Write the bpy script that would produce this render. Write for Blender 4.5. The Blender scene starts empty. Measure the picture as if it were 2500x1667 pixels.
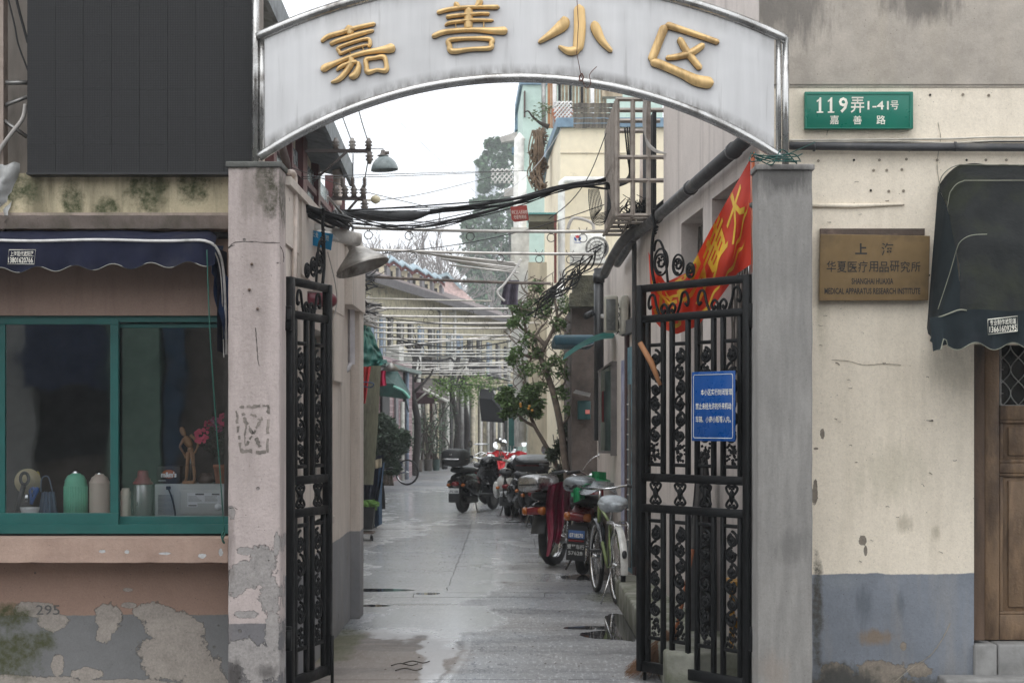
import bpy, bmesh, math, random
from mathutils import Vector, Matrix, noise as mn
V=Vector; pi=math.pi; random.seed(7)
sc=bpy.context.scene; col=sc.collection
# ---------------------------------------------------------------- camera, world, sun, exposure
F=4167.0; CX=1250.0; HY=1030.0; CH=1.6
cam=bpy.data.objects.new('camera',bpy.data.cameras.new('camera')); col.objects.link(cam); sc.camera=cam
cam.location=(0,0,CH); cam.rotation_euler=(pi/2,0,0)
cam.data.lens=60.0; cam.data.sensor_width=36; cam.data.shift_y=196.5/2500; cam.data.clip_end=2000; cam.data.clip_start=.1
cam.data.dof.use_dof=True; cam.data.dof.focus_distance=10.2; cam.data.dof.aperture_fstop=10
w=bpy.data.worlds.new('World'); sc.world=w; w.use_nodes=True; nt=w.node_tree; nt.nodes.clear()
sky=nt.nodes.new('ShaderNodeTexSky'); sky.sky_type='NISHITA'; sky.sun_disc=False
SUN_EL,SUN_ROT=math.radians(62),math.radians(200)
sky.sun_elevation=SUN_EL; sky.sun_rotation=SUN_ROT; sky.dust_density=4; sky.air_density=1
hs=nt.nodes.new('ShaderNodeHueSaturation'); hs.inputs['Saturation'].default_value=.10
mx=nt.nodes.new('ShaderNodeMix'); mx.data_type='RGBA'; mx.inputs[0].default_value=.9
mx.inputs[7].default_value=(15.0,15.5,16.1,1)
bg=nt.nodes.new('ShaderNodeBackground'); bg.inputs[1].default_value=.125
ow=nt.nodes.new('ShaderNodeOutputWorld')
nt.links.new(sky.outputs[0],hs.inputs['Color']); nt.links.new(hs.outputs[0],mx.inputs[6])
nt.links.new(mx.outputs[2],bg.inputs[0]); nt.links.new(bg.outputs[0],ow.inputs[0])
sun=bpy.data.objects.new('sun',bpy.data.lights.new('sun','SUN')); col.objects.link(sun)
sun.data.energy=.6; sun.data.angle=math.radians(35); sun.data.color=(1,.98,.95)
sun.rotation_euler=(pi/2-SUN_EL,0,math.radians(-12))
sc.view_settings.view_transform='Standard'; sc.view_settings.look='None'; sc.view_settings.gamma=1
sc.view_settings.use_curve_mapping=False; sc.view_settings.exposure=.06
# ---------------------------------------------------------------- helpers
def P(px,py,Z): return V(((px-CX)/F*Z,Z,CH+(HY-py)/F*Z))
def PX(px,Z): return (px-CX)/F*Z
def PZ(py,Z): return CH+(HY-py)/F*Z
def L1(c): c/=255; return c/12.92 if c<=.04045 else ((c+.055)/1.055)**2.4
def C(r,g,b,k=1.0): return (min(L1(r)*k,.85),min(L1(g)*k,.85),min(L1(b)*k,.85),1)
class G:                                   # small node graph helper
    def __init__(s,name):
        s.m=bpy.data.materials.new(name); s.m.use_nodes=True; s.t=s.m.node_tree; s.t.nodes.clear()
        s.geo=s.t.nodes.new('ShaderNodeNewGeometry'); s.tc=s.t.nodes.new('ShaderNodeTexCoord')
        s.pos=s.geo.outputs['Position']; s.obj=s.tc.outputs['Object']
    def put(s,sock,v):
        if v is None: return
        if isinstance(v,bpy.types.NodeSocket): s.t.links.new(v,sock)
        elif isinstance(v,(tuple,list)) and sock.type=='RGBA' and len(v)==3: sock.default_value=(*v,1)
        elif isinstance(v,(int,float)) and sock.type=='RGBA': sock.default_value=(v,v,v,1)
        elif isinstance(v,(tuple,list)) and len(v)==4 and sock.type=='VECTOR': sock.default_value=v[:3]
        else: sock.default_value=v
    def mth(s,op,a,b=None,c=None,clamp=False):
        n=s.t.nodes.new('ShaderNodeMath'); n.operation=op; n.use_clamp=clamp
        for i,v in enumerate((a,b,c)): s.put(n.inputs[i],v)
        return n.outputs[0]
    def xyz(s,v):
        n=s.t.nodes.new('ShaderNodeSeparateXYZ'); s.put(n.inputs[0],v); return n.outputs
    def scl(s,v,k,off=(0,0,0)):
        n=s.t.nodes.new('ShaderNodeMapping'); s.put(n.inputs[0],v); n.inputs[3].default_value=k; n.inputs[1].default_value=off; return n.outputs[0]
    def noise(s,v,scale,detail=4,rough=.55,dist=0,col=False):
        n=s.t.nodes.new('ShaderNodeTexNoise'); s.put(n.inputs['Vector'],v); n.inputs['Scale'].default_value=scale
        n.inputs['Detail'].default_value=detail; n.inputs['Roughness'].default_value=rough; n.inputs['Distortion'].default_value=dist
        return n.outputs['Color' if col else 'Fac']
    def vor(s,v,scale,feature='F1',out='Distance',rand=1):
        n=s.t.nodes.new('ShaderNodeTexVoronoi'); n.feature=feature; s.put(n.inputs['Vector'],v); n.inputs['Scale'].default_value=scale
        n.inputs['Randomness'].default_value=rand; return n.outputs[out]
    def rng(s,x,a,b,c=0,d=1,smooth=False):
        n=s.t.nodes.new('ShaderNodeMapRange'); s.put(n.inputs[0],x)
        if smooth: n.interpolation_type='SMOOTHSTEP'
        for i,v in zip((1,2,3,4),(a,b,c,d)): s.put(n.inputs[i],v)
        return n.outputs[0]
    def mix(s,f,a,b,mode='MIX'):
        n=s.t.nodes.new('ShaderNodeMix'); n.data_type='RGBA'; n.blend_type=mode
        s.put(n.inputs[0],f); s.put(n.inputs[6],a); s.put(n.inputs[7],b); return n.outputs[2]
    def blobs(s,x,z,bl,nz,amt=.35):        # union of noisy ellipses -> 0/1 mask
        r=None
        for (bx,bz,rx,rz) in bl:
            dx=s.mth('MULTIPLY',s.mth('SUBTRACT',x,bx),1/rx); dz=s.mth('MULTIPLY',s.mth('SUBTRACT',z,bz),1/rz)
            d=s.mth('SQRT',s.mth('ADD',s.mth('MULTIPLY',dx,dx),s.mth('MULTIPLY',dz,dz)))
            r=d if r is None else s.mth('MINIMUM',r,d)
        return s.mth('ADD',r,s.mth('MULTIPLY',s.mth('SUBTRACT',nz,.5),amt*4))
    def bump(s,h,st=.5,d=.01,nrm=None):
        n=s.t.nodes.new('ShaderNodeBump'); n.inputs['Strength'].default_value=st; n.inputs['Distance'].default_value=d
        s.put(n.inputs['Height'],h); s.put(n.inputs['Normal'],nrm); return n.outputs[0]
    def out(s,color,rough=.7,metal=0,normal=None,**kw):
        b=s.t.nodes.new('ShaderNodeBsdfPrincipled'); s.put(b.inputs['Base Color'],color); s.put(b.inputs['Roughness'],rough)
        s.put(b.inputs['Metallic'],metal); s.put(b.inputs['Normal'],normal)
        for k,v in kw.items(): s.put(b.inputs[k.replace('_',' ')],v)
        o=s.t.nodes.new('ShaderNodeOutputMaterial'); s.t.links.new(b.outputs[0],o.inputs[0]); s.b=b; return s.m
_mc={}
def mat(name,c,rough=.6,metal=0,var=.25,sc_=8,bump=.15,bs=40,bd=.004,dirt=None,dk=.5,streak=False,**kw):
    if name in _mc: return _mc[name]
    g=G(name); v=g.obj
    n1=g.noise(g.scl(v,(1,1,.18)) if streak else v,sc_,5)
    lo=tuple(x*(1-var) for x in c[:3]); hi=tuple(min(1,x*(1+var)) for x in c[:3])
    cc=g.mix(g.rng(n1,.3,.7),lo,hi)
    if dirt:
        n2=g.noise(g.scl(v,(1,1,.3)) if streak else v,sc_*.45,6,.65,.3)
        cc=g.mix(g.rng(n2,.62-dk*.2,.78-dk*.15,0,.9),cc,dirt)
    r=g.rng(g.noise(v,sc_*1.7,3),.3,.7,max(0,rough-.1),min(1,rough+.1))
    nrm=g.bump(g.noise(v,bs,4),bump,bd) if bump else None
    _mc[name]=g.out(cc,r,metal,nrm,**kw); return _mc[name]
class MB:                                  # mesh builder, world coordinates
    def __init__(s): s.v=[]; s.f=[]; s.mi=[]; s.m=0; s.sm=[]
    def add(s,vs,fs,smooth=False):
        k=len(s.v); s.v+=[V(a) for a in vs]; s.f+=[[k+i for i in f] for f in fs]; s.mi+=[s.m]*len(fs); s.sm+=[smooth]*len(fs); return s
    def box(s,a,b,M=None):
        x0,y0,z0=a; x1,y1,z1=b
        vs=[V(p) for p in ((x0,y0,z0),(x1,y0,z0),(x1,y1,z0),(x0,y1,z0),(x0,y0,z1),(x1,y0,z1),(x1,y1,z1),(x0,y1,z1))]
        if M: vs=[M@p for p in vs]
        return s.add(vs,[(0,3,2,1),(4,5,6,7),(0,1,5,4),(1,2,6,5),(2,3,7,6),(3,0,4,7)])
    def pbox(s,x0,y0,x1,y1,Z0,Z1):         # front face at depth Z0 spans these photo coordinates
        a=P(x0,y1,Z0); b=P(x1,y0,Z0); return s.box((a.x,Z0,a.z),(b.x,Z1,b.z))
    def rbox(s,a,b,r=.01,M=None,n=2):      # box with bevelled edges
        bm=bmesh.new(); bmesh.ops.create_cube(bm,size=1)
        for v in bm.verts: v.co=V([ (a[i]+b[i])/2+v.co[i]*(b[i]-a[i]) for i in range(3)])
        bmesh.ops.bevel(bm,geom=bm.edges[:],offset=r,segments=n,profile=.5,affect='EDGES')
        bm.verts.index_update(); vs=[(M@v.co if M else v.co.copy()) for v in bm.verts]; fs=[[v.index for v in f.verts] for f in bm.faces]; bm.free()
        return s.add(vs,fs,True)
    def prism(s,poly,d,n=None):            # polygon (3d points) pushed along vector d
        k=len(poly); d=V(d); poly=[V(p) for p in poly]
        nn=V((0,0,0))
        for i in range(k): nn+=poly[i].cross(poly[(i+1)%k])
        if nn.dot(d)>0: poly=poly[::-1]
        vs=poly+[p+d for p in poly]
        return s.add(vs,[tuple(range(k)),tuple(range(2*k-1,k-1,-1))]+[(i,k+i,k+(i+1)%k,(i+1)%k) for i in range(k)][::1])
    def tube(s,pts,r,n=8,closed=False,cap=True,smooth=True):
        pts=[V(p) for p in pts]; k=len(pts)
        if k<2: return s
        rs=r if isinstance(r,(list,tuple)) else [r]*k
        vs=[]; up=None
        for i,p in enumerate(pts):
            a=pts[(i-1)%k] if (i or closed) else p; b=pts[(i+1)%k] if (i<k-1 or closed) else p
            t=(b-a); t=t.normalized() if t.length>1e-9 else V((0,0,1))
            if up is None: up=V((0,0,1)) if abs(t.z)<.9 else V((1,0,0))
            u=(up-t*up.dot(t)); u=u.normalized() if u.length>1e-6 else t.orthogonal().normalized(); up=u; w_=t.cross(u)
            for j in range(n):
                q=2*pi*j/n; vs.append(p+(u*math.cos(q)+w_*math.sin(q))*rs[i])
        fs=[]; kk=k if closed else k-1
        for i in range(kk):
            for j in range(n):
                a=i*n+j; b=i*n+(j+1)%n; c=((i+1)%k)*n+(j+1)%n; d=((i+1)%k)*n+j; fs.append((a,b,c,d))
        if cap and not closed: fs.append(tuple(range(n-1,-1,-1))); fs.append(tuple(range((k-1)*n,k*n)))
        return s.add(vs,fs,smooth)
    def lathe(s,prof,o=(0,0,0),n=20,M=None,smooth=True):   # prof: (radius,z)
        o=V(o); vs=[]
        for (r,z) in prof:
            for j in range(n):
                q=2*pi*j/n; p=V((r*math.cos(q),r*math.sin(q),z)); vs.append((M@p if M else p)+o)
        fs=[]
        for i in range(len(prof)-1):
            for j in range(n): fs.append((i*n+j,i*n+(j+1)%n,(i+1)*n+(j+1)%n,(i+1)*n+j))
        return s.add(vs,fs,smooth)
    def loft(s,secs,n=16,p=2.4,M=None,cap=True):          # secs: (y,cx,cz,rx,rz) superellipse rings
        vs=[]
        for (y,cx,cz,rx,rz) in secs:
            for j in range(n):
                q=2*pi*j/n; c_,s_=math.cos(q),math.sin(q)
                x=cx+rx*math.copysign(abs(c_)**(2/p),c_); z=cz+rz*math.copysign(abs(s_)**(2/p),s_)
                q_=V((x,y,z)); vs.append(M@q_ if M else q_)
        fs=[]
        for i in range(len(secs)-1):
            for j in range(n): fs.append((i*n+j,(i+1)*n+j,(i+1)*n+(j+1)%n,i*n+(j+1)%n))
        if cap: fs.append(tuple(range(n))); fs.append(tuple(range(len(secs)*n-1,(len(secs)-1)*n-1,-1)))
        return s.add(vs,fs,True)
    def grid(s,fn,nu,nv,smooth=True,two=0):
        vs=[fn(i/nu,j/nv) for j in range(nv+1) for i in range(nu+1)]
        fs=[(j*(nu+1)+i,j*(nu+1)+i+1,(j+1)*(nu+1)+i+1,(j+1)*(nu+1)+i) for j in range(nv) for i in range(nu)]
        s.add(vs,fs,smooth)
        if two: s.add([V(v)+V((0,two,0)) for v in vs],[f[::-1] for f in fs],smooth)
        return s
    def build(s,name,mats,parent=None,kind=None,label=None,cat=None,group=None,bevel=0):
        if not isinstance(mats,(list,tuple)): mats=[mats]
        if parent is not None: o0=worldloc(parent)
        else:
            xs=[v.x for v in s.v]; ys=[v.y for v in s.v]; zs=[v.z for v in s.v]
            o0=V(((min(xs)+max(xs))/2,(min(ys)+max(ys))/2,min(zs)))
        me=bpy.data.meshes.new(name); me.from_pydata([v-o0 for v in s.v],[],s.f); me.update()
        for m in mats: me.materials.append(m)
        me.polygons.foreach_set('material_index',s.mi); me.polygons.foreach_set('use_smooth',s.sm)
        o=bpy.data.objects.new(name,me); col.objects.link(o)
        if parent is None: o.location=o0
        else: o.parent=parent
        tag(o,label,cat,group,kind); _wl[o.name]=o0
        if bevel:
            md=o.modifiers.new('bevel','BEVEL'); md.width=bevel; md.segments=2; md.limit_method='ANGLE'
        return o
_wl={}
def worldloc(o): return _wl[o.name]
def tag(o,label=None,cat=None,group=None,kind=None):
    if label: o['label']=label
    if cat: o['category']=cat
    if group: o['group']=group
    if kind: o['kind']=kind
    return o
def thing(name,label,cat,loc,group=None,kind=None):
    o=bpy.data.objects.new(name,None); col.objects.link(o); o.location=V(loc); _wl[o.name]=V(loc); o.empty_display_size=.1
    return tag(o,label,cat,group,kind)
def kids(o): return [c for c in o.children]
def dup(root,loc,rz=None,label=None,scale=None):
    def cp(o,par):
        c=o.copy(); col.objects.link(c)
        if par is not None: c.parent=par
        for ch in kids(o): cp(ch,c)
        return c
    r=cp(root,None); r.location=V(loc); _wl[r.name]=V(loc)
    if rz is not None: r.rotation_euler=(0,0,rz)
    if scale: r.scale=scale
    if label: r['label']=label
    return r
def one(name,label,cat,mb,mats,group=None,kind=None,**k): return mb.build(name,mats,None,kind,label,cat,group,**k)
def struct(name,mb,mats,parent=None,**k): return mb.build(name,mats,parent,'structure' if parent is None else None,**k)
def cr(pts,n=6,closed=False):              # catmull-rom
    pts=[V(p) for p in pts]; k=len(pts); out=[]
    if k<3: return pts
    rg=range(k if closed else k-1)
    for i in rg:
        if closed: a,b,c,d=pts[(i-1)%k],pts[i],pts[(i+1)%k],pts[(i+2)%k]
        else: a=pts[max(0,i-1)];b=pts[i];c=pts[i+1];d=pts[min(k-1,i+2)]
        for j in range(n):
            t=j/n; out.append(.5*((2*b)+(c-a)*t+(2*a-5*b+4*c-d)*t*t+(3*b-a-3*c+d)*t**3))
    if not closed: out.append(pts[-1])
    return out
def sag(a,b,d,n=14,wob=0):
    a=V(a);b=V(b); out=[]
    for i in range(n+1):
        t=i/n; p=a.lerp(b,t); p.z-=4*d*t*(1-t)
        if wob and 0<i<n: p+=V((0,random.uniform(-wob,wob),random.uniform(-wob,wob)))
        out.append(p)
    return out
_tx={}
def textdata(body,off=0.0,shear=0):
    key=(body,off)
    if key in _tx: return _tx[key]
    cu=bpy.data.curves.new('t','FONT'); cu.body=body; cu.size=1; cu.offset=off; cu.resolution_u=2; cu.fill_mode='FRONT'
    o=bpy.data.objects.new('t',cu); col.objects.link(o); dg=bpy.context.evaluated_depsgraph_get(); dg.update()
    me=bpy.data.meshes.new_from_object(o.evaluated_get(dg))
    vs=[v.co.copy() for v in me.vertices]; fs=[list(p.vertices) for p in me.polygons]
    bpy.data.objects.remove(o); bpy.data.curves.remove(cu); bpy.data.meshes.remove(me)
    if not vs: vs=[V((0,0,0)),V((1,0,0)),V((1,1,0))]; fs=[]
    x0=min(v.x for v in vs);x1=max(v.x for v in vs);y0=min(v.y for v in vs);y1=max(v.y for v in vs)
    vs=[((v.x-x0)/max(1e-6,x1-x0),(v.y-y0)/max(1e-6,y1-y0)) for v in vs]
    _tx[key]=(vs,fs); return _tx[key]
def text(mb,body,p00,ux,uz,off=.012):      # fit the words in the parallelogram p00 + a*ux + b*uz
    vs,fs=textdata(body,off); p00=V(p00);ux=V(ux);uz=V(uz)
    mb.add([p00+ux*a+uz*b for a,b in vs],fs); return mb
def ptext(mb,body,x0,y0,x1,y1,Z,off=.012,skew=0):
    a=P(x0,y1,Z); return text(mb,body,a,(PX(x1,Z)-PX(x0,Z),0,-(skew)*(y1-y0)/F*Z),(0,0,(y1-y0)/F*Z),off)
class Wall:                                # a vertical plane running through two plan points
    def __init__(s,x0,y0,x1,y1):
        s.o=V((x0,y0,0)); s.d=V((x1-x0,y1-y0,0)).normalized(); s.n=V((-s.d.y,s.d.x,0))
        if s.n.dot(V((0,0,0))-s.o)<0: s.n=-s.n   # normal looks at the camera side
    def hit(s,px,py,off=0):                # where the ray through a photo point meets the plane moved out by off
        r=V(((px-CX)/F,1,(HY-py)/F)); o=s.o+s.n*off; t=(o).dot(s.n)/r.dot(s.n)
        return V((r.x*t,t,CH+r.z*t))
    def s_(s,px,off=0): return (s.hit(px,HY,off)-s.o).dot(s.d)
    def pt(s,a,z,off=0): p=s.o+s.d*a+s.n*off; return V((p.x,p.y,z))
    def box(s,mb,a0,a1,z0,z1,o0,o1):       # along a0..a1, height z0..z1, from off o0 (in) to o1 (out)
        vs=[s.pt(a0,z0,o0),s.pt(a1,z0,o0),s.pt(a1,z0,o1),s.pt(a0,z0,o1),s.pt(a0,z1,o0),s.pt(a1,z1,o0),s.pt(a1,z1,o1),s.pt(a0,z1,o1)]
        mb.add(vs,[(0,3,2,1),(4,5,6,7),(0,1,5,4),(1,2,6,5),(2,3,7,6),(3,0,4,7)]); return mb
def fixn(o):
    bm=bmesh.new(); bm.from_mesh(o.data); bmesh.ops.recalc_face_normals(bm,faces=bm.faces[:]); bm.to_mesh(o.data); bm.free(); return o
def leaves(mb,centers,n,size,spread=1.0,seed=1,flat=.5,lw=.45):
    rd=random.Random(seed)
    for _ in range(n):
        c,r=rd.choice(centers); c=V(c)
        while True:
            q=V((rd.uniform(-1,1),rd.uniform(-1,1),rd.uniform(-1,1)))
            if q.length<=1: break
        if rd.random()<.6 and q.length>1e-3: q=q.normalized()*rd.uniform(.65,1)
        p=c+V((q.x*r[0],q.y*r[1],q.z*r[2])) if isinstance(r,(tuple,list)) else c+q*r
        a=V((rd.gauss(0,1),rd.gauss(0,1),rd.gauss(0,flat))).normalized(); b=a.cross(V((rd.gauss(0,1),rd.gauss(0,1),rd.gauss(0,1)))).normalized()
        s_=size*rd.uniform(.6,1.3); w_=s_*lw; up=a.cross(b)*s_*.12
        mb.add([p,p+a*s_*.5+b*w_*.5+up,p+a*s_,p+a*s_*.5-b*w_*.5+up],[(0,1,2),(0,2,3)])
    return mb
# ---------------------------------------------------------------- materials of the walls
K=1.12
def wallmat(name,base,bl=[],peel=None,pn=(9,.5),dado=None,moss=[],mossc=(.055,.06,.03),streak=None,top=None,st=.6,gr=70,var=.1,axis='x',drips=None,chips=0,extra=None):
    g=G(name); p=g.pos; X,Y,Z=g.xyz(p); A=X if axis=='x' else Y
    n1=g.noise(p,1.7,6,.6); n2=g.mth('ADD',g.mth('MULTIPLY',g.noise(p,pn[0],7,.68),.68),g.mth('MULTIPLY',g.noise(p,pn[0]*4.3,6,.7),.32)); n3=g.noise(p,gr,5,.6); n4=g.noise(p,6,5,.6)
    lo=tuple(c*(1-var) for c in base[:3]); hi=tuple(c*(1+var) for c in base[:3])
    c=g.mix(g.rng(n1,.3,.7),lo,hi); c=g.mix(g.rng(n4,.35,.75,0,.25),c,tuple(x*.75 for x in base[:3]))
    h=g.mth('MULTIPLY',n3,.35)
    if dado:
        dz,dc=dado; m=g.rng(g.mth('ADD',Z,g.mth('ADD',g.mth('MULTIPLY',g.mth('SUBTRACT',n2,.5),.02),g.mth('MULTIPLY',g.mth('SUBTRACT',n1,.5),.05))),dz-.003,dz+.003,1,0)
        d2=g.mix(g.rng(n1,.35,.65),tuple(x*.85 for x in dc[:3]),tuple(x*1.15 for x in dc[:3])); c=g.mix(m,c,d2)
    if top:
        tz,tc=top; m=g.rng(g.mth('ADD',Z,g.mth('MULTIPLY',g.mth('SUBTRACT',n2,.5),.02)),tz-.004,tz+.004); c=g.mix(m,c,g.mix(g.rng(n4,.3,.7),tuple(x*.8 for x in tc[:3]),tuple(x*1.12 for x in tc[:3])))
    if streak:
        sc_,s0,amt,sc2=streak; nn=g.noise(g.scl(p,(1,1,.12)),sc_,5,.6); c=g.mix(g.rng(nn,s0,s0+.2,0,amt),c,sc2)
    if bl:
        r=g.blobs(A,Z,bl,n2,pn[1]*1.9); m=g.rng(r,.985,1.015,1,0); edge=g.mth('MULTIPLY',g.rng(r,.93,1,0,1),g.rng(r,1.0,1.06,1,0))
        pc=g.mix(g.rng(g.mth('ADD',g.mth('MULTIPLY',g.noise(p,11,8,.8),.6),g.mth('MULTIPLY',g.noise(p,70,4,.7),.4)),.4,.62),tuple(x*.72 for x in peel[:3]),tuple(x*1.15 for x in peel[:3]))
        c=g.mix(m,c,pc); c=g.mix(g.mth('MULTIPLY',edge,.45),c,(.06,.055,.05)); h=g.mth('SUBTRACT',h,g.mth('MULTIPLY',m,2.2))
    if chips:
        v=g.vor(p,chips,out='Distance'); q=g.noise(p,chips*1.3,4,.7); m=g.rng(g.mth('ADD',v,g.mth('MULTIPLY',q,.12)),.105,.115,1,0)
        c=g.mix(g.mth('MULTIPLY',m,.75),c,(.12,.11,.10)); h=g.mth('SUBTRACT',h,g.mth('MULTIPLY',m,.8))
    if moss:
        r=g.blobs(A,Z,moss,g.noise(p,12,7,.7),.55); m=g.mth('MULTIPLY',g.rng(r,.6,1.15,1,0),g.rng(g.noise(p,30,6,.7),.3,.6,.35,1)); c=g.mix(m,c,mossc)
    if drips:
        for (bx,bz,rx,rz,cc,a) in drips:
            r=g.blobs(A,Z,[(bx,bz,rx,rz)],g.noise(g.scl(p,(1,1,.2)),22,5,.65),.5); c=g.mix(g.rng(r,.4,1.1,a,0),c,cc)
    c=g.mix(g.rng(g.noise(p,110,3,.7),.5,.72,0,.35),c,(.6,.58,.56),'MULTIPLY'); c=g.mix(g.rng(g.noise(p,60,3,.7),.5,.68,0,.35),c,(1.22,1.22,1.2),'MULTIPLY'); c=g.mix(g.rng(g.noise(p,22,4,.7),.45,.7,0,.28),c,(.8,.79,.77),'MULTIPLY')
    sp=g.vor(p,30,rand=1); sm=g.rng(g.mth('ADD',sp,g.mth('MULTIPLY',g.noise(p,9,3),.22)),.155,.175,1,0); c=g.mix(g.mth('MULTIPLY',sm,.6),c,(.07,.06,.055)); h=g.mth('SUBTRACT',h,g.mth('MULTIPLY',sm,.5))
    return g.out(c,.88,0,g.bump(h,st,.012))
def zz(y,Z=9.95): return PZ(y,Z)
def bb(l,Z=9.95): return [(PX(x,Z),PZ(y,Z),rx*Z/F,ry*Z/F) for x,y,rx,ry in l]
plaster=C(150,142,134,K)
m_low=wallmat('shop_lower_paint',C(146,120,106,1.12),bb([(95,1485,52,20),(135,1515,38,22),(268,1505,30,38),(258,1542,18,24),(372,1490,40,22),(410,1520,60,40),(430,1600,90,60),(470,1545,32,40),(320,1475,20,7),(318,1437,12,5),(145,1620,16,26),(220,1640,40,14),(60,1665,140,22),(300,1668,160,14),(500,1660,60,60),(25,1700,500,30)]),plaster,(13,.28),
  dado=(zz(1499),C(112,112,112,1.1)),moss=bb([(30,1590,75,70),(20,1500,70,30),(110,1560,30,30)]),mossc=(.06,.065,.025),st=.7,chips=7)
m_sill=wallmat('sill_paint',C(166,142,128,1.02),bb([(252,1345,8,4),(312,1346,6,4),(405,1350,14,3),(495,1356,9,6),(540,1348,5,9)],9.7),C(190,190,190),(40,.3),st=.5,streak=(5,.5,.25,C(120,90,78)))
m_lintel=wallmat('lintel_paint',C(142,120,108,K),st=.35,streak=(9,.5,.35,C(110,88,80)))
m_moss=wallmat('mossy_fascia',C(186,174,146,1.1),st=.8,streak=(9,.44,.75,C(104,98,76)),moss=bb([(60,470,60,40),(190,500,30,50),(370,470,50,60),(400,440,15,60),(480,450,40,60),(270,520,30,30)]),mossc=C(70,75,48),var=.12)
m_ledge=wallmat('ledge_paint',C(165,150,140,1.05),st=.5,streak=(7,.45,.6,C(112,108,92)))
m_pillar=wallmat('pillar_pink_stucco',C(182,169,165,1.04),bb([(640,1370,34,40),(610,1400,60,34),(600,1345,22,10),(660,1450,26,50),(565,1250,10,16),(575,1420,26,34),(676,1330,8,30),(590,1590,50,30),(640,1620,60,50),(665,1540,18,60),(600,1500,30,10)],9.45),C(150,145,142,1.1),(15,.35),dado=(zz(1522,9.45),C(112,110,112)),
  moss=bb([(640,440,20,60),(660,470,22,70),(585,405,40,10),(690,470,12,90)],9.45),mossc=C(66,64,50),st=1.0,gr=48,chips=5,streak=(5,.46,.5,C(136,126,120)),
  drips=[(PX(560,9.45),zz(1320,9.45),.03,.25,C(110,100,96),.6),(PX(570,9.45),zz(1650,9.45),.06,.09,C(60,56,54),.8),(PX(650,9.45),zz(1640,9.45),.07,.05,C(70,66,64),.7),(PX(620,9.45),zz(470,9.45),.10,.16,C(120,112,104),.55)])
m_cap=mat('pillar_cap_cement',C(92,92,88),.9,dirt=C(60,62,44),bump=.6,bs=60,bd=.01)
m_rpillar=wallmat('grey_cement_pillar',C(146,143,139,1.0),st=.35,gr=60,var=.12,streak=(22,.40,.45,C(118,116,113)),drips=[(1.5,zz(430,9.45),.25,.12,C(78,76,74),.8),(1.55,zz(1330,9.45),.12,.10,C(96,94,92),.5),(1.45,zz(1640,9.45),.1,.12,C(140,125,112),.4)])
m_cream=wallmat('cream_paint_wall',C(214,203,186,1.27),bb([(2106,1318,9,13),(2113,1345,4,12),(2008,1058,6,12),(1992,1095,6,3),(1990,1187,5,16),(1988,1210,8,20),(2045,1640,40,22),(2150,1640,60,30),(2245,1635,30,20),(2115,1665,120,18),(2205,1577,8,11),(2055,1510,1,1)]),C(142,132,120),(16,.3),dado=(zz(1399),C(118,123,131,1.12)),top=(zz(213),C(160,152,142,1.25)),
  st=.55,gr=34,var=.05,chips=0,streak=(6,.5,.25,C(172,160,140)),moss=bb([(2060,1690,120,70),(2250,1690,90,50),(1995,1500,14,160)]),mossc=C(78,76,70),drips=[(PX(2140,9.95),zz(1555),.12,.05,C(130,112,92),.8),(PX(2110,9.95),zz(1480),.05,.13,C(88,94,102),.6),(PX(2200,9.95),zz(1470),.03,.1,C(90,96,104),.6),(PX(2050,9.95),zz(1420),.12,.05,C(140,146,152),.5),(PX(2010,9.95),zz(700),.05,.5,C(180,172,150),.4),(PX(2180,9.95),zz(1150),.25,.2,C(196,188,168),.5),(PX(2060,9.95),zz(1660),.22,.10,C(70,70,68),.8),(PX(2330,9.95),zz(900),.2,.15,C(150,145,130),.35),(PX(2210,9.95),zz(1280),.05,.06,C(160,150,130),.5),(PX(2285,9.95),zz(1300),.03,.06,C(160,150,130),.5),(PX(1900,9.95),zz(20),.35,.25,C(90,86,82),.7),(PX(2250,9.95),zz(10),.25,.12,C(88,84,80),.7)])
m_rlane=wallmat('lane_wall_right_paint',C(198,189,183,1.12),st=.4,gr=30,axis='y',var=.08,streak=(5,.52,.5,C(150,140,136)),dado=(.95,C(190,182,178)))
m_llane=wallmat('lane_wall_left_paint',C(190,180,171,1.18),st=.5,gr=40,axis='y',dado=(.72,C(120,120,122,1.2)),streak=(6,.5,.5,C(140,130,122)),chips=3)
# ---------------------------------------------------------------- ground
g=G('wet_lane_concrete'); p=g.pos; X,Y,Z=g.xyz(p)
ps=g.scl(p,(1,.55,1)); n1=g.noise(ps,.55,5,.55,.6); n2=g.noise(p,3.5,6,.6); n3=g.noise(p,45,4,.6); fine=g.noise(p,260,3,.7)
wet=g.blobs(X,Y,[(-.95,17.5,.75,3.2),(-.72,13.9,.42,1.3),(-.35,14.0,.28,.9),(-.52,12.4,.15,1.1),(-.9,21,1.0,3.5),(-.5,25,.9,2.5),(.25,17.6,1.2,.5),(-.6,34,2.2,8),(-.52,11.2,.08,.9),(.3,20.5,.7,1.3)],n2,.22)
wet=g.mth('ADD',wet,g.mth('MULTIPLY',g.mth('SUBTRACT',g.noise(g.scl(p,(1,.45,1)),2.4,7,.65),.5),1.5)); wm=g.rng(wet,.86,1.14,1,0,True)
track=g.mth('ABSOLUTE',g.mth('SUBTRACT',g.mth('ADD',X,g.mth('MULTIPLY',g.mth('SINE',g.mth('MULTIPLY',Y,.9)),.10)),-.42)); 
tm=g.mth('MULTIPLY',g.mth('MULTIPLY',g.rng(track,.012,.035,1,0),g.rng(Y,10.5,13.6,1,0)),.6)
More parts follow.
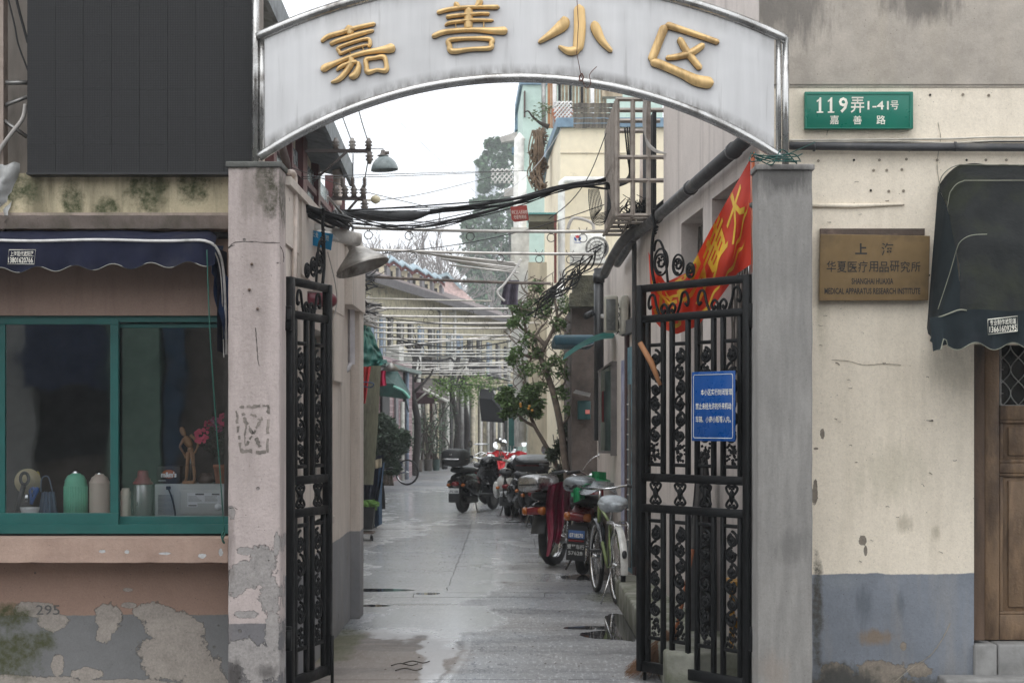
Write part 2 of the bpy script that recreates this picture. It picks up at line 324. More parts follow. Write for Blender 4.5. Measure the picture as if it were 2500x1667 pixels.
pd=g.blobs(X,Y,[(.80,12.85,.30,.30),(.86,13.4,.13,.9),(.65,13.3,.25,.12),(-1.35,16.3,.42,.16),(-1.25,14.9,.2,.10),(-.78,15.95,.11,.13),(.95,17.6,.5,.35),(.3,27.3,.4,.2)],n2,.16)
pm=g.rng(pd,.97,1.03,1,0,True)
dry=C(146,142,138,1.05); damp=C(138,143,150,1.05)
c=g.mix(g.rng(n1,.4,.62),dry,damp); c=g.mix(g.rng(n3,.35,.7,0,.35),c,(.16,.165,.17)); f2=g.noise(g.scl(p,(1,.22,1)),30,4,.75); f3=g.noise(g.scl(p,(1,.3,1)),7,6,.7); c=g.mix(g.rng(f2,.47,.60,0,.6),c,(.09,.09,.095)); c=g.mix(g.rng(f3,.45,.62,0,.5),c,(.12,.12,.125)); c=g.mix(g.rng(g.noise(g.scl(p,(1,.2,1)),44,3,.75,0),.54,.64,0,.6),c,(.62,.63,.65)); c=g.mix(g.rng(fine,.55,.66,0,.5),c,(.62,.63,.65)); c=g.mix(g.rng(g.noise(g.scl(p,(1,.4,1)),2.2,6,.65),.48,.7,0,.4),c,(.15,.15,.155))
lowleft=g.blobs(X,Y,[(-.95,11.6,.62,1.5)],n2,.25); c=g.mix(g.rng(lowleft,.85,1.15,.8,0),c,C(134,122,112,.95))
band=g.rng(g.noise(g.scl(p,(.35,1,1)),1.7,6,.65),.47,.60,0,1); c=g.mix(g.mth('MULTIPLY',band,.45),c,(.10,.10,.105)); c=g.mix(g.mth('MULTIPLY',wm,.5),c,C(206,208,211,1.0)); c=g.mix(g.mth('MULTIPLY',tm,.5),c,C(190,190,190))  # wet patches also whitened: sky sheen painted into the colour
c=g.mix(pm,c,(.035,.035,.037)); ms=g.rng(g.blobs(X,Y,[(-1.25,12.3,.15,1.0),(1.0,15.6,.3,.5)],n2,.4),.8,1.2,.7,0); c=g.mix(ms,c,C(88,90,60))
ds=g.blobs(X,Y,[(.95,16.8,.7,1.6),(.6,19,.9,.5),(.3,26.2,1.2,.8),(-.75,15.0,.5,.08)],n2,.3); c=g.mix(g.rng(ds,.7,1.3,.45,0),c,(.07,.07,.075))
r=g.rng(g.mth('ADD',g.mth('MULTIPLY',n1,.6),g.mth('MULTIPLY',f2,.4)),.38,.62,.52,.28); r=g.mix(wm,r,.17); r=g.mix(tm,r,.13); r=g.mix(pm,r,.03); r=g.mix(g.rng(lowleft,.85,1.15,.7,0),r,.55)
n5=g.noise(g.scl(p,(.35,1.0,1)),6,4,.6)
bs_=g.mth('SUBTRACT',1,g.mth('MULTIPLY',g.mth('MAXIMUM',wm,tm),.75)); nb=g.bump(g.mth('MULTIPLY',bs_,g.mth('ADD',g.mth('MULTIPLY',n3,.5),g.mth('MULTIPLY',fine,.5))),.16,.0025); nb=g.bump(g.mth('MULTIPLY',n5,bs_),.06,.01,nb)
fac=g.rng(pm,0,1,1,.02)
nb2=g.t.nodes.new('ShaderNodeMix'); nb2.data_type='VECTOR'; g.put(nb2.inputs[0],pm); g.put(nb2.inputs[4],nb); g.put(nb2.inputs[5],g.geo.outputs['Normal'])
sl=g.rng(g.mth('ADD',g.mth('MULTIPLY',f3,.5),g.mth('MULTIPLY',f2,.5)),.42,.56,.0,.75); sl=g.mth('MULTIPLY',sl,g.mth('SUBTRACT',1,g.mth('MULTIPLY',band,.75))); sl=g.mix(wm,sl,g.rng(f2,.38,.56,.35,1.0)); sl=g.mix(tm,sl,.9); sl=g.mix(pm,sl,.5); sl=g.mix(g.rng(lowleft,.85,1.15,.7,0),sl,.06)
m_lane=g.out(c,r,0,nb2.outputs[1],Specular_IOR_Level=sl)
m_soil=mat('dark_joint_grit',C(70,66,62),.9,bump=.5)
m_ground=mat('town_ground',C(120,118,114),.8,bump=.3)
gr=MB(); gr.grid(lambda u,v:V((-400+800*u,-300+1100*v,-.06)),8,8,False); struct('ground',gr,m_ground)
rd_=MB(); rd_.box((-40,-40,-.05),(40,9.0,-.012)); struct('road',rd_,mat('street_asphalt',(.05,.05,.052,1),.6,bump=.5,bs=80))
pv=MB(); pv.box((-40,9.0,-.05),(-1.3,10.0,.0)); pv.box((1.36,9.0,-.05),(40,10.0,.0)); struct('pavement',pv,mat('pavement_cement',C(120,118,115),.7,bump=.4))
lb=MB(); lb.box((-6,9.0,-.05),(6,75,-.016)); lane=struct('lane',lb,m_soil)
rows=[9.0,10.62,12.9,15.62,16.02,18.4,20.9,21.3,23.4,25.6,28.0,31,35,40,47,56,75]
cols={3:[-6,-.9,.3,6],2:[-6,6],1:[-6,6],4:[-6,-.62,6],5:[-6,-.62,6],6:[-6,-.62,.1,.5,6],7:[-6,-.62,-.2,.3,6],8:[-6,-.62,0,.6,6],9:[-6,-.65,-.1,.6,6],10:[-6,-.7,0,6],11:[-6,-.75,6],12:[-6,-.8,6]}
rd=random.Random(3)
for i in range(len(rows)-1):
    cs=cols.get(i,[-6,6]); 
    for j in range(len(cs)-1):
        e=.0035; a,b=cs[j]+e,cs[j+1]-e; c0,d0=rows[i]+e,rows[i+1]-e; t=rd.uniform(-.003,.002)
        m=MB(); k=10
        def edge(x,y,s): return V((x+.012*mn.noise(V((x*3,y*3,s)))*2,y+.02*mn.noise(V((x*2.5,y*2.5,s+9)))*2,t))
        poly=[edge(a+(b-a)*q/k,c0,1) for q in range(k)]+[edge(b,c0+(d0-c0)*q/k,2) for q in range(k)]+[edge(b-(b-a)*q/k,d0,1) for q in range(k)]+[edge(a,d0-(d0-c0)*q/k,2) for q in range(k)]
        m.prism(poly,(0,0,-.012)); m.build('paving_slab',m_lane,lane)
# raised kerb along the right wall
m_kerb=mat('kerb_cement',C(120,120,110,K),.75,dirt=C(72,76,52),dk=.9,bump=.5,bs=50,bd=.006)
m_step=mat('step_cement',C(128,127,125,K),.8,dirt=C(110,108,104),bump=.4,bs=60)
kb=thing('kerb','raised mossy cement kerb along the foot of the right lane wall','kerb',(1.1,13,0))
ys=[10.2,11.3,12.35,13.15,13.95,14.75,15.5]
for i in range(6):
    m=MB(); m.rbox((.92,ys[i]+.004,-.01),(1.62,ys[i+1]-.004,.215+rd.uniform(-.006,.006)),.018); m.build('kerb_stone',m_kerb,kb)
# ---------------------------------------------------------------- left shop building
m_green=mat('green_window_paint',C(22,84,80,1.0),.42,var=.12,bump=.05,dirt=C(60,90,86),dk=.1)
m_white=mat('white_trim',C(215,212,208),.5)
m_black=mat('black_rubber',(.012,.012,.013,1),.7)
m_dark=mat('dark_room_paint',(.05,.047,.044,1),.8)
sh=thing('shop_building','pink and brown rendered shop with a green framed sliding window left of the lane','building',(-3,9.95,0))
Z0=9.9
m=MB(); m.pbox(-900,1370,557,1740,Z0,10.2); m.build('lower_wall',m_low,sh)
m=MB(); m.box((PX(-900,9.9),9.9,zz(770,9.9)),(-1.56,10.2,zz(555,9.9))); m.build('lintel_wall',m_lintel,sh)
m=MB(); m.pbox(-900,423,557,525,9.82,10.2); m.build('fascia',m_moss,sh)
m=MB(); m.grid(lambda u,v:V((PX(-900+1457*u,9.76),9.76+.03*mn.noise(V((u*60,0,v)))*.3+.05*v,PZ(526+30*v+1.5*mn.noise(V((u*50,v*2,0))),9.76))),80,3); m.box((PX(-900,9.82),9.81,zz(556,9.9)),(-1.56,10.2,zz(524,9.9))); m.build('ledge',m_ledge,sh)
m=MB(); m.box((-6,10.0,zz(423,10)),(-1.5,10.3,6.5)); m.build('upper_wall',mat('old_upper_wall',C(140,132,124,1),.9,dirt=C(96,90,84),streak=True),sh)
m=MB()
def sillf(u,v):
    x=PX(-900+1457*u,9.7); n=mn.noise(V((x*9,v*3,0)))*.006
    return V((x,9.68+n*.8+(.03*(1-v) if v>.9 else 0),zz(1372,9.7)+(zz(1314,9.7)-zz(1372,9.7))*v+n*.6))
m.grid(sillf,150,4); a,b=PX(-900,9.7),PX(557,9.7)
m.box((a,9.70,zz(1371,9.7)),(b,9.97,zz(1314,9.7))); m.build('window_sill',m_sill,sh)
# side and back of the room
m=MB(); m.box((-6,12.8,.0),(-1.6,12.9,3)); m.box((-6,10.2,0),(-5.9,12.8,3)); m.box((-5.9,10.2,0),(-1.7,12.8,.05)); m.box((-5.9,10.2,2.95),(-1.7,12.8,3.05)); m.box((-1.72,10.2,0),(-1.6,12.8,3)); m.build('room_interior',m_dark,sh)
m=MB(); m.box((-5.8,9.98,.95),(-1.75,10.75,1.015)); m.build('counter',mat('counter_board',C(80,72,64),.6),sh)
# window
g=G('window_glass'); g.out((.9,.92,.93,1),.02,0,g.bump(g.noise(g.pos,1.6,2),.12,.02),Transmission_Weight=1.0,IOR=1.5); m_glass=g.m
wn=MB(); Zf=9.93
wn.pbox(-900,770,557,786,Zf,10.02); wn.pbox(-900,1280,557,1302,Zf-.02,10.05)
wf=wn.build('window_frame',m_green,sh)
def sash(x0,x1,y0,y1,Zs,wl=14,wr=22,wt=13,wb=26):
    m=MB(); m.pbox(x0,y0,x1,y0+wt,Zs,Zs+.035); m.pbox(x0,y1-wb,x1,y1,Zs,Zs+.035)
    m.pbox(x0,y0+wt,x0+wl,y1-wb,Zs,Zs+.035); m.pbox(x1-wr,y0+wt,x1,y1-wb,Zs,Zs+.035); m.build('sash',m_green,wf,bevel=.003)
    m=MB(); m.pbox(x0+wl-3,y0+wt-3,x1-wr+3,y1-wb+3,Zs+.012,Zs+.017); m.build('window_pane',m_glass,wf)
sash(-6,289,778,1281,Zf-.005,18,20,14,29); sash(278,580,790,1290,Zf+.035,12,20,10,30); sash(-330,0,790,1290,Zf+.035,12,20,10,30); sash(-640,-318,778,1281,Zf-.005,18,20,14,29)
# ---------------------------------------------------------------- LED screen
g=G('led_screen_face'); v=g.scl(g.obj,(1/.00965,1/.00965,1/.00965)); X,Y,Z=g.xyz(v)
fx=g.mth('ABSOLUTE',g.mth('SUBTRACT',g.mth('FRACT',X),.5)); fz=g.mth('ABSOLUTE',g.mth('SUBTRACT',g.mth('FRACT',Z),.5))
dot=g.rng(g.mth('MAXIMUM',fx,fz),.2,.3,1,0); big=g.noise(g.scl(g.obj,(1,1,.1)),2.2,3)
c=g.mix(dot,(.004,.004,.005),g.mix(big,(.016,.016,.016),(.030,.030,.029))); g.out(c,.7,0,g.bump(g.mth('MAXIMUM',fx,fz),.5,.003)); m_led=g.m
ld=thing('led_screen','large black outdoor display panel with a fine grid of dots, switched off','display',(-2.1,9.8,3.05))
x0,x1=PX(66,9.72),PX(615,9.72); zb=PZ(421,9.72); nx=8; mw=(x1-x0)/nx; mh=mw*.98
for i in range(nx):
    for j in range(9):
        m=MB(); m.box((x0+i*mw+.0007,9.72+rd.uniform(0,.0004),zb+j*mh+.0003),(x0+(i+1)*mw-.0007,9.74,zb+(j+1)*mh-.0003)); m.build('display_module',m_led,ld)
m=MB(); m.box((x0-.004,9.742,zb-.012),(x1+.004,9.93,zb+9*mh)); m.box((x0-.004,9.716,zb-.012),(x1+.004,9.742,zb-.0005)); m.build('cabinet',mat('black_cabinet_steel',(.02,.02,.022,1),.5),ld)
m_galv=mat('galvanised_steel',C(150,148,145),.45,.7,dirt=C(100,90,80)); m_conduit=mat('grey_flexible_conduit',C(165,160,155),.6)
br=thing('screen_bracket','rusty steel angle brackets left of the black display panel','bracket',(-2.9,9.9,3.1))
m=MB(); m.box((PX(0,9.9),9.86,zz(600)),(PX(13,9.9),9.95,6)); m.build('upright',mat('old_beige_steel',C(150,135,125),.7,dirt=C(100,85,75)),br)
for (xa,ya,xb,yb,w_) in ((14,202,66,202,.014),(13,257,66,237,.012),(10,295,66,335,.012)):
    m=MB(); m.tube([P(xa,ya,9.88),P(xb,yb,9.88)],w_,4); m.build('strut',m_galv,br)
m=MB(); m.tube(cr([P(62,255,9.84),P(55,290,9.84),P(25,330,9.84),P(-4,372,9.84),P(-20,420,9.85)]),.013,8); one('conduit','grey ribbed flexible conduit curving down left of the display panel','conduit',m,m_conduit)
for a,l in (([P(38,-10,9.86),P(50,40,9.86),P(68,105,9.86)],'thicker black cable hanging beside the display panel'),([P(18,-10,9.86),P(35,60,9.86),P(45,110,9.86),P(68,172,9.86)],'thinner black cable hanging beside the display panel')):
    m=MB(); m.tube(cr(a),.008 if 'thicker' in l else .005,6); one('cable',l,'cable',m,m_black)
m=MB(); m.grid(lambda u,v:V((PX(-60+110*u*(1-.3*v)+10*mn.noise(V((u*4,v*7,1))),9.8),9.8-.03*math.sin(u*9+v*5),PZ(400+140*v+8*mn.noise(V((u*5,v*5,0))),9.8))),20,20); one('plastic_sheet','crumpled whitish plastic sheet hanging at the end of the mossy fascia','sheet',m,mat('grimy_white_plastic',C(160,160,158),.5,dirt=C(110,108,104)))
# ---------------------------------------------------------------- pillars
def pillar(x0,x1,ytop,Zf,Zb,name,label,m_,cap=None):
    t=thing(name,label,'pillar',(PX((x0+x1)/2,Zf),(Zf+Zb)/2,0))
    m=MB(); a,b=PX(x0,Zf),PX(x1,Zf); zt=PZ(ytop,Zf)
    nz=60
    def f(u,v):
        s=u*3; q=min(int(s),2); r=s-q; z=zt*v; dz=.0035*mn.noise(V((a*7+u*14,z*6,1)))+.002*mn.noise(V((u*60,z*28,2)))
        e=.006*abs(mn.noise(V((z*9,q,3))))
        if q==0: return V((a+e*(r>.9)+dz,Zb+(Zf-Zb)*r,z))
        if q==1: return V((a+(b-a)*r+(e if r<.05 else -e if r>.95 else 0),Zf+dz,z))
        return V((b-dz,Zf+(Zb-Zf)*r,z))
    m.grid(f,60,nz); m.box((a+.006,Zf+.008,0),(b-.006,Zb,zt-.002)); m.build('shaft',m_,t)
    if cap:
        m=MB(); m.rbox((a-.012,Zf-.014,zt-.004),(b+.012,Zb+.01,zt+.028),.006); m.build('cap',cap,t)
    return t
pl=pillar(557,683,407,9.45,9.69,'gate_pillar','pink stucco gate pillar with a chopped square mark, left of the lane',m_pillar,m_cap)
pr=pillar(1850,1983,414,9.45,9.66,'gate_pillar','bare grey cement gate pillar right of the lane',m_rpillar,m_rpillar)
# chopped square with a character on the left pillar, cracks and nail stubs
m_chip=mat('chipped_stucco',C(158,148,140,1.0),.9,bump=.8,bs=90,bd=.01,dirt=C(95,90,84),dk=.9)
m=MB(); Zc=9.4485
def scratch(m,pts,w_,seed=0):
    pts=cr([P(x,y,Zc) for x,y in pts],8); k=len(pts)
    L=[];R=[]
    for i,p in enumerate(pts):
        t=(pts[min(i+1,k-1)]-pts[max(i-1,0)]).normalized(); n=V((-t.z,0,t.x)); h=w_*9.45/F/2
        L.append(p+n*h*(.85+1.3*mn.noise(V((p.x*60,p.z*60,seed))))); R.append(p-n*h*(.85+1.3*mn.noise(V((p.x*60,p.z*60,seed+5)))))
    vs=L+R; m.add(vs,[(i,i+1,k+i+1,k+i) for i in range(k-1) if w_<4 or mn.noise(V((pts[i].x*45,pts[i].z*45,seed+3)))>-.22])
for s,w_ in ((([578,995],[580,1040],[588,1098]),7),(([576,994],[620,992],[656,990]),8),(([656,988],[655,1030],[652,1104]),8),(([586,1100],[620,1102],[656,1104]),10),
  (([592,1008],[606,1040],[622,1065],[636,1092]),9),(([640,1018],[625,1045],[606,1080],[598,1088]),7),(([606,1015],[598,1060],[598,1085]),4),(([612,1010],[628,1018],[636,1030]),5)):
    scratch(m,s,w_)
m.build('chopped_mark',m_chip,pl)
m=MB(); Zc=9.4488
for s in (([557,605],[575,592],[620,590],[640,592],[683,593]),([557,607],[565,600],[573,598]),([624,800],[626,830],[630,880],[633,893]),([560,1240],[572,1238],[580,1243]),([683,600],[691,615],[693,640])): scratch(m,s,2)
m.build('crack',mat('dark_crack',(.05,.045,.04,1),.9),pl)
for (x,y) in ((614,645),(608,707),(628,754)):
    m=MB(); m.tube([P(x,y,9.46),P(x+1,y,9.435)],.008,7); m.build('rusty_bolt',mat('rust',C(96,80,70),.9,dirt=C(60,48,40)),pl)
m=MB(); Zc=9.8965
ptext(m,'295',88,1476,146,1500,9.897,.004,0); m.build('stencilled_number',mat('faded_grey_stencil',C(96,94,92),.9),sh)
# ---------------------------------------------------------------- right street wall
rw=thing('corner_building','cream painted corner building with blue grey dado and concrete upper wall','building',(3,9.95,0))
m=MB(); xr=PX(2378,9.95); zt=zz(213)
m.box((1.445,9.95,0),(xr,10.25,zz(840))); m.box((1.445,9.95,zz(840)),(6,10.25,7)); m.box((4.2,9.951,0),(6,10.25,zz(840))); m.build('street_wall',m_cream,rw)
m=MB(); m.grid(lambda u,v:V((PX(1850+900*u,9.945),9.944-.004*v,PZ(213-(v*6),9.945)+.002*mn.noise(V((u*90,v,0))))),100,1); m.box((1.446,9.936,zz(207)),(6,9.9499,7)); m.build('render_edge',m_cream,rw)
m=MB(); m.tube([P(1983,502,9.945),P(2080,503,9.945),P(2208,499,9.945)],[.012,.014,.006],8); m.build('patched_conduit_chase',m_cream,rw)
# screw plugs
m_plug=mat('wall_plug',C(150,140,125),.8); m_hole=mat('drilled_hole',(.02,.018,.016,1),.9)
for i,(x,y) in enumerate([(2085,391),(2147,391),(2213,389),(2288,391),(2360,391),(2407,391),(2457,391),(1998,393),(2133,416),(2165,416),(2202,414),(2170,467),(2206,466),(2271,232),(2351,231),(2414,233),(2126,465),(2268,672),(1952,200)]):
    m=MB(); dark=i in (0,4,16,17,18,13); m.tube([P(x,y,9.952),P(x,y,9.944)],.0085 if not dark else .007,8,smooth=False); m.build('screw_plug' if not dark else 'drill_hole',m_hole if dark else m_plug,rw)
m=MB(); m.tube([P(2278,1026,9.96),P(2272,1027,9.92),P(2262,1026,9.90)],[.006,.003,.0015],5); m.build('bent_nail',m_hole,rw)
m=MB(); Zc=9.9462
for s in (([2030,878],[2075,882],[2110,891],[2160,888],[2200,891]),([2290,300],[2296,340],[2288,400],[2294,470],[2286,560]),([2320,1520],[2300,1560],[2270,1600],[2225,1630],[2180,1667]),([2020,240],[2026,290],[2018,330])): scratch(m,s,2.2)
m.build('hairline_crack',mat('pale_crack',C(150,142,128),.9),rw)
m=MB(); Zc=9.9458
rk=random.Random(19)
for i in range(30):
    x=rk.uniform(1995,2370); y=rk.uniform(420,1390); 
    if 2000<x<2270 and 560<y<745: continue
    scratch(m,([x,y],[x+rk.uniform(1,6),y+rk.uniform(-2,3)],[x+rk.uniform(6,11),y+rk.uniform(-3,6)]),rk.uniform(1.2,2.6))
m.build('paint_chips',mat('chip_grey',C(128,120,108),.9),rw,kind='stuff')
# gray pipe with cables
m_dpipe=mat('dark_grey_pipe',C(62,62,64,1.1),.5,dirt=C(95,92,88),dk=.5)
pp=thing('wall_pipe','dark grey horizontal pipe under the green street sign','pipe',P(2200,358,9.9))
m=MB(); m.tube([P(1925,356,9.9),P(2140,359,9.9),P(2700,361,9.9)],.024,12); m.build('pipe',m_dpipe,pp)
for x in (1985,2330): 
    m=MB(); m.tube([P(x,358,9.9),P(x+5,358,9.9)],.029,12); m.build('pipe_clip',m_dpipe,pp)
m_cab=mat('pale_cable_sheath',C(196,190,178),.55)
for k,(ya,yb,yc,r) in enumerate(((343,340,335,.006),(347,345,344,.004),(352,349,347,.003))):
    m=MB(); m.tube(cr([P(1925,ya,9.93),P(2050,ya-1,9.93),P(2190,yb,9.93),P(2320,yb+(4 if k else -1),9.93),P(2430,yc,9.93),P(2700,yc,9.93)]),r,6); one('cable',['thickest pale cable clipped above the grey street wall pipe','thinner pale cable running just above the grey street wall pipe','thin dark-edged cable lying on top of the grey street wall pipe'][k],'cable',m,m_cab if k<2 else m_black)
# green lane number sign
m_sgreen=mat('green_enamel',C(0,112,92,1.0),.35,var=.08,bump=.03); m_signwhite=mat('sign_white_paint',C(232,228,214),.5)
sg=thing('street_sign','green enamel lane number plate reading 119 above the grey pipe','sign',P(2095,315,9.93))
m=MB(); m.rbox(tuple(P(1965,315,9.90)),tuple(P(2226,227,9.94)),.004); m.build('plate',m_sgreen,sg,bevel=0)
m=MB()
for a,b,c_,d in ((1966,228,2225,231),(1966,311,2225,314),(1966,231,1970,311),(2221,231,2225,311)): m.pbox(a,b,c_,d,9.897,9.9)
m.build('raised_rim',m_sgreen,sg)
m=MB(); Zt=9.898
ptext(m,'9',2048,238,2070,276,Zt,.02); [(m.add([P(x+5,276,Zt),P(x+11,276,Zt),P(x+11,238,Zt),P(x+8,238,Zt),P(x+5,242,Zt)],[(0,1,2,3,4)]),m.add([P(x,276,Zt-.0004),P(x+16,276,Zt-.0004),P(x+16,272.5,Zt-.0004),P(x,272.5,Zt-.0004)],[(0,1,2,3)]),m.add([P(x,246,Zt-.0004),P(x+7,241,Zt-.0004),P(x+7,246,Zt-.0004),P(x,250,Zt-.0004)],[(0,1,2,3)])) for x in (1994,2021)]; ptext(m,'弄',2077,237,2110,276,Zt,.012); ptext(m,'1-41',2118,247,2170,268,Zt,.015); ptext(m,'号',2174,246,2194,268,Zt,.01)
ptext(m,'嘉',2026,282,2048,304,Zt,.008); ptext(m,'善',2083,283,2104,304,Zt,.008); ptext(m,'路',2140,282,2162,304,Zt,.008); m.build('lettering',m_signwhite,sg)
# brass plaque
m_brass=mat('aged_brass',C(128,106,74,1.0),.42,.6,var=.12,bump=.05,dirt=C(92,80,62),dk=.5); m_ink=mat('black_print',(.015,.013,.012,1),.5)
pq=thing('brass_plaque','weathered brass name plaque of a medical research institute on the cream wall','plaque',P(2130,735,9.9))
m=MB(); m.prism([P(1998,735,9.925),P(2264,734,9.925),P(2268,577,9.925),P(2001,573,9.925)],(0,-.028,0)); m.build('plate',m_brass,pq,bevel=.002)
m=MB(); Zt=9.8955
ptext(m,'上',2088,594,2117,621,Zt,.03,); ptext(m,'海',2152,593,2182,624,Zt,.008)
for i,ch in enumerate('华夏医疗用品研究所'): ptext(m,ch,2018+i*25.8,637+(i%3),2041+i*25.8,664+(i%2),Zt,.008)
ptext(m,'SHANGHAI HUAXIA',2079,679,2181,694,Zt,.022); ptext(m,'MEDICAL APPARATUS RESEARCH INSTITUTE',2013,703,2247,718,Zt,.022); m.build('lettering',m_ink,pq)
m=MB(); m.pbox(2003,558,2258,574,9.925,9.95); m.build('wood_batten',mat('rotten_batten',C(86,74,66),.9,dirt=C(140,120,110),bump=.8),pq)
# ---------------------------------------------------------------- arch sign over the lane
g=G('brushed_stainless_panel'); n=g.noise(g.scl(g.pos,(1,1,.07)),9,6,.6); n2=g.noise(g.pos,1.3,4); 
c=g.mix(g.rng(n,.35,.65),(.57,.565,.565),(.66,.655,.655)); c=g.mix(g.rng(n2,.5,.75,0,.3),c,(.50,.495,.49))
drip=g.noise(g.scl(g.pos,(1,1,.06)),26,4,.6); c=g.mix(g.rng(drip,.60,.74,0,.55),c,(.33,.32,.31))
X,Y,Zs=g.xyz(g.pos); up=g.mth('SUBTRACT',g.mth('MULTIPLY',g.mth('SQRT',g.mth('SUBTRACT',(1490/433)**2,g.mth('POWER',g.mth('SUBTRACT',X,(1268-1250)/433),2))),1),0)
def cd_(yc,R): return g.mth('SUBTRACT',g.mth('SQRT',g.mth('ADD',g.mth('POWER',g.mth('SUBTRACT',X,PX(1268,9.65)),2),g.mth('POWER',g.mth('SUBTRACT',Zs,PZ(yc,9.65)),2))),R*9.65/F)
nn_=g.noise(g.scl(g.pos,(1,1,.25)),16,5,.7)
c=g.mix(g.mth('MULTIPLY',g.rng(cd_(1448,1500),-.12,-.03,0,.45),g.rng(nn_,.35,.65,.1,1)),c,(.22,.21,.20)); c=g.mix(g.mth('MULTIPLY',g.rng(cd_(1328,1138),.03,.085,.9,0),g.rng(nn_,.35,.6,.2,1)),c,(.16,.15,.14))
g.out(c,.5,.35,g.bump(g.noise(g.pos,1.8,3),.25,.05)); m_panel=g.m
m_ss=mat('polished_stainless_tube',C(185,184,182,1),.26,.85,var=.12,dirt=C(84,76,70),dk=.55,bump=.25,bs=30,bd=.004)
ZA=9.62
def arcp(xc,yc,R,x): return yc+R-math.sqrt(max(0,R*R-(x-xc)**2))
def lower(x,o=0): return arcp(1268,190+o,1138,x)
def upper(x,o=0): return arcp(1268,-52+o,1500,x)
ar=thing('entrance_arch','stainless steel arch sign with four raised gold characters over the lane entrance','arch sign',P(1268,400,ZA))
m=MB(); xs=[642+(1890-642)*i/60 for i in range(61)]
up_=[P(x,upper(x,6),ZA+.03) for x in xs]; lo=[P(x,lower(x,-4),ZA+.03) for x in xs]
m.add(up_+lo,[(i,i+1,62+i,61+i) for i in range(60)]); 
up2=[p+V((0,.03,0)) for p in up_]; lo2=[p+V((0,.03,0)) for p in lo]; m.add(up2+lo2,[(i,61+i,62+i,i+1) for i in range(60)])
m.build('panel',m_panel,ar)
m=MB(); m.tube([P(x,upper(x),ZA+.03) for x in [628+(1918-628)*i/60 for i in range(61)]],.029,12); m.build('upper_tube',m_ss,ar)
m=MB(); m.tube([P(x,lower(x),ZA+.03) for x in [632+(1908-632)*i/60 for i in range(61)]],.028,12); m.build('lower_tube',m_ss,ar)
for (xa,yt,yb) in ((639,90,385),(1901,90,392)):
    m=MB(); m.tube([P(xa,yt,ZA+.03),P(xa,yb-14,ZA+.03)],.016,10); m.build('side_tube',m_ss,ar)
for (xa,yt,yb) in ((624,-60,404),(1918,92,410)):
    m=MB(); m.tube([P(xa,yt,ZA+.03),P(xa,yb+8,ZA+.03)],.020,12); m.build('post',m_ss,ar)
    m=MB(); m.tube([P(xa,yb+2,ZA+.03),P(xa,yb+10,ZA+.03)],.036,12); m.build('post_foot',m_cap,ar)
m_gold=mat('worn_gold_paint',C(216,182,126,1.1),.42,.15,var=.16,sc_=14,dirt=C(140,108,70),dk=.45,bump=.2,bs=60,bd=.004,streak=True)
m_goldside=mat('dark_letter_side',C(70,55,42),.7)
def glyph(strokes,ox,oy,k,label):
    c=thing('gold_character',None,None,P(ox,oy,ZA)); c.parent=ar; c.location=P(ox,oy,ZA)-worldloc(ar)
    m=MB(); b=MB(); zb=ZA+.028; lift=.016
    for si,st in enumerate(strokes):
        closed=st[0]=='c'; st=st[1:] if closed else st
        pts=[V((ox+x/k,oy+y/k,w_*1.12/k)) for x,y,w_ in st]; n_=7
        pts=cr(pts,n_,closed)
        if not closed:                                    # rounded ends
            L=[0]
            for i in range(1,len(pts)): L.append(L[-1]+(pts[i].xy-pts[i-1].xy).length)
            T=L[-1]; q=[]
            for i,p in enumerate(pts):
                d=min(L[i],T-L[i]); r=p.z*.45; s=1 if d>=r else math.sqrt(max(.06,1-(1-d/max(r,1e-6))**2)); q.append(V((p.x,p.y,p.z*s)))
            pts=q
        kk=len(pts); nc=9; vs=[]; bs_=[]
        for i,p in enumerate(pts):
            a=pts[(i-1)%kk] if (i or closed) else p; b_=pts[(i+1)%kk] if (i<kk-1 or closed) else p
            t=(b_.xy-a.xy); t=t.normalized() if t.length>1e-6 else V((1,0)); nx_,ny_=-t.y,t.x
            for j in range(nc):
                s=-1+2*j/(nc-1); hw=p.z/2; hh=min(.020,.0019*p.z+.003)*(1-abs(s)**2.2)
                q=P(p.x+nx_*hw*s,p.y+ny_*hw*s,ZA); vs.append(V((q.x,zb-lift-hh-si*.00013,q.z)))
        fs=[]
        for i in range(kk if closed else kk-1):
            for j in range(nc-1): fs.append((i*nc+j,i*nc+j+1,((i+1)%kk)*nc+j+1,((i+1)%kk)*nc+j))
        m.add(vs,fs,True)
        ed=[];
        for i in range(kk):
            for j in (0,nc-1): v=vs[i*nc+j]; ed.append(v); ed.append(V((v.x,zb+.002,v.z)))
        f2=[]
        for i in range(kk if closed else kk-1):
            i2=(i+1)%kk; f2+= [(i*4,i*4+1,i2*4+1,i2*4),(i*4+2,i2*4+2,i2*4+3,i*4+3)]
        if not closed: f2+=[(0,2,3,1),((kk-1)*4,(kk-1)*4+1,(kk-1)*4+3,(kk-1)*4+2)]
        b.add(ed,f2,True)
    m.build('face',m_gold,c); b.build('side',m_goldside,c)
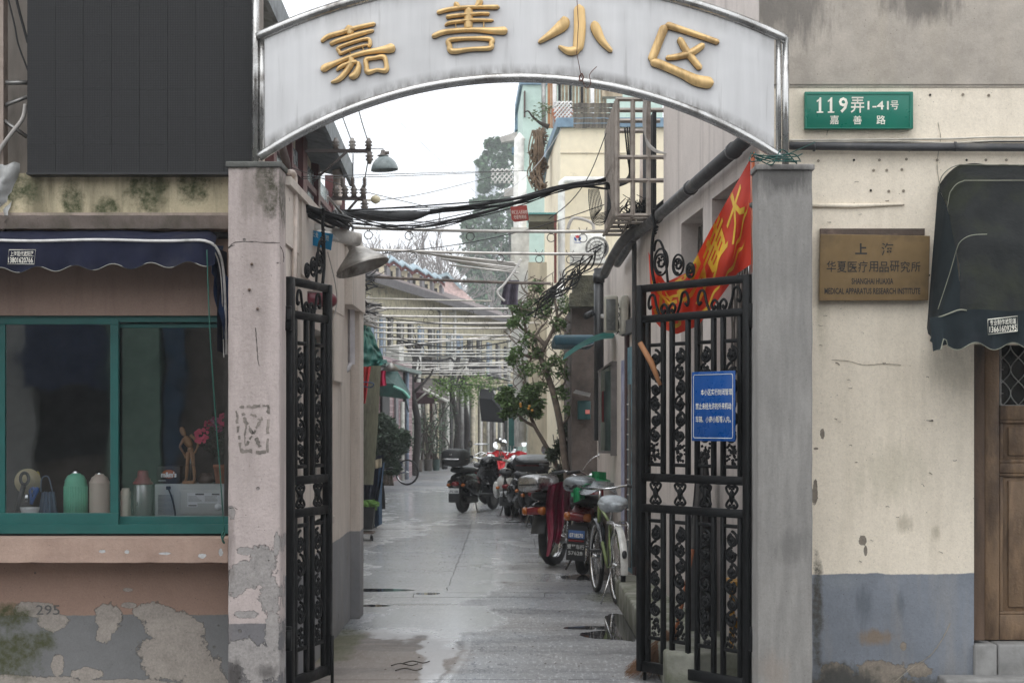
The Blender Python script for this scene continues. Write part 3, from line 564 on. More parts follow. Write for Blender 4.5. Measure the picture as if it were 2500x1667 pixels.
glyph([[(320,610,60),(450,510,84),(720,430,84),(980,350,78),(1320,275,70)],[(820,310,170),(840,400,165),(850,480,130)],[(480,660,75),(600,600,80),(850,520,90),(1080,450,80),(1290,400,50)],
 ['c',(640,720,62),(900,620,60),(1170,555,60),(1215,630,72),(1200,690,50),(1140,668,44),(900,735,50),(690,820,60),(660,790,60)],
 [(840,770,56),(870,870,60)],[(1080,700,60),(1110,800,60)],[(1675,700,170),(1560,735,150),(1400,760,105),(1150,800,88),(900,870,84),(600,990,88),(400,1080,125),(335,1150,95)],
 [(600,1140,44),(690,1060,74),(900,985,84),(990,985,70)],[(850,880,110),(870,980,120),(800,1130,105),(650,1290,90),(500,1352,40)],[(1000,965,56),(1005,1080,100),(940,1210,130),(830,1255,85)],
 ['c',(1150,935,86),(1300,905,64),(1460,885,90),(1510,1000,74),(1500,1130,92),(1340,1125,64),(1180,1160,96),(1150,1050,80)]],740,20,7.465,'')
glyph([[(780,50,110),(830,110,120),(900,190,90)],[(1395,-40,150),(1370,60,140),(1290,170,100)],[(350,300,100),(600,230,100),(900,185,100),(1300,165,90),(1860,162,105)],
 [(570,405,105),(800,370,90),(1100,345,90),(1400,320,80),(1625,322,84)],[(545,610,50),(640,550,84),(900,510,92),(1200,480,90),(1720,482,60)],[(1120,170,190),(1110,450,190),(1110,700,190)],
 [(800,560,90),(820,690,90)],[(1480,520,110),(1480,660,110)],[(235,880,110),(500,770,120),(900,720,112),(1300,710,112),(1700,730,150),(2050,728,190)],
 ['c',(670,955,110),(1200,915,92),(1640,930,120),(1660,1040,110),(1620,1145,110),(1180,1172,100),(730,1220,130),(660,1090,120)]],1030,0,9.8,'')
glyph([[(515,35,74),(520,200,82),(510,340,76),(490,385,60)],[(520,370,60),(440,390,58),(355,350,20)],[(395,125,50),(395,180,84),(320,245,62),(200,325,26)],[(628,160,48),(645,220,70),(690,310,54),(768,396,30)]],1250,0,3.136,'')
glyph([[(1175,185,54),(1300,225,46),(1450,275,42),(1590,325,42)],[(1175,190,62),(1120,330,60),(1065,470,60)],[(1062,465,66),(1150,495,62),(1300,560,64),(1420,615,80),(1545,635,84)],
 [(1280,285,46),(1340,390,52),(1450,530,46)],[(1178,442,36),(1280,430,46),(1380,398,52),(1475,335,42)]],1250,0,3.136,'')
m=MB(); m.tube([P(1408,-10,9.60),P(1412,60,9.585),P(1408,130,9.59),P(1418,183,9.60)],.0022,5); m.tube(cr([P(1418,183,9.59),P(1430,215,9.6),P(1442,205,9.6),P(1440,182,9.6),P(1457,163,9.6)]),.0022,5)
m.tube(cr([P(1414,190,9.59),P(1420,180,9.58),P(1424,192,9.58),P(1416,198,9.58),P(1416,184,9.59)]),.004,5); one('wire','thin rusty wire twisted round the lower tube of the arch','wire',m,mat('rusty_wire',C(96,60,48),.8))
# ---------------------------------------------------------------- lane side walls
RW=Wall(1.44,10,1.44-.054*20,30)
m_r2=mat('white_mesh_grille',C(90,84,78),.7)
rb=thing('lane_building_right','tall greyish pink rendered wall with barred windows, right side of the lane','building',(1.4,12,0))
def w_s(px): return RW.s_(px)
sA=-.03; sB=w_s(1620); sC=w_s(1458)
m=MB(); wins=[(w_s(1716),w_s(1663),1.72,3.10),(w_s(1830),w_s(1738),1.72,3.11)]
# wall strips round the two windows
w1=wins[1];w2=wins[0]
RW.box(m,sA,w1[0],0,3.2,-.25,0); RW.box(m,w1[1],w2[0],0,3.2,-.25,0); RW.box(m,w2[1],sC,0,3.2,-.25,0)
for w_ in (w1,w2): RW.box(m,w_[0],w_[1],0,w_[2],-.25,0); RW.box(m,w_[0],w_[1],w_[3],3.2,-.25,0)
RW.box(m,sA,sB,3.2,7.5,-.25,0); RW.box(m,sB,sC,3.2,3.3,-.25,0); m.build('wall',m_rlane,rb)
for w_ in (w1,w2):
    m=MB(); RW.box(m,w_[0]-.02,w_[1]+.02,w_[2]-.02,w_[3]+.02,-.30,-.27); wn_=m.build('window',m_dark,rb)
    for k in range(15):
        s=w_[0]+(w_[1]-w_[0])*(k+.5)/15; z=w_[2]; pts=[]
        while z<=w_[3]: pts.append(RW.pt(s+.018*math.sin((z*22)+k*pi),z,-.13)); z+=.045
        m=MB(); m.tube(pts,.007,4); m.build('mesh_bar',m_r2,wn_)
# behind the cream wall: back of the room
m=MB(); m.tube([RW.hit(1900,332,.06),RW.hit(1762,418,.06)],.043,12); 
dp=thing('lane_pipe','thick black pipe running down the lane along the right wall above the flag','pipe',RW.hit(1650,520,.06))
m=MB(); m.tube([RW.pt(w_s(1850),3.25,.07),RW.pt(w_s(1568),3.25,.07)],.045,12); m.build('pipe',m_dpipe,dp)
for px in (1822,1712,1625):
    m=MB(); m.tube([RW.pt(w_s(px),3.25,.07),RW.pt(w_s(px)+.07,3.25,.07)],.053,12); m.build('pipe_socket',m_dpipe,dp)
m=MB(); e=RW.pt(w_s(1568),3.25,.07); m.tube(cr([e,e+V((-.02,.12,-.03)),RW.pt(w_s(1552),3.2,.07),RW.pt(w_s(1525),3.13,.07)]),.04,10); m.build('elbow',m_dpipe,dp)
m=MB(); m.tube(cr([e+V((0,.1,-.02)),RW.pt(w_s(1562),3.05,.05),RW.pt(w_s(1562),.3,.05)]),.022,10); m.build('downpipe',m_dpipe,dp)
# left lane wall (gate house)
LX=-1.31
lw=thing('lane_building_left','low pale pink rendered building lining the left side of the lane behind the gate','building',(-1.5,12,0))
def lz(px,x=LX): return x*F/(px-CX)         # depth where the plane X=x shows at px
m=MB(); m_l2=m_llane
zc=2.95
ya,yb,yc_,yd=9.95,lz(784),lz(824,-1.31),14.05
# window recess between px 770..815 y 818..1260
wz0,wz1=PZ(1262,lz(800)),PZ(815,lz(795))
m.box((-1.56,9.7,0),(LX,11.3,zc)); m.box((-1.56,11.3,0),(LX,12.35,wz0)); m.box((-1.56,11.3,wz1),(LX,12.35,zc)); m.box((-1.56,11.3,wz0),(LX-.14,12.35,wz1)); m.box((-1.56,12.35,0),(LX,13.05,zc)); m.box((-3.2,13.0,0),(-1.56,13.05,zc)); m.build('wall',m_llane,lw)
m=MB(); m.box((-2.2,13.05,0),(-1.315,13.9,2.55)); m.box((-2.2,13.9,0),(-1.24,14.25,2.5)); m.box((-2.2,13.05,2.5),(-1.22,14.2,3.05)); m.build('end_bay',m_llane,lw)
m=MB()
for (a,b,z0,z1,o) in ((9.75,10.35,2.62,2.95,.02),(10.4,11.2,2.5,2.95,.03),(11.25,13.0,2.4,2.95,.035)): m.box((LX-.02,a,z0),(LX+o,b,z1))
m.box((-1.58,9.72,2.95),(LX+.05,13.1,3.0)); m.box((LX,9.75,0.0),(LX+.012,9.86,2.6)); m.box((LX,10.3,.0),(LX+.02,10.42,2.6)); m.box((LX,12.3,1.9),(LX+.03,13.02,2.5)); m.build('coping_panel',m_llane,lw)
m=MB(); m.box((LX-.13,11.34,wz0+.02),(LX-.10,12.3,wz1-.02)); wv=m.build('window',m_green,lw)
m=MB(); m.box((LX-.1,11.4,wz0+.08),(LX-.095,12.24,wz1-.08)); m.build('pane',mat('dusty_glass',(.03,.035,.04,1),.1,bump=0),wv)
m=MB(); m.box((LX-.04,11.28,wz0-.05),(LX+.03,12.37,wz0)); m.build('window_sill',m_llane,lw)
# low plaster base and gutter along the left wall
m_pvc=mat('cream_pvc_pipe',C(190,176,166,1.2),.45)
m=MB(); m.tube(cr([P(704,421,10.0),P(714,421,10.05),P(719,430,10.1),P(720,450,10.1)]),.016,10); m.tube([P(720,450,10.1),P(717,900,10.1)],.016,10); one('downpipe','cream plastic pipe bent over the coping beside the left gate pillar','pipe',m,m_pvc)
m=MB(); m.tube([P(855,640,13.7),P(856,890,13.7)],.035,4,smooth=False); m.tube([P(856,885,13.7),P(846,905,13.6)],.02,6); one('downpipe','pale square downpipe at the far end of the left lane wall','pipe',m,mat('pale_grey_pvc',C(178,176,180,1.2),.5))
# ---------------------------------------------------------------- gates
m_iron=mat('black_gate_iron',(.007,.0075,.008,1),.45,0,Specular_IOR_Level=.18,var=.3,dirt=C(52,46,42),dk=.1,bump=.35,bs=70,bd=.003)
def spiral(o,ux,uz,cx,cz,r,turns,a0,sgn,n=18,r1=.12):
    return [o+ux*(cx+r*(1-(1-r1)*i/n)*math.cos(a0+sgn*2*pi*turns*i/n))+uz*(cz+r*(1-(1-r1)*i/n)*math.sin(a0+sgn*2*pi*turns*i/n)) for i in range(n+1)]
def scrollpanel(o,ux,w_,h,full=True):
    uz=V((0,0,1)); m=MB(); c=w_/2; R=w_*.46; r=.0075; nn=max(1,round(h/(w_*2.2))) if full else 1
    ph=h*.80/(nn*2) if full else h/2
    for i in range(nn*2 if full else 0):
        cz=h-ph*(i+.5)-h*.03; s=1 if i%2==0 else -1; q=ph*.52/R
        def sp(r_,t,a,sg): return [o+ux*(c+s*r_*(1-.85*k/22)*math.cos(a+sg*2*pi*t*k/22))+uz*(cz+r_*q*(1-.85*k/22)*math.sin(a+sg*2*pi*t*k/22)) for k in range(23)]
        m.tube(sp(R,1.35,pi/2,1),[r*1.25]*23,5); m.tube(sp(R*.66,.8,-pi/2+.6,-1),r,5)
        for k in range(5):
            a=rd.uniform(0,2*pi); p=o+ux*(c+R*.55*math.cos(a))+uz*(cz+R*q*.6*math.sin(a)); m.lathe([(0,-.015),(.011,-.004),(.012,.004),(0,.016)],p,5)
        p=o+ux*c+uz*(cz-s*0); m.lathe([(0,-.022),(.015,-.008),(.015,.01),(0,.024)],p,6)
    if full:
        for k in range(26):                              # hanging leaf cluster
            p=o+ux*(c+rd.uniform(-.8,.8)*R*(1-.5*(k%3)/3))+uz*(h*.17-rd.random()*h*.15); t=ux*rd.uniform(-1,1)*.02+uz*rd.uniform(-.04,.015)+V((0,rd.uniform(-.01,.01),0)); m.tube([p,p+t*.5,p+t],[.004,.011,.003],5)
    else:
        for s in (1,-1):
            for t in (1,-1):
                m.tube(cr([o+ux*c+uz*(h/2),o+ux*(c+s*R*.6)+uz*(h/2+t*h*.2),o+ux*(c+s*R*.8)+uz*(h/2+t*h*.38),o+ux*(c+s*R*.35)+uz*(h/2+t*h*.46),o+ux*(c+s*R*.25)+uz*(h/2+t*h*.3)],4),r*1.1,5)
        m.lathe([(0,-.05),(.016,-.02),(.018,.02),(0,.05)],o+ux*c+uz*h/2,6)
        for z_ in (.08,.92): m.tube([o+ux*(c-R*.6)+uz*h*z_,o+ux*(c+R*.6)+uz*h*z_],r*1.2,5)
    return m
def gate(h0,h1,nb,label,ztop,crest,name='gate_leaf'):
    h0=V(h0);h1=V(h1); L=(h1-h0).length; ux=(h1-h0).normalized(); nrm=V((-ux.y,ux.x,0)); t=thing(name,label,'gate',(h0.x,h0.y,.05))
    M=Matrix(((ux.x,nrm.x,0,h0.x),(ux.y,nrm.y,0,h0.y),(0,0,1,0),(0,0,0,1)))
    def bar(nm,a0,a1,z0,z1,th=.035,d=0): m=MB(); m.rbox((a0,-th/2+d,z0),(a1,th/2+d,z1),.003,M,1); return m.build(nm,m_iron,t)
    bar('stile',0,.055,.06,ztop,.05); bar('stile',L-.045,L,.06,ztop-.0,.05)
    bar('rail',.055,L-.045,ztop-.045,ztop); bar('rail',.055,L-.045,ztop-.235,ztop-.19)
    bar('rail',.055,L-.045,1.235,1.285); bar('rail',.055,L-.045,1.045,1.095); bar('rail',.055,L-.045,.06,.125)
    pitch=(L-.10)/nb; bw=.028
    for i in range(nb):
        a=.055+pitch*(i+.12); b=.055+pitch*(i+.88)
        for z0,z1 in ((.125,1.045),(1.285,ztop-.235)):
            bar('bar',a,a+bw,z0,z1,.028); bar('bar',b-bw,b,z0,z1,.028)
            lo_,hi_=(z0+.15,z1-.05) if z0<1 else (z0+.055,z1-.14)
            for zc_ in (lo_,hi_): bar('cross_bar',a+bw,b-bw,zc_-.011,zc_+.011,.022)
            o=M@V((a+bw,0,lo_+.011)); scrollpanel(o,ux,b-a-2*bw,hi_-lo_-.022).build('scroll_panel',m_iron,t)
        o=M@V((a+bw*.8,0,1.095)); scrollpanel(o,ux,b-a-1.6*bw,.14,False).build('scroll_ornament',m_iron,t)
    # horn scrolls in the top band
    for i in range(max(1,nb//2)):
        c=.05+(L-.1)*(i+.5)/max(1,nb//2); m=MB(); z=ztop-.235; hh=.19
        for s in (-1,1):
            f=lambda x,zz_: M@V((c+s*x,0,z+zz_))
            m.tube(cr([f(.155,.10),f(.175,.085),f(.185,.12),f(.165,.165),f(.13,.16),f(.11,.10),f(.075,.03),f(.045,.006),f(.015,.03),f(.01,.08),f(.04,.105),f(.065,.08),f(.05,.05),f(.03,.06)],5),.0085,6)
            m.lathe([(0,-.014),(.014,0),(0,.014)],f(.035,.065),6); m.lathe([(0,-.012),(.012,0),(0,.012)],f(.10,.075),6); m.lathe([(0,-.012),(.012,0),(0,.012)],f(.095,.03),6)
        m.build('horn_scroll',m_iron,t)
    # crest on the free end
    m=MB(); z=ztop
    for (cx,cz,R,tn) in crest:
        c=M@V((cx,0,z+cz)); rr=[]
        m.tube(spiral(c,ux,V((0,0,1)),0,0,R,1.6,-pi/2,1,26),.008,6); m.tube([c+ux*R*math.cos(a)+V((0,0,R*1.25*math.sin(a))) for a in [k*2*pi/18 for k in range(18)]],.007,5,closed=True)
        for k in range(7): a=k*2*pi/7; m.lathe([(0,-.01),(.011,0),(0,.01)],c+ux*R*.45*math.cos(a)+V((0,0,R*.45*math.sin(a))),5)
    if crest:
        cx,cz,R,_=crest[0]; base=M@V((cx+R*.9,0,z)); 
        m.tube(cr([base,M@V((cx+R*1.35,0,z+.12)),M@V((cx+R*1.2,0,z+.27)),M@V((cx+R*.9,0,z+.36)),M@V((cx+R*1.15,0,z+.42)),M@V((cx+R*1.0,0,z+.46))],5),.010,6)
        m.tube(cr([M@V((cx-R,0,z)),M@V((cx-R*.6,0,z+.16)),M@V((cx,0,z+.25)),M@V((cx+R*.7,0,z+.26)),M@V((cx+R,0,z+.2))],5),.008,6)
        for k in range(10): p=M@V((cx+R*.9+rd.uniform(-.03,.03),0,z+.24+k*.018)); m.lathe([(0,-.012),(.013,0),(0,.012)],p,5)
        m.build('crest_scroll',m_iron,t)
    # hinges
    for zh in (ztop-.24,.36):
        m=MB(); m.rbox((-.035,-.03,zh-.07),(.0,.03,zh+.07),.006,M); m.tube([M@V((-.045,-.02,zh-.05)),M@V((-.045,-.02,zh+.05))],.022,10); m.build('hinge',m_iron,t)
    m=MB(); m.tube([M@V((L-.02,-.03,.0)),M@V((L-.02,-.03,.30))],.010,8); m.build('drop_bolt',m_iron,t)
    return t,M,L
gl,ML,LL=gate((-1.288,9.80,0),(-1.12,10.43,0),2,'black wrought iron gate leaf, narrow and folded back against the left lane wall',2.435,[(.50,.13,.055,1),(.40,.09,.045,1),(.30,.06,.033,1)])
gr_,MR,LR=gate((1.375,9.78,0),(.789,10.60,0),4,'black wrought iron gate leaf with blue notice board, wide, right of the lane opening',2.447,[(.80,.13,.065,1),(.64,.10,.05,1),(.53,.06,.035,1)])
m=MB(); m.box((1.372,9.70,0),(1.40,9.78,2.45)); m.box((1.405,9.66,0),(1.44,9.95,3.0)); one('gate_post','slim grey steel gate post against the right cement pillar','post',m,m_galv)
# notice board on the right leaf
a=(MR.inverted()@P(1693,1000,10.15)).x; 
def gx(px):                                   # ray to the gate plane
    r=V(((px-CX)/F,1,0)); o=V((1.375,9.78,0)); d=V((.789-1.375,.82,0)).normalized(); n=V((-d.y,d.x,0)); t=o.dot(n)/r.dot(n); p=r*t; return (p-o).dot(d),p.y
s0,y0=gx(1705); s1,y1=gx(1811); zt0=PZ(908,(y0+y1)/2+.1); zb0=PZ(1076,(y0+y1)/2+.1)
m_blue=mat('blue_notice_enamel',C(0,72,142,.95),.3,var=.05,bump=0); nrm=V((MR[0][1],MR[1][1],0)); 
sgn=-1 if nrm.y>0 else 1
m=MB(); m.rbox((s1,sgn*.05-.003,zb0),(s0,sgn*.05+.003,zt0),.0025,MR); nb_=m.build('notice_board',m_blue,gr_)
m=MB(); ws=.0035; d0=sgn*.05+sgn*.0045
def gq(m,a0,a1,z0,z1): m.add([MR@V((a0,d0,z0)),MR@V((a1,d0,z0)),MR@V((a1,d0,z1)),MR@V((a0,d0,z1))],[(0,1,2,3)])
e=.018; rr=.012
loop=[]
for (cx,cz,a0) in ((s0-e-rr,zt0-e-rr,0),(s1+e+rr,zt0-e-rr,90),(s1+e+rr,zb0+e+rr,180),(s0-e-rr,zb0+e+rr,270)):
    for k in range(5): a=math.radians(a0+k*22.5); loop.append(MR@V((cx+rr*math.cos(a),d0,cz+rr*math.sin(a))))
m.tube(loop,.0018,4,closed=True); m.build('border_line',m_signwhite,nb_)
H=zt0-zb0; W_=s0-s1
for txt,fa,fb,fy in (('本小区实行封闭管理,',.22,.955,.30),('禁止未经允许的外来机动',.10,.92,.50),('车辆、小商小贩等入内。',.10,.91,.69)):
    m=MB(); za=zt0-H*fy-H*.045; h_=H*.095; a0=s1+W_*(1-fb) ; xa=s0-W_*(1-(1-fb)) 
    # text runs from the free side (left in the photo) to the hinge side
    left=s0-0*W_; p0=MR@V((s0-W_*fa,d0,za)); p1=MR@V((s0-W_*fb,d0,za)); text(m,txt,p0,p1-p0,(0,0,h_),.006); m.build('lettering',m_signwhite,nb_)
# ---------------------------------------------------------------- left awning
m_navy=mat('navy_awning_canvas',C(30,33,50,1.0),.85,Specular_IOR_Level=.15,var=.2,bump=.2,bs=120,dirt=C(50,50,58),dk=.4); m_pipe=mat('white_awning_piping',C(205,203,200),.6,dirt=C(120,118,112),dk=.6)
m_navyin=mat('bright_navy_canvas',C(26,52,92,1),.7)
aw=thing('awning','dark navy canvas awning with white piping and scalloped valance over the shop window','awning',(-2.8,9.6,2.3))
ZV=9.56
def vtop(x): return 588+1.5*math.sin(x*.02)+ (0 if x<500 else (x-500)**2*.02)
def vbot(x): return 660+7*math.cos((x-45)/92*2*pi)+x*.004*-8+ (0 if x<505 else 0)
def vf(u,v):
    x=-900+1425*u; yt=vtop(x); yb=vbot(x); 
    if x>455: yb=yb-0
    y=yt+(yb-yt)*v; z=ZV+.015*math.sin(x*.05+v)*v-.01*v; 
    if x>490: z+=(x-490)*.0006
    return P(x,y,z)
m=MB(); m.grid(vf,240,6); m.build('valance',m_navy,aw)
m=MB(); pts=[P(x,vtop(x)-1,ZV-.004) for x in range(-900,500,14)]+cr([P(500,588,ZV-.004),P(522,598,ZV+.02),P(537,622,ZV+.05),P(545,660,ZV+.1),P(549,720,ZV+.14),P(551,800,ZV+.18),P(553,865,ZV+.2)])
m.tube(pts,.0085,6); m.tube([p+V((-.015,-.002,-.018)) for p in pts[-28:]],.004,5); m.build('piping',m_pipe,aw)
m=MB(); m.tube([P(-900+1405*i/200,vbot(-900+1405*i/200),ZV-.012) for i in range(201)],.0028,4); m.build('hem',mat('grey_hem',C(140,138,130),.7),aw)
m=MB(); m.grid(lambda u,v:P(-900+1425*u+6*v*u,vtop(-900+1425*u)-2-22*math.sin(v*pi/2)+(6*mn.noise(V((u*22,v*3,0)))*v),ZV+.01+.33*v),120,6); m.build('canopy',m_navy,aw)
m=MB()
def sd(u,v):
    y=600+(828-600)*v; x=505+18*u+ (28*v)*(1-.0*u)+6*math.sin(v*9+u*3); z=ZV+.02+.20*u+.1*v; return P(x+22*u*(1-v*.6)+(8 if v>.3 else 0),y,z)
m.grid(sd,8,24); m.build('side_flap',m_navyin,aw)
m=MB(); m.grid(lambda u,v:P(530+24*u,606+u*10+(250)*v,ZV+.06+.28*u),6,24); m.build('side_curtain',m_navy,aw)
m=MB(); m.tube([P(-900,580,9.86),P(556,575,9.86)],.02,8); m.build('roller_tube',m_black,aw)
m=MB(); Zt=9.538
ptext(m,'上海现代遮阳篷',25,613,82,626,Zt,.004,); ptext(m,'13801620766',20,628,80,642,Zt,.01)
m.tube([P(18,645,Zt),P(22,610,Zt),P(87,610,Zt),P(83,645,Zt)],.0022,4,closed=True); m.build('printed_label',m_signwhite,aw)
m=MB(); m.tube(cr([P(505,610,9.55),P(512,800,9.56),P(525,1000,9.6),P(537,1150,9.62),P(547,1300,9.64)]),.0035,5); m.tube(cr([P(547,1295,9.64),P(541,1310,9.64),P(548,1325,9.64),P(543,1318,9.63),P(550,1300,9.63)]),.005,5); one('cord','green awning pull cord hanging across the shop window','cord',m,mat('green_cord',C(30,90,78),.6))
# ---------------------------------------------------------------- right awning
m_aw2=mat('dark_green_black_canvas',C(32,34,34,1.0),.7,Specular_IOR_Level=.15,var=.35,sc_=4,bump=.7,bs=7,bd=.03,dirt=C(46,50,34),dk=.9)
m_aw3=mat('faded_navy_canvas',C(33,40,43,1.0),.8,Specular_IOR_Level=.15,var=.25,sc_=4,bump=.25,bs=50,dirt=C(48,52,58),dk=.5)
rwn=thing('awning','hooded dark green black canvas awning over the wooden door','awning',(2.9,9.7,2.2))
# hoops: (y px of top line, depth, left px at the bottom)
def hood(u,v):                      # v:0 wall top ->1 front hem, u across: 0 left
    hoop=[(402,9.92),(440,9.72),(590,9.45),(800,9.25)]
    t=v*3; i=min(2,int(t)); f=t-i; yt=hoop[i][0]+(hoop[i+1][0]-hoop[i][0])*f; Zd=hoop[i][1]+(hoop[i+1][1]-hoop[i][1])*f
    xl=[2290,2312,2342,2345]; xs_=xl[i]+(xl[i+1]-xl[i])*f
    yt+=6*math.sin(f*pi)*(1 if i else .4)
    x=xs_+(2760-xs_)*u; y=yt+3*mn.noise(V((u*8,v*6,0)))*2+ (55*(1-min(1,u*8))**2)*(1 if v<.8 else .6)
    return P(x,y,Zd)
m=MB(); m.grid(hood,50,30); m.build('canopy',m_aw2,rwn)
def hoodside(u,v):
    pts=[P(2290,455,9.92),P(2310,500,9.72),P(2338,650,9.45),P(2345,835,9.25)]
    bot=[P(2263,800,9.93),P(2266,815,9.74),P(2270,832,9.5),P(2276,848,9.27)]
    t=u*3; i=min(2,int(t)); f=t-i; a=pts[i].lerp(pts[i+1],f); b=bot[i].lerp(bot[i+1],f); q=a.lerp(b,v); q.x+=.012*math.sin(f*pi)*(1 if i>0 else 0); return q
m=MB(); m.grid(hoodside,24,20); m.build('side_panel',m_aw3,rwn)
for k,pts in enumerate(([P(2760,405,9.9),P(2400,403,9.9),P(2335,405,9.89),P(2300,430,9.88),P(2291,470,9.9)],[P(2760,441,9.70),P(2400,441,9.7),P(2350,443,9.70),P(2325,462,9.70),P(2314,500,9.71),P(2290,690,9.73),P(2284,740,9.75)],[P(2410,572,9.42),P(2370,575,9.42),P(2345,590,9.43),P(2335,612,9.44),P(2318,670,9.46),P(2290,755,9.5)],[P(2360,758,9.22),P(2340,757,9.22),P(2300,772,9.23),P(2270,778,9.24)])):
    m=MB(); m.tube(cr(pts,6),[.003,.0026,.0024,.004][k],5); m.build('piping',mat('grimy_awning_piping',C(140,140,124),.7,dirt=C(96,98,84),dk=.8),rwn)
def val(u,v):
    x=2270+490*u; yt=775-18*min(1,u*5)+2*math.sin(u*20); 
    px=x; yb=845+9*math.cos((px-2330)/92*2*pi)+ (18 if px<2292 else 0)-(12 if 2296<px<2304 else 0)
    return P(x+8*v*(1-u),yt+(yb-yt)*v,9.23-.02*v+.02*math.sin(x*.09)*v)
m=MB(); m.grid(val,110,6); m.build('valance',m_aw3,rwn)
m=MB(); m.tube([val(i/150,1)+V((0,-.002,0)) for i in range(4,151)],.0025,4); m.build('hem',mat('grimy_awning_piping',C(140,140,124),.7),rwn)
m=MB(); Zt=9.195
def skt(m,s,x0,y0,x1,y1,off): a=P(x0,y1,Zt); text(m,s,a,(PX(x1,Zt)-PX(x0,Zt),0,.0105),(0,0,(y1-y0)/F*Zt),off)
skt(m,'专业制作遮阳蓬',2417,781,2481,795,.004); skt(m,'13661609295',2416,797,2482,812,.01)
m.tube([P(2412,817,Zt),P(2412,780,Zt),P(2484,772,Zt),P(2484,808,Zt)],.003,4,closed=True); m.build('printed_label',m_signwhite,rwn)
# ---------------------------------------------------------------- door with lattice glass
m_wood=mat('weathered_brown_wood',C(128,104,80,1.05),.6,var=.35,sc_=14,dirt=C(58,42,32),dk=.8,streak=True,bump=.6,bs=60,bd=.005)
m_wood2=mat('dark_brown_door_wood',C(92,72,56,1.0),.55,var=.35,sc_=12,dirt=C(40,30,24),dk=.7,streak=True,bump=.5,bs=60,bd=.004)
dr=thing('wooden_door','old brown panelled wooden door with leaded lattice glass under the right awning','door',(3.0,10.08,.4)); ZD=10.08
m=MB(); m.pbox(2375,845,2404,1562,9.98,10.2); m.build('frame',m_wood2,dr)
def dpan(n_,x0,y0,x1,y1,z0,z1,mt=m_wood): m=MB(); a=P(x0,y1,z0); b=P(x1,y0,z0); m.rbox((a.x,z0,a.z),(b.x,z1,b.z),.006); return m.build(n_,mt,dr)
dpan('stile',2404,845,2440,1562,ZD,ZD+.05); dpan('stile',2660,845,2700,1562,ZD,ZD+.05)
for (y0_,y1_) in ((990,1025),(1130,1155),(1500,1562)): dpan('rail',2440,y0_,2660,y1_,ZD+.001,ZD+.05)
for (y0_,y1_) in ((1025,1130),(1155,1500)):
    dpan('door_panel',2440,y0_,2660,y1_,ZD+.03,ZD+.045); dpan('raised_panel',2462,y0_+18,2638,y1_-18,ZD+.012,ZD+.035)
    for a in ((2440,y0_,2660,y0_+8),(2440,y1_-8,2660,y1_),(2440,y0_+8,2449,y1_-8)): dpan('moulding',*a,ZD+.006,ZD+.035)
m=MB(); m.pbox(2443,700,2660,994,ZD+.03,ZD+.034); m.build('glass_pane',mat('dark_door_glass',(.01,.012,.012,1),.12,bump=0),dr)
m=MB(); px_=37.5; py_=58
def lat(x,ph): return 
for i in range(6):
    for s in (1,-1):
        xc=2486-px_/1+i*px_*1.0
        pts=[P(xc+s*px_/2*math.cos((y-960)/py_*pi*1.0),y,ZD+.02) for y in range(820,993,4)]
        if xc>2440: m.tube([p for p in pts],.0035,5)
for y in range(844,994,58): m.box(tuple(P(2446,y+1,ZD+.016)),tuple(P(2449,y-1,ZD+.024)))
m.build('lattice',m_galv,dr)
m=MB(); m.pbox(2441,830,2445,994,ZD+.008,ZD+.03); m.pbox(2441,988,2660,993,ZD+.008,ZD+.03); m.build('glass_bead',m_galv,dr)
st=thing('door_step','grey cement door step split by a joint','step',P(2450,1700,9.95))
for k,(xa,xb) in enumerate(((2378,2434),(2436,2800))):
    m=MB(); a=P(xa,1800,9.93); b=P(xb,1572,9.93); m.rbox((a.x,9.92,a.z),(b.x,10.2,b.z),.012); m.build('step_block',m_step,st)
m=MB(); a=P(2305,1800,9.75); b=P(2800,1656,9.75); m.rbox((a.x,9.72,a.z),(b.x,9.92,b.z),.014); m.build('step_block',m_step,st)
m=MB(); m.box((xr,10.2,0),(4.2,10.25,3)); m.build('door_surround',m_dark,rw)
# ---------------------------------------------------------------- houses across the street (behind the camera)
op=thing('opposite_building','row of brown plastered houses across the street','building',(0,-7.5,0))
m=MB(); m.box((-16,-8.5,0),(16,-7.5,6.0)); m.build('wall',mat('opposite_plaster',C(150,140,130),.8,dirt=C(100,94,88)),op)
for i in range(9):
    m=MB(); m.box((-14+i*3.2,-7.5,1.0),(-12.6+i*3.2,-7.44,2.5)); m.build('window',mat('opposite_glass',(.03,.04,.045,1),.15,bump=0),op)
    m=MB(); m.box((-14+i*3.2,-7.5,3.6),(-12.6+i*3.2,-7.44,5.0)); m.build('window',mat('opposite_glass',(.03,.04,.045,1),.15),op)
for (xa,xb,za,zb_,cc_,nm_) in ((-8.6,-7.6,0,3.3,C(220,220,215),'added_white_panel'),(-7.6,-6.4,2.1,3.1,C(70,86,120),'added_blue_awning'),(-6.4,-5.6,0,3.4,C(170,205,185),'added_green_panel'),(-5.5,-5.3,0,3.4,C(90,120,150),'added_blue_strip'),(-12,-8.8,2.6,3.6,C(210,206,196),'added_pale_panel'),(3,7,2.6,3.4,C(200,196,186),'added_pale_panel')):  # unseen panels added to brighten and tint the shop window reflections
    m=MB(); m.box((xa,-7.5,za),(xb,-7.2 if 'awn' not in nm_ else -6.7,zb_)); m.build(nm_,mat('opposite_'+nm_,cc_,.7,bump=0),op)
m=MB(); m.box((-16,-9.5,6.0),(16,-7.2,6.4)); m.build('roof',mat('dark_tile',(.05,.045,.045,1),.8),op)
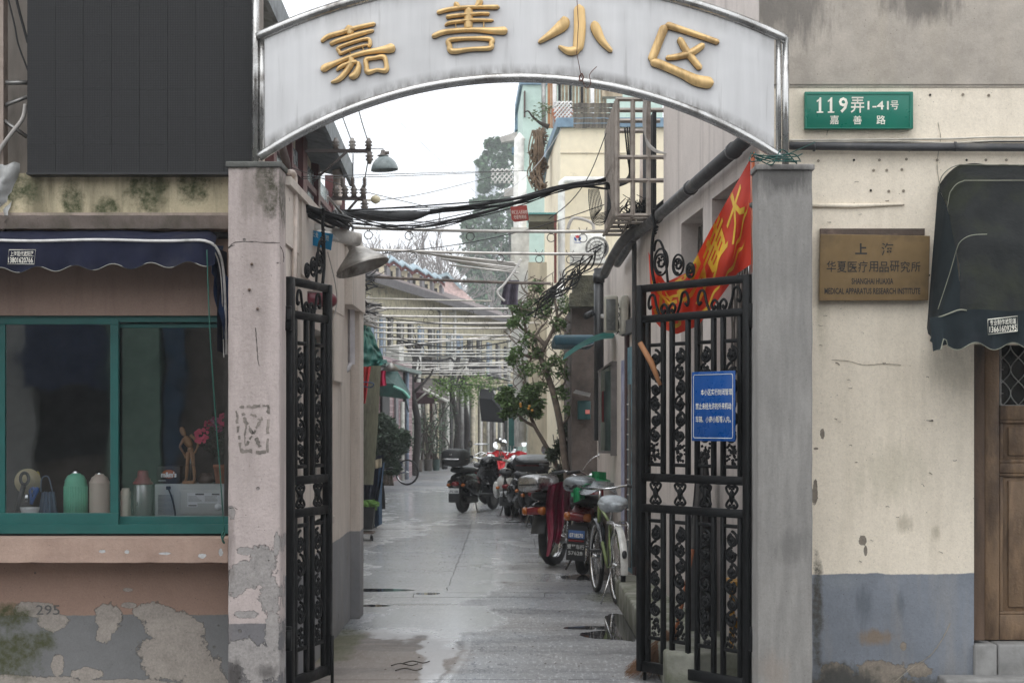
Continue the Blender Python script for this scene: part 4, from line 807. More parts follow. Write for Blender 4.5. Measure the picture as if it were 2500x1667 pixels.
# ---------------------------------------------------------------- upper house on the left with maroon windows
m_mar=mat('maroon_window_paint',C(78,38,40,1.1),.55,bump=.1); m_beige=mat('faded_beige_wall',C(196,186,166,1.1),.85,dirt=C(150,142,128)); m_eave=mat('grey_eave_board',C(112,116,118,1.1),.7,dirt=C(80,82,84))
m_glassd=mat('dull_window_glass',C(140,150,152,.8),.25,bump=0,var=.3)
uh=thing('upper_house','old two storey house with maroon window frames and grey eaves above the left lane wall','building',(-3,17,0)); HX=-2.42
m=MB(); m.box((-7,14.2,0),(HX,21.6,5.2)); m.build('wall',m_beige,uh)
m=MB(); A=[P(560,-210,12.5),P(789,298,18.1),P(854,436,21.0)]
for a,b in ((A[0],A[2]),):
    m.prism([a,b,V((b.x-.55,b.y,b.z+.12)),V((a.x-.55,a.y,a.z+.12))],(0,0,.06)); m.prism([a+V((.0,0,-.10)),b+V((0,0,-.10)),b+V((0,0,.16)),a+V((0,0,.16))],(.04,0,0))
m.build('eave',m_eave,uh)
m=MB(); a,b=A[0],A[2]; m.prism([a+V((-.5,0,.2)),b+V((-.5,0,.2)),b+V((-4,0,1.6)),a+V((-4,0,1.6))],(0,0,.08)); m.build('roof',mat('grey_roof_tile',(.12,.12,.125,1),.8,bump=.6,bs=20,bd=.02),uh)
def hz(px): return HX*F/(px-CX)
ps_=[(646,12),(690,6),(722,22),(758,12),(795,12),(822,8)]
for i,(px,w_) in enumerate(ps_):
    Zp=hz(px+4); m=MB(); zt=min(5.0,PZ(250 if i<3 else 390 if i<4 else 430,Zp)); m.box((HX-.02,Zp-.07*w_/8,2.6),(HX+.09,Zp+.07*w_/8,zt+ (0 if i>2 else 0))); wv=m.build('window_frame',m_mar,uh)
    if i<len(ps_)-1:
        Zn=hz(ps_[i+1][0]+4); m=MB(); m.box((HX+.01,Zp+.1,3.2),(HX+.03,Zn-.08,4.6)); m.build('pane',m_glassd,wv)
        m=MB(); 
        for z_ in (3.15,3.75,4.35): m.box((HX,Zp,z_-.035),(HX+.07,Zn,z_+.035))
        m.build('rail',m_mar,wv)
m=MB(); m.tube([P(685,345,14.8),P(700,400,14.8),P(703,425,14.8)],.035,8); one('pole','dark rotten brown prop leaning over the left gate pillar','pole',m,mat('rotten_brown_wood',C(60,48,44),.9,bump=.6))
m=MB(); m.tube(cr([P(822,415,20.6),P(826,440,20.6),P(822,500,20.6)]),.06,8); one('downpipe','short white rain pipe below the grey eave','pipe',m,m_pvc)
# line insulators and brackets
m_ins=mat('glazed_insulator',C(92,84,78),.3,dirt=C(190,186,180),dk=.3); m_angle=mat('dark_angle_iron',C(58,50,48),.7)
def insul(m,p,k=1.0,up=1):
    prof=[(0,0),(.045,.0),(.03,.03),(.06,.05),(.03,.07),(.055,.09),(.03,.12),(.022,.15),(0,.155)]
    m.lathe([(r*k,z*k*up) for r,z in prof],p,10)
for (lb,x0,x1,y,Zb,ins,brc) in (('upper steel insulator bracket with three insulators beside the hanging enamel lamp',745,905,368,17.5,[(820,1),(860,1),(900,1)],((846,372),(762,445))),('lower steel insulator bracket below the eave, carrying pale insulators',808,893,484,17.5,[(820,1),(842,1),(864,1),(887,1)],((872,488),(840,525)))):
    t=thing('insulator_bracket',lb,'bracket',P(x0,y,Zb),'insulator brackets on the left house')
    m=MB(); a=P(x0,y+4,Zb); b=P(x1,y-4,Zb); m.box((a.x,Zb,a.z),(b.x,Zb+.05,b.z)); m.build('arm',m_angle,t)
    m=MB(); m.tube([P(*brc[0],Zb),P(*brc[1],Zb)],.014,5); m.build('brace',m_angle,t)
    for (px,_) in ins: m=MB(); insul(m,P(px,y-4,Zb+.02),.75); m.build('insulator',m_ins,t)
    m=MB(); insul(m,P(x1-3,y+4,Zb+.02),.8,-1); m.build('insulator',m_ins,t)
m_wire=mat('thin_black_wire',(.03,.03,.032,1),.6)
def wire(pts,r,label,mt=None,s=True): m=MB(); m.tube(cr(pts,5) if s else pts,r,4); return one('overhead_wire',label,'wire',m,mt or m_wire,'overhead wires across the lane')
for pts,l in (([P(822,240,18),P(838,290,17.7),P(861,352,17.5)],'thin wire rising from the middle insulator of the upper bracket to the arch'),([P(868,240,18),P(884,300,17.7),P(900,350,17.5)],'thin wire rising from the outer insulator of the upper bracket to the arch'),
  ([P(862,375,17.5),P(861,480,17.5)],'wire dropping straight from the upper bracket to the lower one'),([P(899,390,17.5),P(892,430,17.5),P(885,480,17.5)],'slanting wire from the end of the upper bracket to the lower one')):
    wire(pts,.006,l)
for k in range(3):
    m=MB(); insul(m,P([836,861,890][k],448,17.5),.45); insul(m,P([836,861,890][k],442,17.5),.45,-1); one('line_insulator','small dark insulator strung on the %s wire between the two brackets'%['left','middle','right'][k],'insulator',m,m_ins,'small insulators between the brackets')
for pts,l in (([P(735,432,17),P(1000,424,20),P(1245,418,26)],'upper of two nearly level thin wires crossing the lane below the enamel lamp'),([P(735,437,17),P(1000,429,20),P(1290,417,26)],'lower of two nearly level thin wires crossing the lane below the enamel lamp'),
  ([P(930,255,30),P(1030,350,30),P(1160,470,30)],'faint wire slanting down across the white sky'),([P(925,489,18),P(1050,470,22),P(1245,420,28)],'wire rising to the right from the pale end insulator'),([P(700,405,17),P(860,460,18),P(1048,506,20)],'wire falling to the right from the left gate pillar to the splice'),
  ([P(1380,300,24),P(1300,415,24),P(1170,520,24)],'thin pale wire slanting past the cream house'),([P(1480,325,14.5),P(1440,425,14.5),P(1395,490,14.5),P(1340,535,15)],'black wire falling from the steel cage into the cable bundle'),([P(1475,500,14.6),P(1310,555,15),P(1130,595,15.5),P(930,620,16)],'thin black wire running down left across the two nearest drying poles')):
    wire(pts,.004,l,mat('pale_wire',C(190,190,192),.6) if ('faint' in l or 'pale wire' in l) else None)
m=MB(); m.tube([P(925,489,18)+V((-.25,0,0)),P(925,489,18)],.01,6); m.lathe([(0,-.05),(.04,-.03),(.055,0),(.04,.03),(0,.05)],P(917,487,18),10); one('ball_insulator','round cream insulator at the end of the lower bracket','insulator',m,mat('cream_porcelain',C(190,180,150),.3))
# enamel street lamp
lp=thing('enamel_lamp','old grey green enamel dome lamp hanging above the lane','lamp',P(938,400,20)); m_en=mat('grey_green_enamel',C(118,128,128,.9),.3,var=.08,dirt=C(90,96,94),dk=.2)
Mx=Matrix.Rotation(math.radians(-4),3,'Y')
def LM(v): return Mx@v
class _M:
    def __matmul__(s,v): return Mx@v
k=20/F; m=MB(); m.lathe([(33*k,0),(33.5*k,1*k),(32*k,8*k),(28*k,18*k),(22*k,26*k),(14*k,32*k),(10*k,35*k),(9*k,36*k)],P(939,416,20),28,_M()); m.lathe([(32.5*k,.5*k),(27*k,17*k),(13*k,31*k)],P(939,416,20),28,_M()); m.build('shade',m_en,lp)
m=MB(); m.lathe([(14*k,0),(14*k,1.5*k),(8*k,3*k),(6*k,8*k),(5*k,14*k),(0,16*k)],P(935,381,20),14); m.tube([P(938,374,20),P(950,373,20)],.02,8); m.build('lamp_cap',m_ins,lp); 
wire([P(905,363,18),P(920,364,19),P(936,363,20)],.005,'short wire from the upper bracket to the enamel lamp')
# ---------------------------------------------------------------- camera, blue plate, wall lamp
cc=thing('security_camera','white security camera with its weather shield on the left lane wall','camera',P(755,570,11.3)); m_cam=mat('grimy_white_camera',C(200,196,190,1.1),.5,dirt=C(120,112,104),dk=.5)
m=MB(); a=P(757,560,11.1); m.loft([(0,0,0,.05,.045),(.35,0,0,.05,.045)],12,3,Matrix.Translation(a)@Matrix.Rotation(math.radians(-60),4,'Z')@Matrix.Rotation(math.radians(-8),4,'X')); m.build('body',m_cam,cc)
m=MB(); m.prism([P(752,553,11.3),P(770,550,11.3),P(792,550,11.3),P(822,580,10.9),P(823,584,10.9),P(788,570,10.9),P(760,562,11.2)],(0,.14,.0)); m.tube([P(754,540,11.4),P(753,575,11.4)],.02,8); m.build('shield',m_cam,cc)
bp=thing('monitoring_plate','small blue plate with white characters under the security camera','sign',P(785,585,11)); 
m=MB(); q=[P(754,596,11.0),P(808,611,10.85),P(813,571,10.85),P(759,562,11.0)]; m.prism(q,(0,.01,0)); m.build('plate',mat('bright_blue_plate',C(0,132,182,1),.4,bump=0),bp)
u=q[1]-q[0]; n_=V((0,-.004,0))
for i,ch in enumerate('此处监控'):
    m=MB(); text(m,ch,q[0]+u*[.14,.31,.63,.78][i]+V((0,0,.055))*1+n_,u*.13,(0,0,.035),.008); m.build('character',m_signwhite,bp)
wl=thing('wall_lamp','weathered aluminium lamp shade on a curved bracket arm over the lane','lamp',P(840,600,11.6)); ZL=11.6
m=MB(); m.tube(cr([P(735,505,10.9),P(765,518,11.0),P(800,525,11.2),P(830,538,11.5),P(845,560,ZL),P(852,578,ZL)]),[.020]*99 if 0 else .019,10); m.build('arm',m_galv,wl)
ax=math.radians(-19); kk=ZL/F
Mr=Matrix.Rotation(math.radians(-6),3,'X')@Matrix.Rotation(ax,3,'Y')
m=MB(); c0=P(886,655,ZL)
prof=[(66,0),(66.5,2),(65,9),(58,16),(44,28),(30,40),(22,48),(19,52),(20,66),(23,78),(24,82),(15,88),(0,89)]
class _R:
    def __matmul__(s,v): return Mr@v
mt_al=mat('weathered_aluminium',C(172,168,162,1),.42,.55,var=.3,sc_=10,dirt=C(80,72,66),dk=.75,bump=.4,bs=40)
m.lathe([(r*kk,z*kk) for r,z in prof],c0,36,_R()); m.lathe([(65*kk,1*kk),(43*kk,26*kk),(20*kk,46*kk)],c0,36,_R()); m.build('shade',mt_al,wl)
m=MB(); pts=[Mr@V((66.3*kk*math.cos(a),66.3*kk*math.sin(a),1.5*kk))+c0 for a in [i*2*pi/40 for i in range(40)]]; m.tube(pts,.0045,5,closed=True); m.build('rim',mt_al,wl)
m=MB(); 
for i in range(26):
    a=P(690+rd.uniform(0,60),497+rd.uniform(0,10),10.6); m.tube(cr([a,a+V((.12,.1,-.03+rd.uniform(-.02,.02))),a+V((.25,.4,-.06+rd.uniform(-.03,.03))),P(822+rd.uniform(-8,12),522+rd.uniform(-8,18),12.3)]),rd.choice([.004,.006,.009]),5)
one('cable_bundle','tangled black and grey cables strapped along the top of the left lane wall','cables',m,m_black,kind='stuff')
m=MB(); m.tube([P(800,480,11.5),P(862,555,12.2)],.009,6); m.tube([P(862,555,12.2),P(858,575,12.2)],.009,6); m.tube([P(862,556,12.2),P(930,558,13.5)],.008,6); one('bracket_rod','thin grey steel rod bracket beside the wall lamp','bracket',m,m_galv)
bl=thing('fire_bell','maroon cylinder alarm horn in a wire guard behind the left gate leaf','alarm',P(780,730,10.9)); m=MB(); 
m.tube([P(745,728,10.95),P(748,728,10.95),P(806,733,11.1),P(816,734,11.12),P(820,734,11.13)],[.02,.047,.05,.035,.01],16); m.build('horn',mat('maroon_enamel',C(98,34,46,1.1),.3),bl)
m=MB(); 
for s in (-1,1): m.tube(cr([P(745,732+s*19,10.9),P(800,735+s*20,11.05),P(815,734+s*12,11.1),P(822,735,11.12)]),.003,5)
m.build('wire_guard',m_galv,bl)
m=MB(); m.tube(cr([P(800,615,11.2),P(818,690,11.3),P(822,740,11.3),P(812,780,11.2),P(800,792,11.1)]),.004,5); one('loose_cable','loose grey cable hanging in a loop on the left lane wall','cable',m,m_conduit)
# ---------------------------------------------------------------- cables across the lane, splice, red tag
m=MB(); pth=cr([P(815,521,13.8),P(850,523,13.9),P(890,525,14),P(910,526,14),P(940,528,14),P(1000,527,14),P(1022,525,14.05),P(1045,520,14.1),P(1100,510,14.2)],4)
k=14/F; 
def rr_(p): x=(p.x*F/p.y)+CX; return k*(8 if x<850 else 8+6*min(1,(x-850)/60) if x<1000 else max(5,14-9*(x-1000)/45))
m.tube(pth,[rr_(p) for p in pth],14); sp=one('cable_splice','thick black cable splice sleeve slung across the lane','cable splice',m,mat('black_splice_sleeve',(.028,.030,.032,1),.55,bump=.4,bs=30,bd=.01))
for i in range(13):
    a=P(rd.uniform(826,836),rd.uniform(512,545),13.8+rd.uniform(-.1,.1)); b=P(1478,rd.uniform(428,462),14.6+rd.uniform(-.1,.1)); r=[.013,.011,.009,.006,.006,.005,.005,.004,.004,.007,.005,.004,.004][i]
    if i<3: a=P(1050,516+i*3,14.1)
    mid=P(1020+rd.uniform(-40,40),[0,0,0,505,550,556,561,548,543,560,508,552,515][i] or 515,14.0); mid2=P(1250+rd.uniform(-20,20),rd.uniform(480,500)+(8 if i>4 else 0),14.2)
    pts=[a,mid,mid2,P(1380,rd.uniform(452,466),14.4),b] if i>2 else [a,mid2,P(1380,rd.uniform(450,462),14.4),b]
    m=MB(); m.tube(cr(pts,8),r,5); one('lane_cable','black communication cable of the bundle slung across the lane','cable',m,m_black,'black cables slung across the lane')
m=MB()
for i in range(9): c=P(1452+i*1.5,498,14.4); m.tube(cr([P(1437+i*3,462,14.5),c+V((-.045+.008*i,0,-.02)),c+V((-.01,0,-.16+.01*i)),c+V((.09,0,-.15+.014*i)),P(1484,470+rd.uniform(-8,8),14.5)],6),.004,5)
one('cable_coil','loose loops of black cable hanging beside the steel cage','cable',m,m_black,kind='stuff')
rt=thing('hanging_sign','small faded red sign with white characters hanging on the lane cables','sign',P(1267,520,14.2)); m_red=mat('faded_red_plate',C(150,62,54,1),.6)
m=MB(); m.prism([P(1246,505,14.15),P(1286,501,14.15),P(1291,535,14.15),P(1289,538,14.15),P(1256,542,14.15),P(1249,536,14.15)],(0,.012,0)); m.build('plate',m_red,rt)
m=MB(); ptext(m,'徐汇区人民政府',1249,513,1287,523,14.14,.01,-.05); ptext(m,'光缆专用线',1254,525,1285,535,14.14,.01,-.05); m.build('lettering',mat('faded_white_print',C(205,190,180),.7),rt)
# ---------------------------------------------------------------- drying poles with rings and hooks
m_pole=mat('grimy_steel_drying_pole',C(200,196,190,1.0),.35,.45,var=.15,dirt=C(120,108,100),dk=.3,bump=.05); m_bam=mat('old_wooden_pole',C(96,86,80),.8,dirt=C(150,140,130)); m_ring=mat('dark_hook_wire',(.05,.045,.045,1),.5)
def zfor(y,h=3.2): return (h-CH)*F/(HY-y)
poles=[(862,556,1476,565,1),(894,609,1450,620,1),(900,675,1345,692,2),(893,752,1388,752,1),(903,771,1345,772,1),(907,787,1335,788,1),(914,811,1300,820,1),(921,827,1285,827,0),(928,847,1300,811,0),(950,853,1270,854,0),(955,868,1262,869,0),(957,885,1258,886,0),(957,891,1258,892,0),(946,909,1262,879,0),(957,903,1255,902,0),(957,909,1255,906,0),(957,917,1245,912,0),(1074,927,1275,936,3),(912,800,1330,800,0),(935,861,1268,862,0)]
ordn=['nearest','second nearest','third, dark wooden','fourth nearest','fifth nearest','sixth nearest','seventh nearest','eighth nearest','slanting, ninth nearest','tenth nearest','eleventh nearest','twelfth nearest','thirteenth nearest','long slanting far','fifteenth nearest','sixteenth nearest','farthest steel','rusty brown vine covered','extra, just under the sixth','extra, just under the tenth']
for i,(xl,yl,xr_,yr,kd) in enumerate(poles):
    Zp=zfor((yl+yr)/2) if i not in (8,13) else zfor(min(yl,yr)+20)
    t=thing('drying_pole','%s laundry drying pole laid across the lane'%ordn[i],'pole',P((xl+xr_)/2,(yl+yr)/2,Zp),'laundry drying poles across the lane')
    a=P(xl,yl,Zp);b=P(xr_,yr,Zp); r=(.0135 if i<2 else .017) if kd<2 else .016
    m=MB(); m.tube(sag(a,b,.012,12),r,8); m.build('tube',m_bam if kd>=2 else m_pole,t)
    if kd==1 and i<8:
        n_=6 if i<2 else 5
        for q in range(n_):
            f=(q+.5)/n_+rd.uniform(-.05,.05); p=a.lerp(b,f); p.z-=.012
            R=.034; k_=12
            if (q+i)%4!=3:
                m=MB(); m.tube([p+V((R*math.cos(j*2*pi/14),0,-r-R+R*math.sin(j*2*pi/14))) for j in range(14)],.0035,4,closed=True); m.build('ring',m_ring,t)
            m=MB(); m.tube([p+V((R*math.cos(j*pi/9),0,r+.030-R*math.sin(j*pi/9)+.0)) for j in range(10)],.003,4); m.tube([p+V((.012*math.cos(j*2*pi/10),.0,.016*math.sin(j*2*pi/10))) for j in range(10)],.004,4,closed=True); m.build('hook',m_ring,t)
# bunch of spare poles on the right
for i in range(7):
    m=MB(); m.tube([P(1050+i*12+rd.uniform(-30,20),617+i*5,19+i*.25),P(1262+rd.uniform(-6,10),642+i*4,18.6+i*.25)],.011,6); one('spare_pole','%s pale pole from the top in the slanting bunch stored behind the second drying pole'%['first','second','third','fourth','fifth','sixth','seventh'][i],'pole',m,m_pole,'bunch of stored drying poles')
m=MB(); m.tube(cr([P(1272,632,19),P(1255,662,19),P(1230,695,19),P(1215,710,19),P(1218,722,19),P(1232,735,19)]),.013,8); one('bent_tube','bent white plastic tube hanging below the stored poles','tube',m,m_white)
# ---------------------------------------------------------------- steel cage on the right
m_cage=mat('brown_painted_angle_steel',C(150,141,132,1),.6,dirt=C(90,76,68)); cg=thing('steel_cage','brown steel cage balcony fixed high on the right lane wall','cage',P(1550,400,14.8)); X0=.85
Zc0,Zc1=13.95,15.5; zT,zB=4.24,3.3; xR=1.30
def cb(a,b,r=.018): m=MB(); m.tube([a,b],r,4,smooth=False); m.build('bar',m_cage,cg)
m=MB(); m.box((X0-.006,Zc0,zB),(X0+.006,Zc1,zT)); m.build('side_sheet',mat('ribbed_brown_sheet',C(158,149,140),.7,var=.15,sc_=5),cg)
for i in range(12): m=MB(); y=Zc0+(Zc1-Zc0)*(i+.5)/12; m.box((X0-.014,y-.012,zB+.01),(X0-.005,y+.012,zT-.01)); m.build('rib',m_cage,cg)
for px in (1507,1545,1583,1627): x=PX(px,Zc0); cb(V((x,Zc0,zB-.02)),V((x,Zc0,zT)),.020)
for y in (243,384,441,526): z=PZ(y,Zc0); cb(V((X0,Zc0,z)),V((xR,Zc0,z)),.018)
for f in (0,.33,.66,1): cb(V((X0+(xR-X0)*f,Zc0,zB)),V((X0+(xR-X0)*f,Zc1,zB)),.014)
for f in (.2,.4,.6,.8,1): y=Zc0+(Zc1-Zc0)*f; cb(V((X0,y,zB)),V((xR,y,zB)),.014)
for f in (.33,.66,1): y=Zc0+(Zc1-Zc0)*f; cb(V((X0,y,zT)),V((xR,y,zT)),.02)
cb(P(1476,445,15.4),P(1507,378,13.95),.012); cb(P(1474,575,15.45),P(1506,527,13.95),.016)
m=MB(); m.box((1.18,14.3,3.35),(1.21,15.4,4.2)); one('black_curtain','black tarpaulin hanging inside the steel cage','curtain',m,mat('black_tarpaulin',(.012,.012,.013,1),.8,bump=.4,bs=10,bd=.02))
m=MB()
for i in range(5): m.grid(lambda u,v,i=i:P(1400+(1500-1400)*u-14*(1-v)*0,252+i*12.5+11*v+2*mn.noise(V((u*9,v*2+i,i))),20+u*-3+.02*math.sin(v*pi)),20,2)
wb=one('weathered_board','weathered grey timber boards laid on the cream house parapet beside the cage','boards',m,mat('weathered_grey_timber',C(128,120,106),.9,var=.5,sc_=5,dirt=C(60,56,50),dk=.9,bump=.8,bs=30,bd=.01),kind='stuff')
m=MB()
for i in range(60):
    a=P(1515+rd.uniform(0,70),rd.uniform(470,530),14.9+rd.uniform(-.3,.4)); m.tube(cr([a,a+V((rd.uniform(-.08,.08),rd.uniform(-.1,.1),-.06)),a+V((rd.uniform(-.12,.12),0,-.12)),a+V((rd.uniform(-.1,.1),0,-.02))],4),rd.choice([.003,.005]),4)
for i in range(5): m.tube(cr([P(1525+i*6,310,15),P(1532+i*4,380,15),P(1535+i*3,430,15),P(1500+i*6,450,14.8),P(1480,446+i*4,14.6)],5),.008,5)
one('cable_tangle','tangle of black cables and boxes inside the steel cage','cables',m,m_black,kind='stuff')
m=MB(); m.tube([P(1575,330,15.6),P(1572,540,15.6)],.045,12); one('white_pipe','thick off white pipe standing behind the steel cage','pipe',m,m_pvc)
for k in range(3):
    m=MB(); m.tube(cr([P(1572+k*3,235,13.9),P(1570+k*3,300,13.9),P(1578,340+k*4,13.9),P(1600,365+k*3,13.8),P(1630,375,13.7)]),.006,5); one('cage_cable',['leftmost','middle','rightmost'][k]+' of three grey cables looping from the cage to the wall hook','cable',m,m_conduit)
# thick black conduits under the cage
m=MB(); m.tube(cr([P(1660,470,14.2)+V((0,0,0)),P(1535,575,15.0),P(1500,620,15.6),P(1475,670,16.2)]),[.05]*99 if 0 else .045,10); one('duct','thick black duct slanting down left under the steel cage','duct',m,m_dpipe)
m=MB(); m.tube([P(1462,655,17.9),P(1462,1075,17.9)],.052,12); m.tube([P(1445,765,17.9),P(1430,772,17.8)],.035,10); m.tube([P(1462,668,17.9),P(1462,690,17.9)],.062,12); one('black_downpipe','thick black downpipe at the corner of the right lane wall','pipe',m,mat('black_pvc',(.02,.021,.023,1),.4))
m=MB()
for i in range(30):
    t=rd.random(); a=P(1490-150*t,585+130*t+rd.uniform(-10,10),16+3*t); m.tube(cr([a,a+V((rd.uniform(-.2,0),.2,-.12+rd.uniform(-.08,.04))),a+V((rd.uniform(-.35,-.1),.4,-.25+rd.uniform(-.08,.08)))],5),rd.choice([.004,.005,.007,.009]),5)
one('hanging_cables','thick rope of tangled black cables running down from the cage to the tree','cables',m,m_black,kind='stuff')
# ---------------------------------------------------------------- meter box, notice cabinet, door, canopies on the right
m_pbox=mat('grey_plastic_meter_box',C(176,172,160,1),.5); m_dgl=mat('grey_box_glass',C(96,98,96),.25,bump=0,var=.3)
mb_=thing('meter_box','open pale grey electricity meter box on the right lane wall','meter box',P(1505,820,16.2))
m=MB(); a=P(1474,813,16.2); b=P(1508,723,16.2); m.rbox((a.x,16.1,a.z),(b.x,16.2,b.z),.02); m.build('lid',m_pbox,mb_)
m=MB(); a=P(1480,806,16.09); b=P(1503,730,16.09); m.rbox((a.x,16.085,a.z),(b.x,16.1,b.z),.004); m.build('lid_recess',m_dgl,mb_)
m=MB(); a=P(1513,817,16.3); b=P(1530,726,16.3); m.rbox((a.x,16.0,a.z),(b.x,16.5,b.z),.02); m.build('box',m_pbox,mb_)
m=MB(); m.lathe([(.03,-.02),(.03,.02),(0,.02)],P(1474,772,16.15),10); m.build('latch',m_galv,mb_)
m=MB(); 
for i in range(18): a=P(1508+rd.uniform(-3,4),735+i*4,16.25); m.tube([a,a+V((rd.uniform(-.02,.02),0,-.03)),a+V((rd.uniform(-.02,.02),-.02,-.05))],.005,4)
m.build('wiring',m_black,mb_,kind='stuff')
nc=thing('notice_cabinet','grey framed glass notice cabinet on the right lane wall','notice cabinet',P(1480,1000,17.3)); m_alu=mat('grey_aluminium',C(108,104,102,1.1),.5,.3)
for (x0_,y0_,x1_,y1_) in ((1491,882,1513,1112),(1462,905,1466,1106),(1466,1100,1491,1106)): m=MB(); a=P(x0_,y1_,17.2); b=P(x1_,y0_,17.2); m.box((a.x,17.15,a.z),(b.x,17.3,b.z)); m.build('frame',m_alu,nc)
m=MB(); m.add([P(1466,1100,17.35),P(1491,1106,17.16),P(1491,890,17.16),P(1466,905,17.35)],[(0,1,2,3)]); m.build('glass',mat('cabinet_glass',C(96,110,106,.9),.08,bump=0,var=.4,sc_=3),nc)
m=MB(); m.prism([P(1459,910,17.4),P(1466,908,17.4),P(1497,885,17.1),P(1490,888,17.1)],(0,0,.02)); m.build('top',m_alu,nc)
m=MB(); m.prism([P(1469,955,17.3),P(1474,954,17.26),P(1474,1030,17.26),P(1469,1030,17.3)],(0,-.004,0)); m.build('red_notice',mat('red_paper',C(150,60,64),.7),nc)
fd=thing('blue_door','narrow door edge with peeling blue paint and maroon frame in the right lane wall','door',P(1546,1000,15.7)); 
def dw(n_,p0,p1,z0,z1,o,mt): m=MB(); RW.box(m,w_s(p1),w_s(p0),z0,z1,0,o); return m.build(n_,mt,fd)
m_bluep=mat('peeling_blue_paint',C(84,122,136,1.1),.6,var=.3,sc_=10,dirt=C(60,50,48),dk=.6); m_marw=mat('maroon_door_frame',C(66,38,40),.6)
dw('frame',1532,1537,.2,2.42,.03,m_marw); dw('frame',1553,1560,.2,2.42,.035,m_marw); dw('door_leaf',1537,1553,.2,2.3,.02,m_bluep); dw('iron_strip',1542,1546,.25,1.95,.035,m_alu); dw('lintel',1530,1561,2.42,2.55,.05,mat('burnt_lintel',C(80,80,82),.8))
m=MB(); 
for i in range(10): RW.box(m,w_s(1544)-.02,w_s(1544)+.02,.5+i*.14,.512+i*.14,.035,.05)
m.build('rivet_row',m_white,fd)
dw('poster',1517,1526,.5,2.2,.004,mat('peeling_pale_poster',C(150,152,176),.8,dirt=C(110,116,150)))
cn=thing('teal_canopy','teal fibreglass canopy over a side door, on the right','canopy',P(1410,835,19.5)); m_teal=mat('teal_painted_canopy',C(36,70,82,1),.5,dirt=C(150,150,140),dk=.2)
m=MB(); a=P(1352,843,19.5); b=P(1452,817,19.5); m.rbox((a.x,19.5,a.z),(b.x,20.6,b.z),.03); m.build('slab',m_teal,cn)
m=MB(); m.grid(lambda u,v:P(1380+125*u-8*v,(862-54*math.sin(u*pi*.52))+18*v,17.6-v*.5),16,4); 
cn2=thing('green_awning','curved green translucent plastic awning beside the meter box','awning',P(1440,820,18)); m.build('sheet',mat('green_translucent_plastic',C(16,72,66,1),.75,Specular_IOR_Level=.1,var=.4,sc_=4,dirt=C(40,60,54),dk=.5),cn2)
m=MB(); m.prism([P(1480,815,18.2),P(1505,812,18.2),P(1507,880,18.2),P(1498,885,18.2)],(0,.02,0)); m.build('end_panel',mat('green_plastic_panel',C(20,104,92),.5),cn2)
for pts in ([P(1420,850,18.4),P(1470,838,18.4),P(1500,860,18.4),P(1509,890,18.4)],[P(1470,800,18.5),P(1480,850,18.5),P(1490,890,18.5)]): m=MB(); m.tube(cr(pts),.012,6); m.build('rib',m_dpipe,cn2)
m_stone=mat('dark_brown_stone_wall',C(84,74,68,1.0),.9,var=.3,sc_=6,dirt=C(50,46,42),bump=.7,bs=30,bd=.01)
bs_=thing('brown_house','dark brown roughcast house front behind the teal canopy','building',P(1425,1200,20.9)); m=MB(); m.box((PX(1396,20.9),20.9,0),(3,24,PZ(745,20.9))); m.build('wall',m_stone,bs_)
m=MB(); m.box((PX(1392,20.6),20.6,PZ(748,20.6)),(1.4,21,PZ(715,20.6))); m.box((PX(1400,20.7),20.7,PZ(715,20.7)),(1.4,21.2,PZ(672,20.7))); m.build('broken_parapet',mat('mossy_rubble',C(70,68,56),.95,var=.5,sc_=8,bump=1,bs=20,bd=.03),bs_)
mbx=thing('mailbox','dark green mailbox with a small metal roof on the brown house','mailbox',P(1425,995,20.7)); m=MB(); a=P(1411,1024,20.7); b=P(1442,978,20.7); m.rbox((a.x,20.7,a.z),(b.x,20.88,b.z),.01); m.build('box',mat('dark_green_box',C(26,66,66),.5),mbx)
m=MB(); m.prism([P(1400,959,20.5),P(1440,969,20.5),P(1442,962,20.8),P(1406,953,20.8)],(0,0,.01)); m.build('roof',m_galv,mbx)
m=MB(); m.pbox(1429,1000,1440,1010,20.69,20.7); m.build('sticker',mat('white_red_sticker',C(210,120,110),.6),mbx)
# ---------------------------------------------------------------- cream house, mint house, balcony things
m_cream2=mat('cream_house_paint',C(228,216,190,1.1),.8,var=.06,bump=.1,dirt=C(205,192,168),dk=.2); m_bl=mat('pale_blue_parapet',C(120,144,162,1),.7); m_mint=mat('mint_house_paint',C(188,208,199,1.05),.85,var=.06,dirt=C(160,190,176),dk=.3)
ch=thing('cream_house','cream rendered house with pale blue parapet behind the steel cage','building',P(1420,1180,24))
m=MB(); yT=PZ(312,24); x0_=PX(1368,24); x1_=PX(1338,27); m.prism([V((x0_,24,0)),V((3.2,24,0)),V((3.2,30,0)),V((x1_,30,0)),V((x1_,27,0))],(0,0,yT)); m.build('wall',m_cream2,ch)
m=MB(); m.prism([V((x0_-.05,23.93,yT)),V((3.3,23.93,yT)),V((3.3,30,yT)),V((x1_-.06,30,yT)),V((x1_-.06,27,yT))],(0,0,.13)); m.build('parapet',m_bl,ch)
m=MB(); m.box((PX(1340,23.98),23.985,PZ(530,24)-.01),(1.6,24,PZ(530,24)+.01)); m.box((x0_,23.985,PZ(374,24)-.006),(1.6,24,PZ(374,24)+.006)); m.build('render_joint',m_beige,ch)
m=MB(); m.box((PX(1290,28),28,0),(.9,31,PZ(640,28))); one('cream_lower_house','cream lower house wall behind the street tree','building',m,mat('pale_weathered_plaster',C(188,180,162,1),.85,dirt=C(150,146,132),dk=.6,streak=True))
m_plank=mat('bleached_fence_plank',C(176,160,136,1),.85,var=.25,dirt=C(120,104,84)); m_orange=mat('orange_brown_plank',C(176,128,92,1),.8)
te=thing('timber_enclosure','rooftop timber plank enclosure with dark posts on the cream house','roof shed',P(1400,312,25.5))
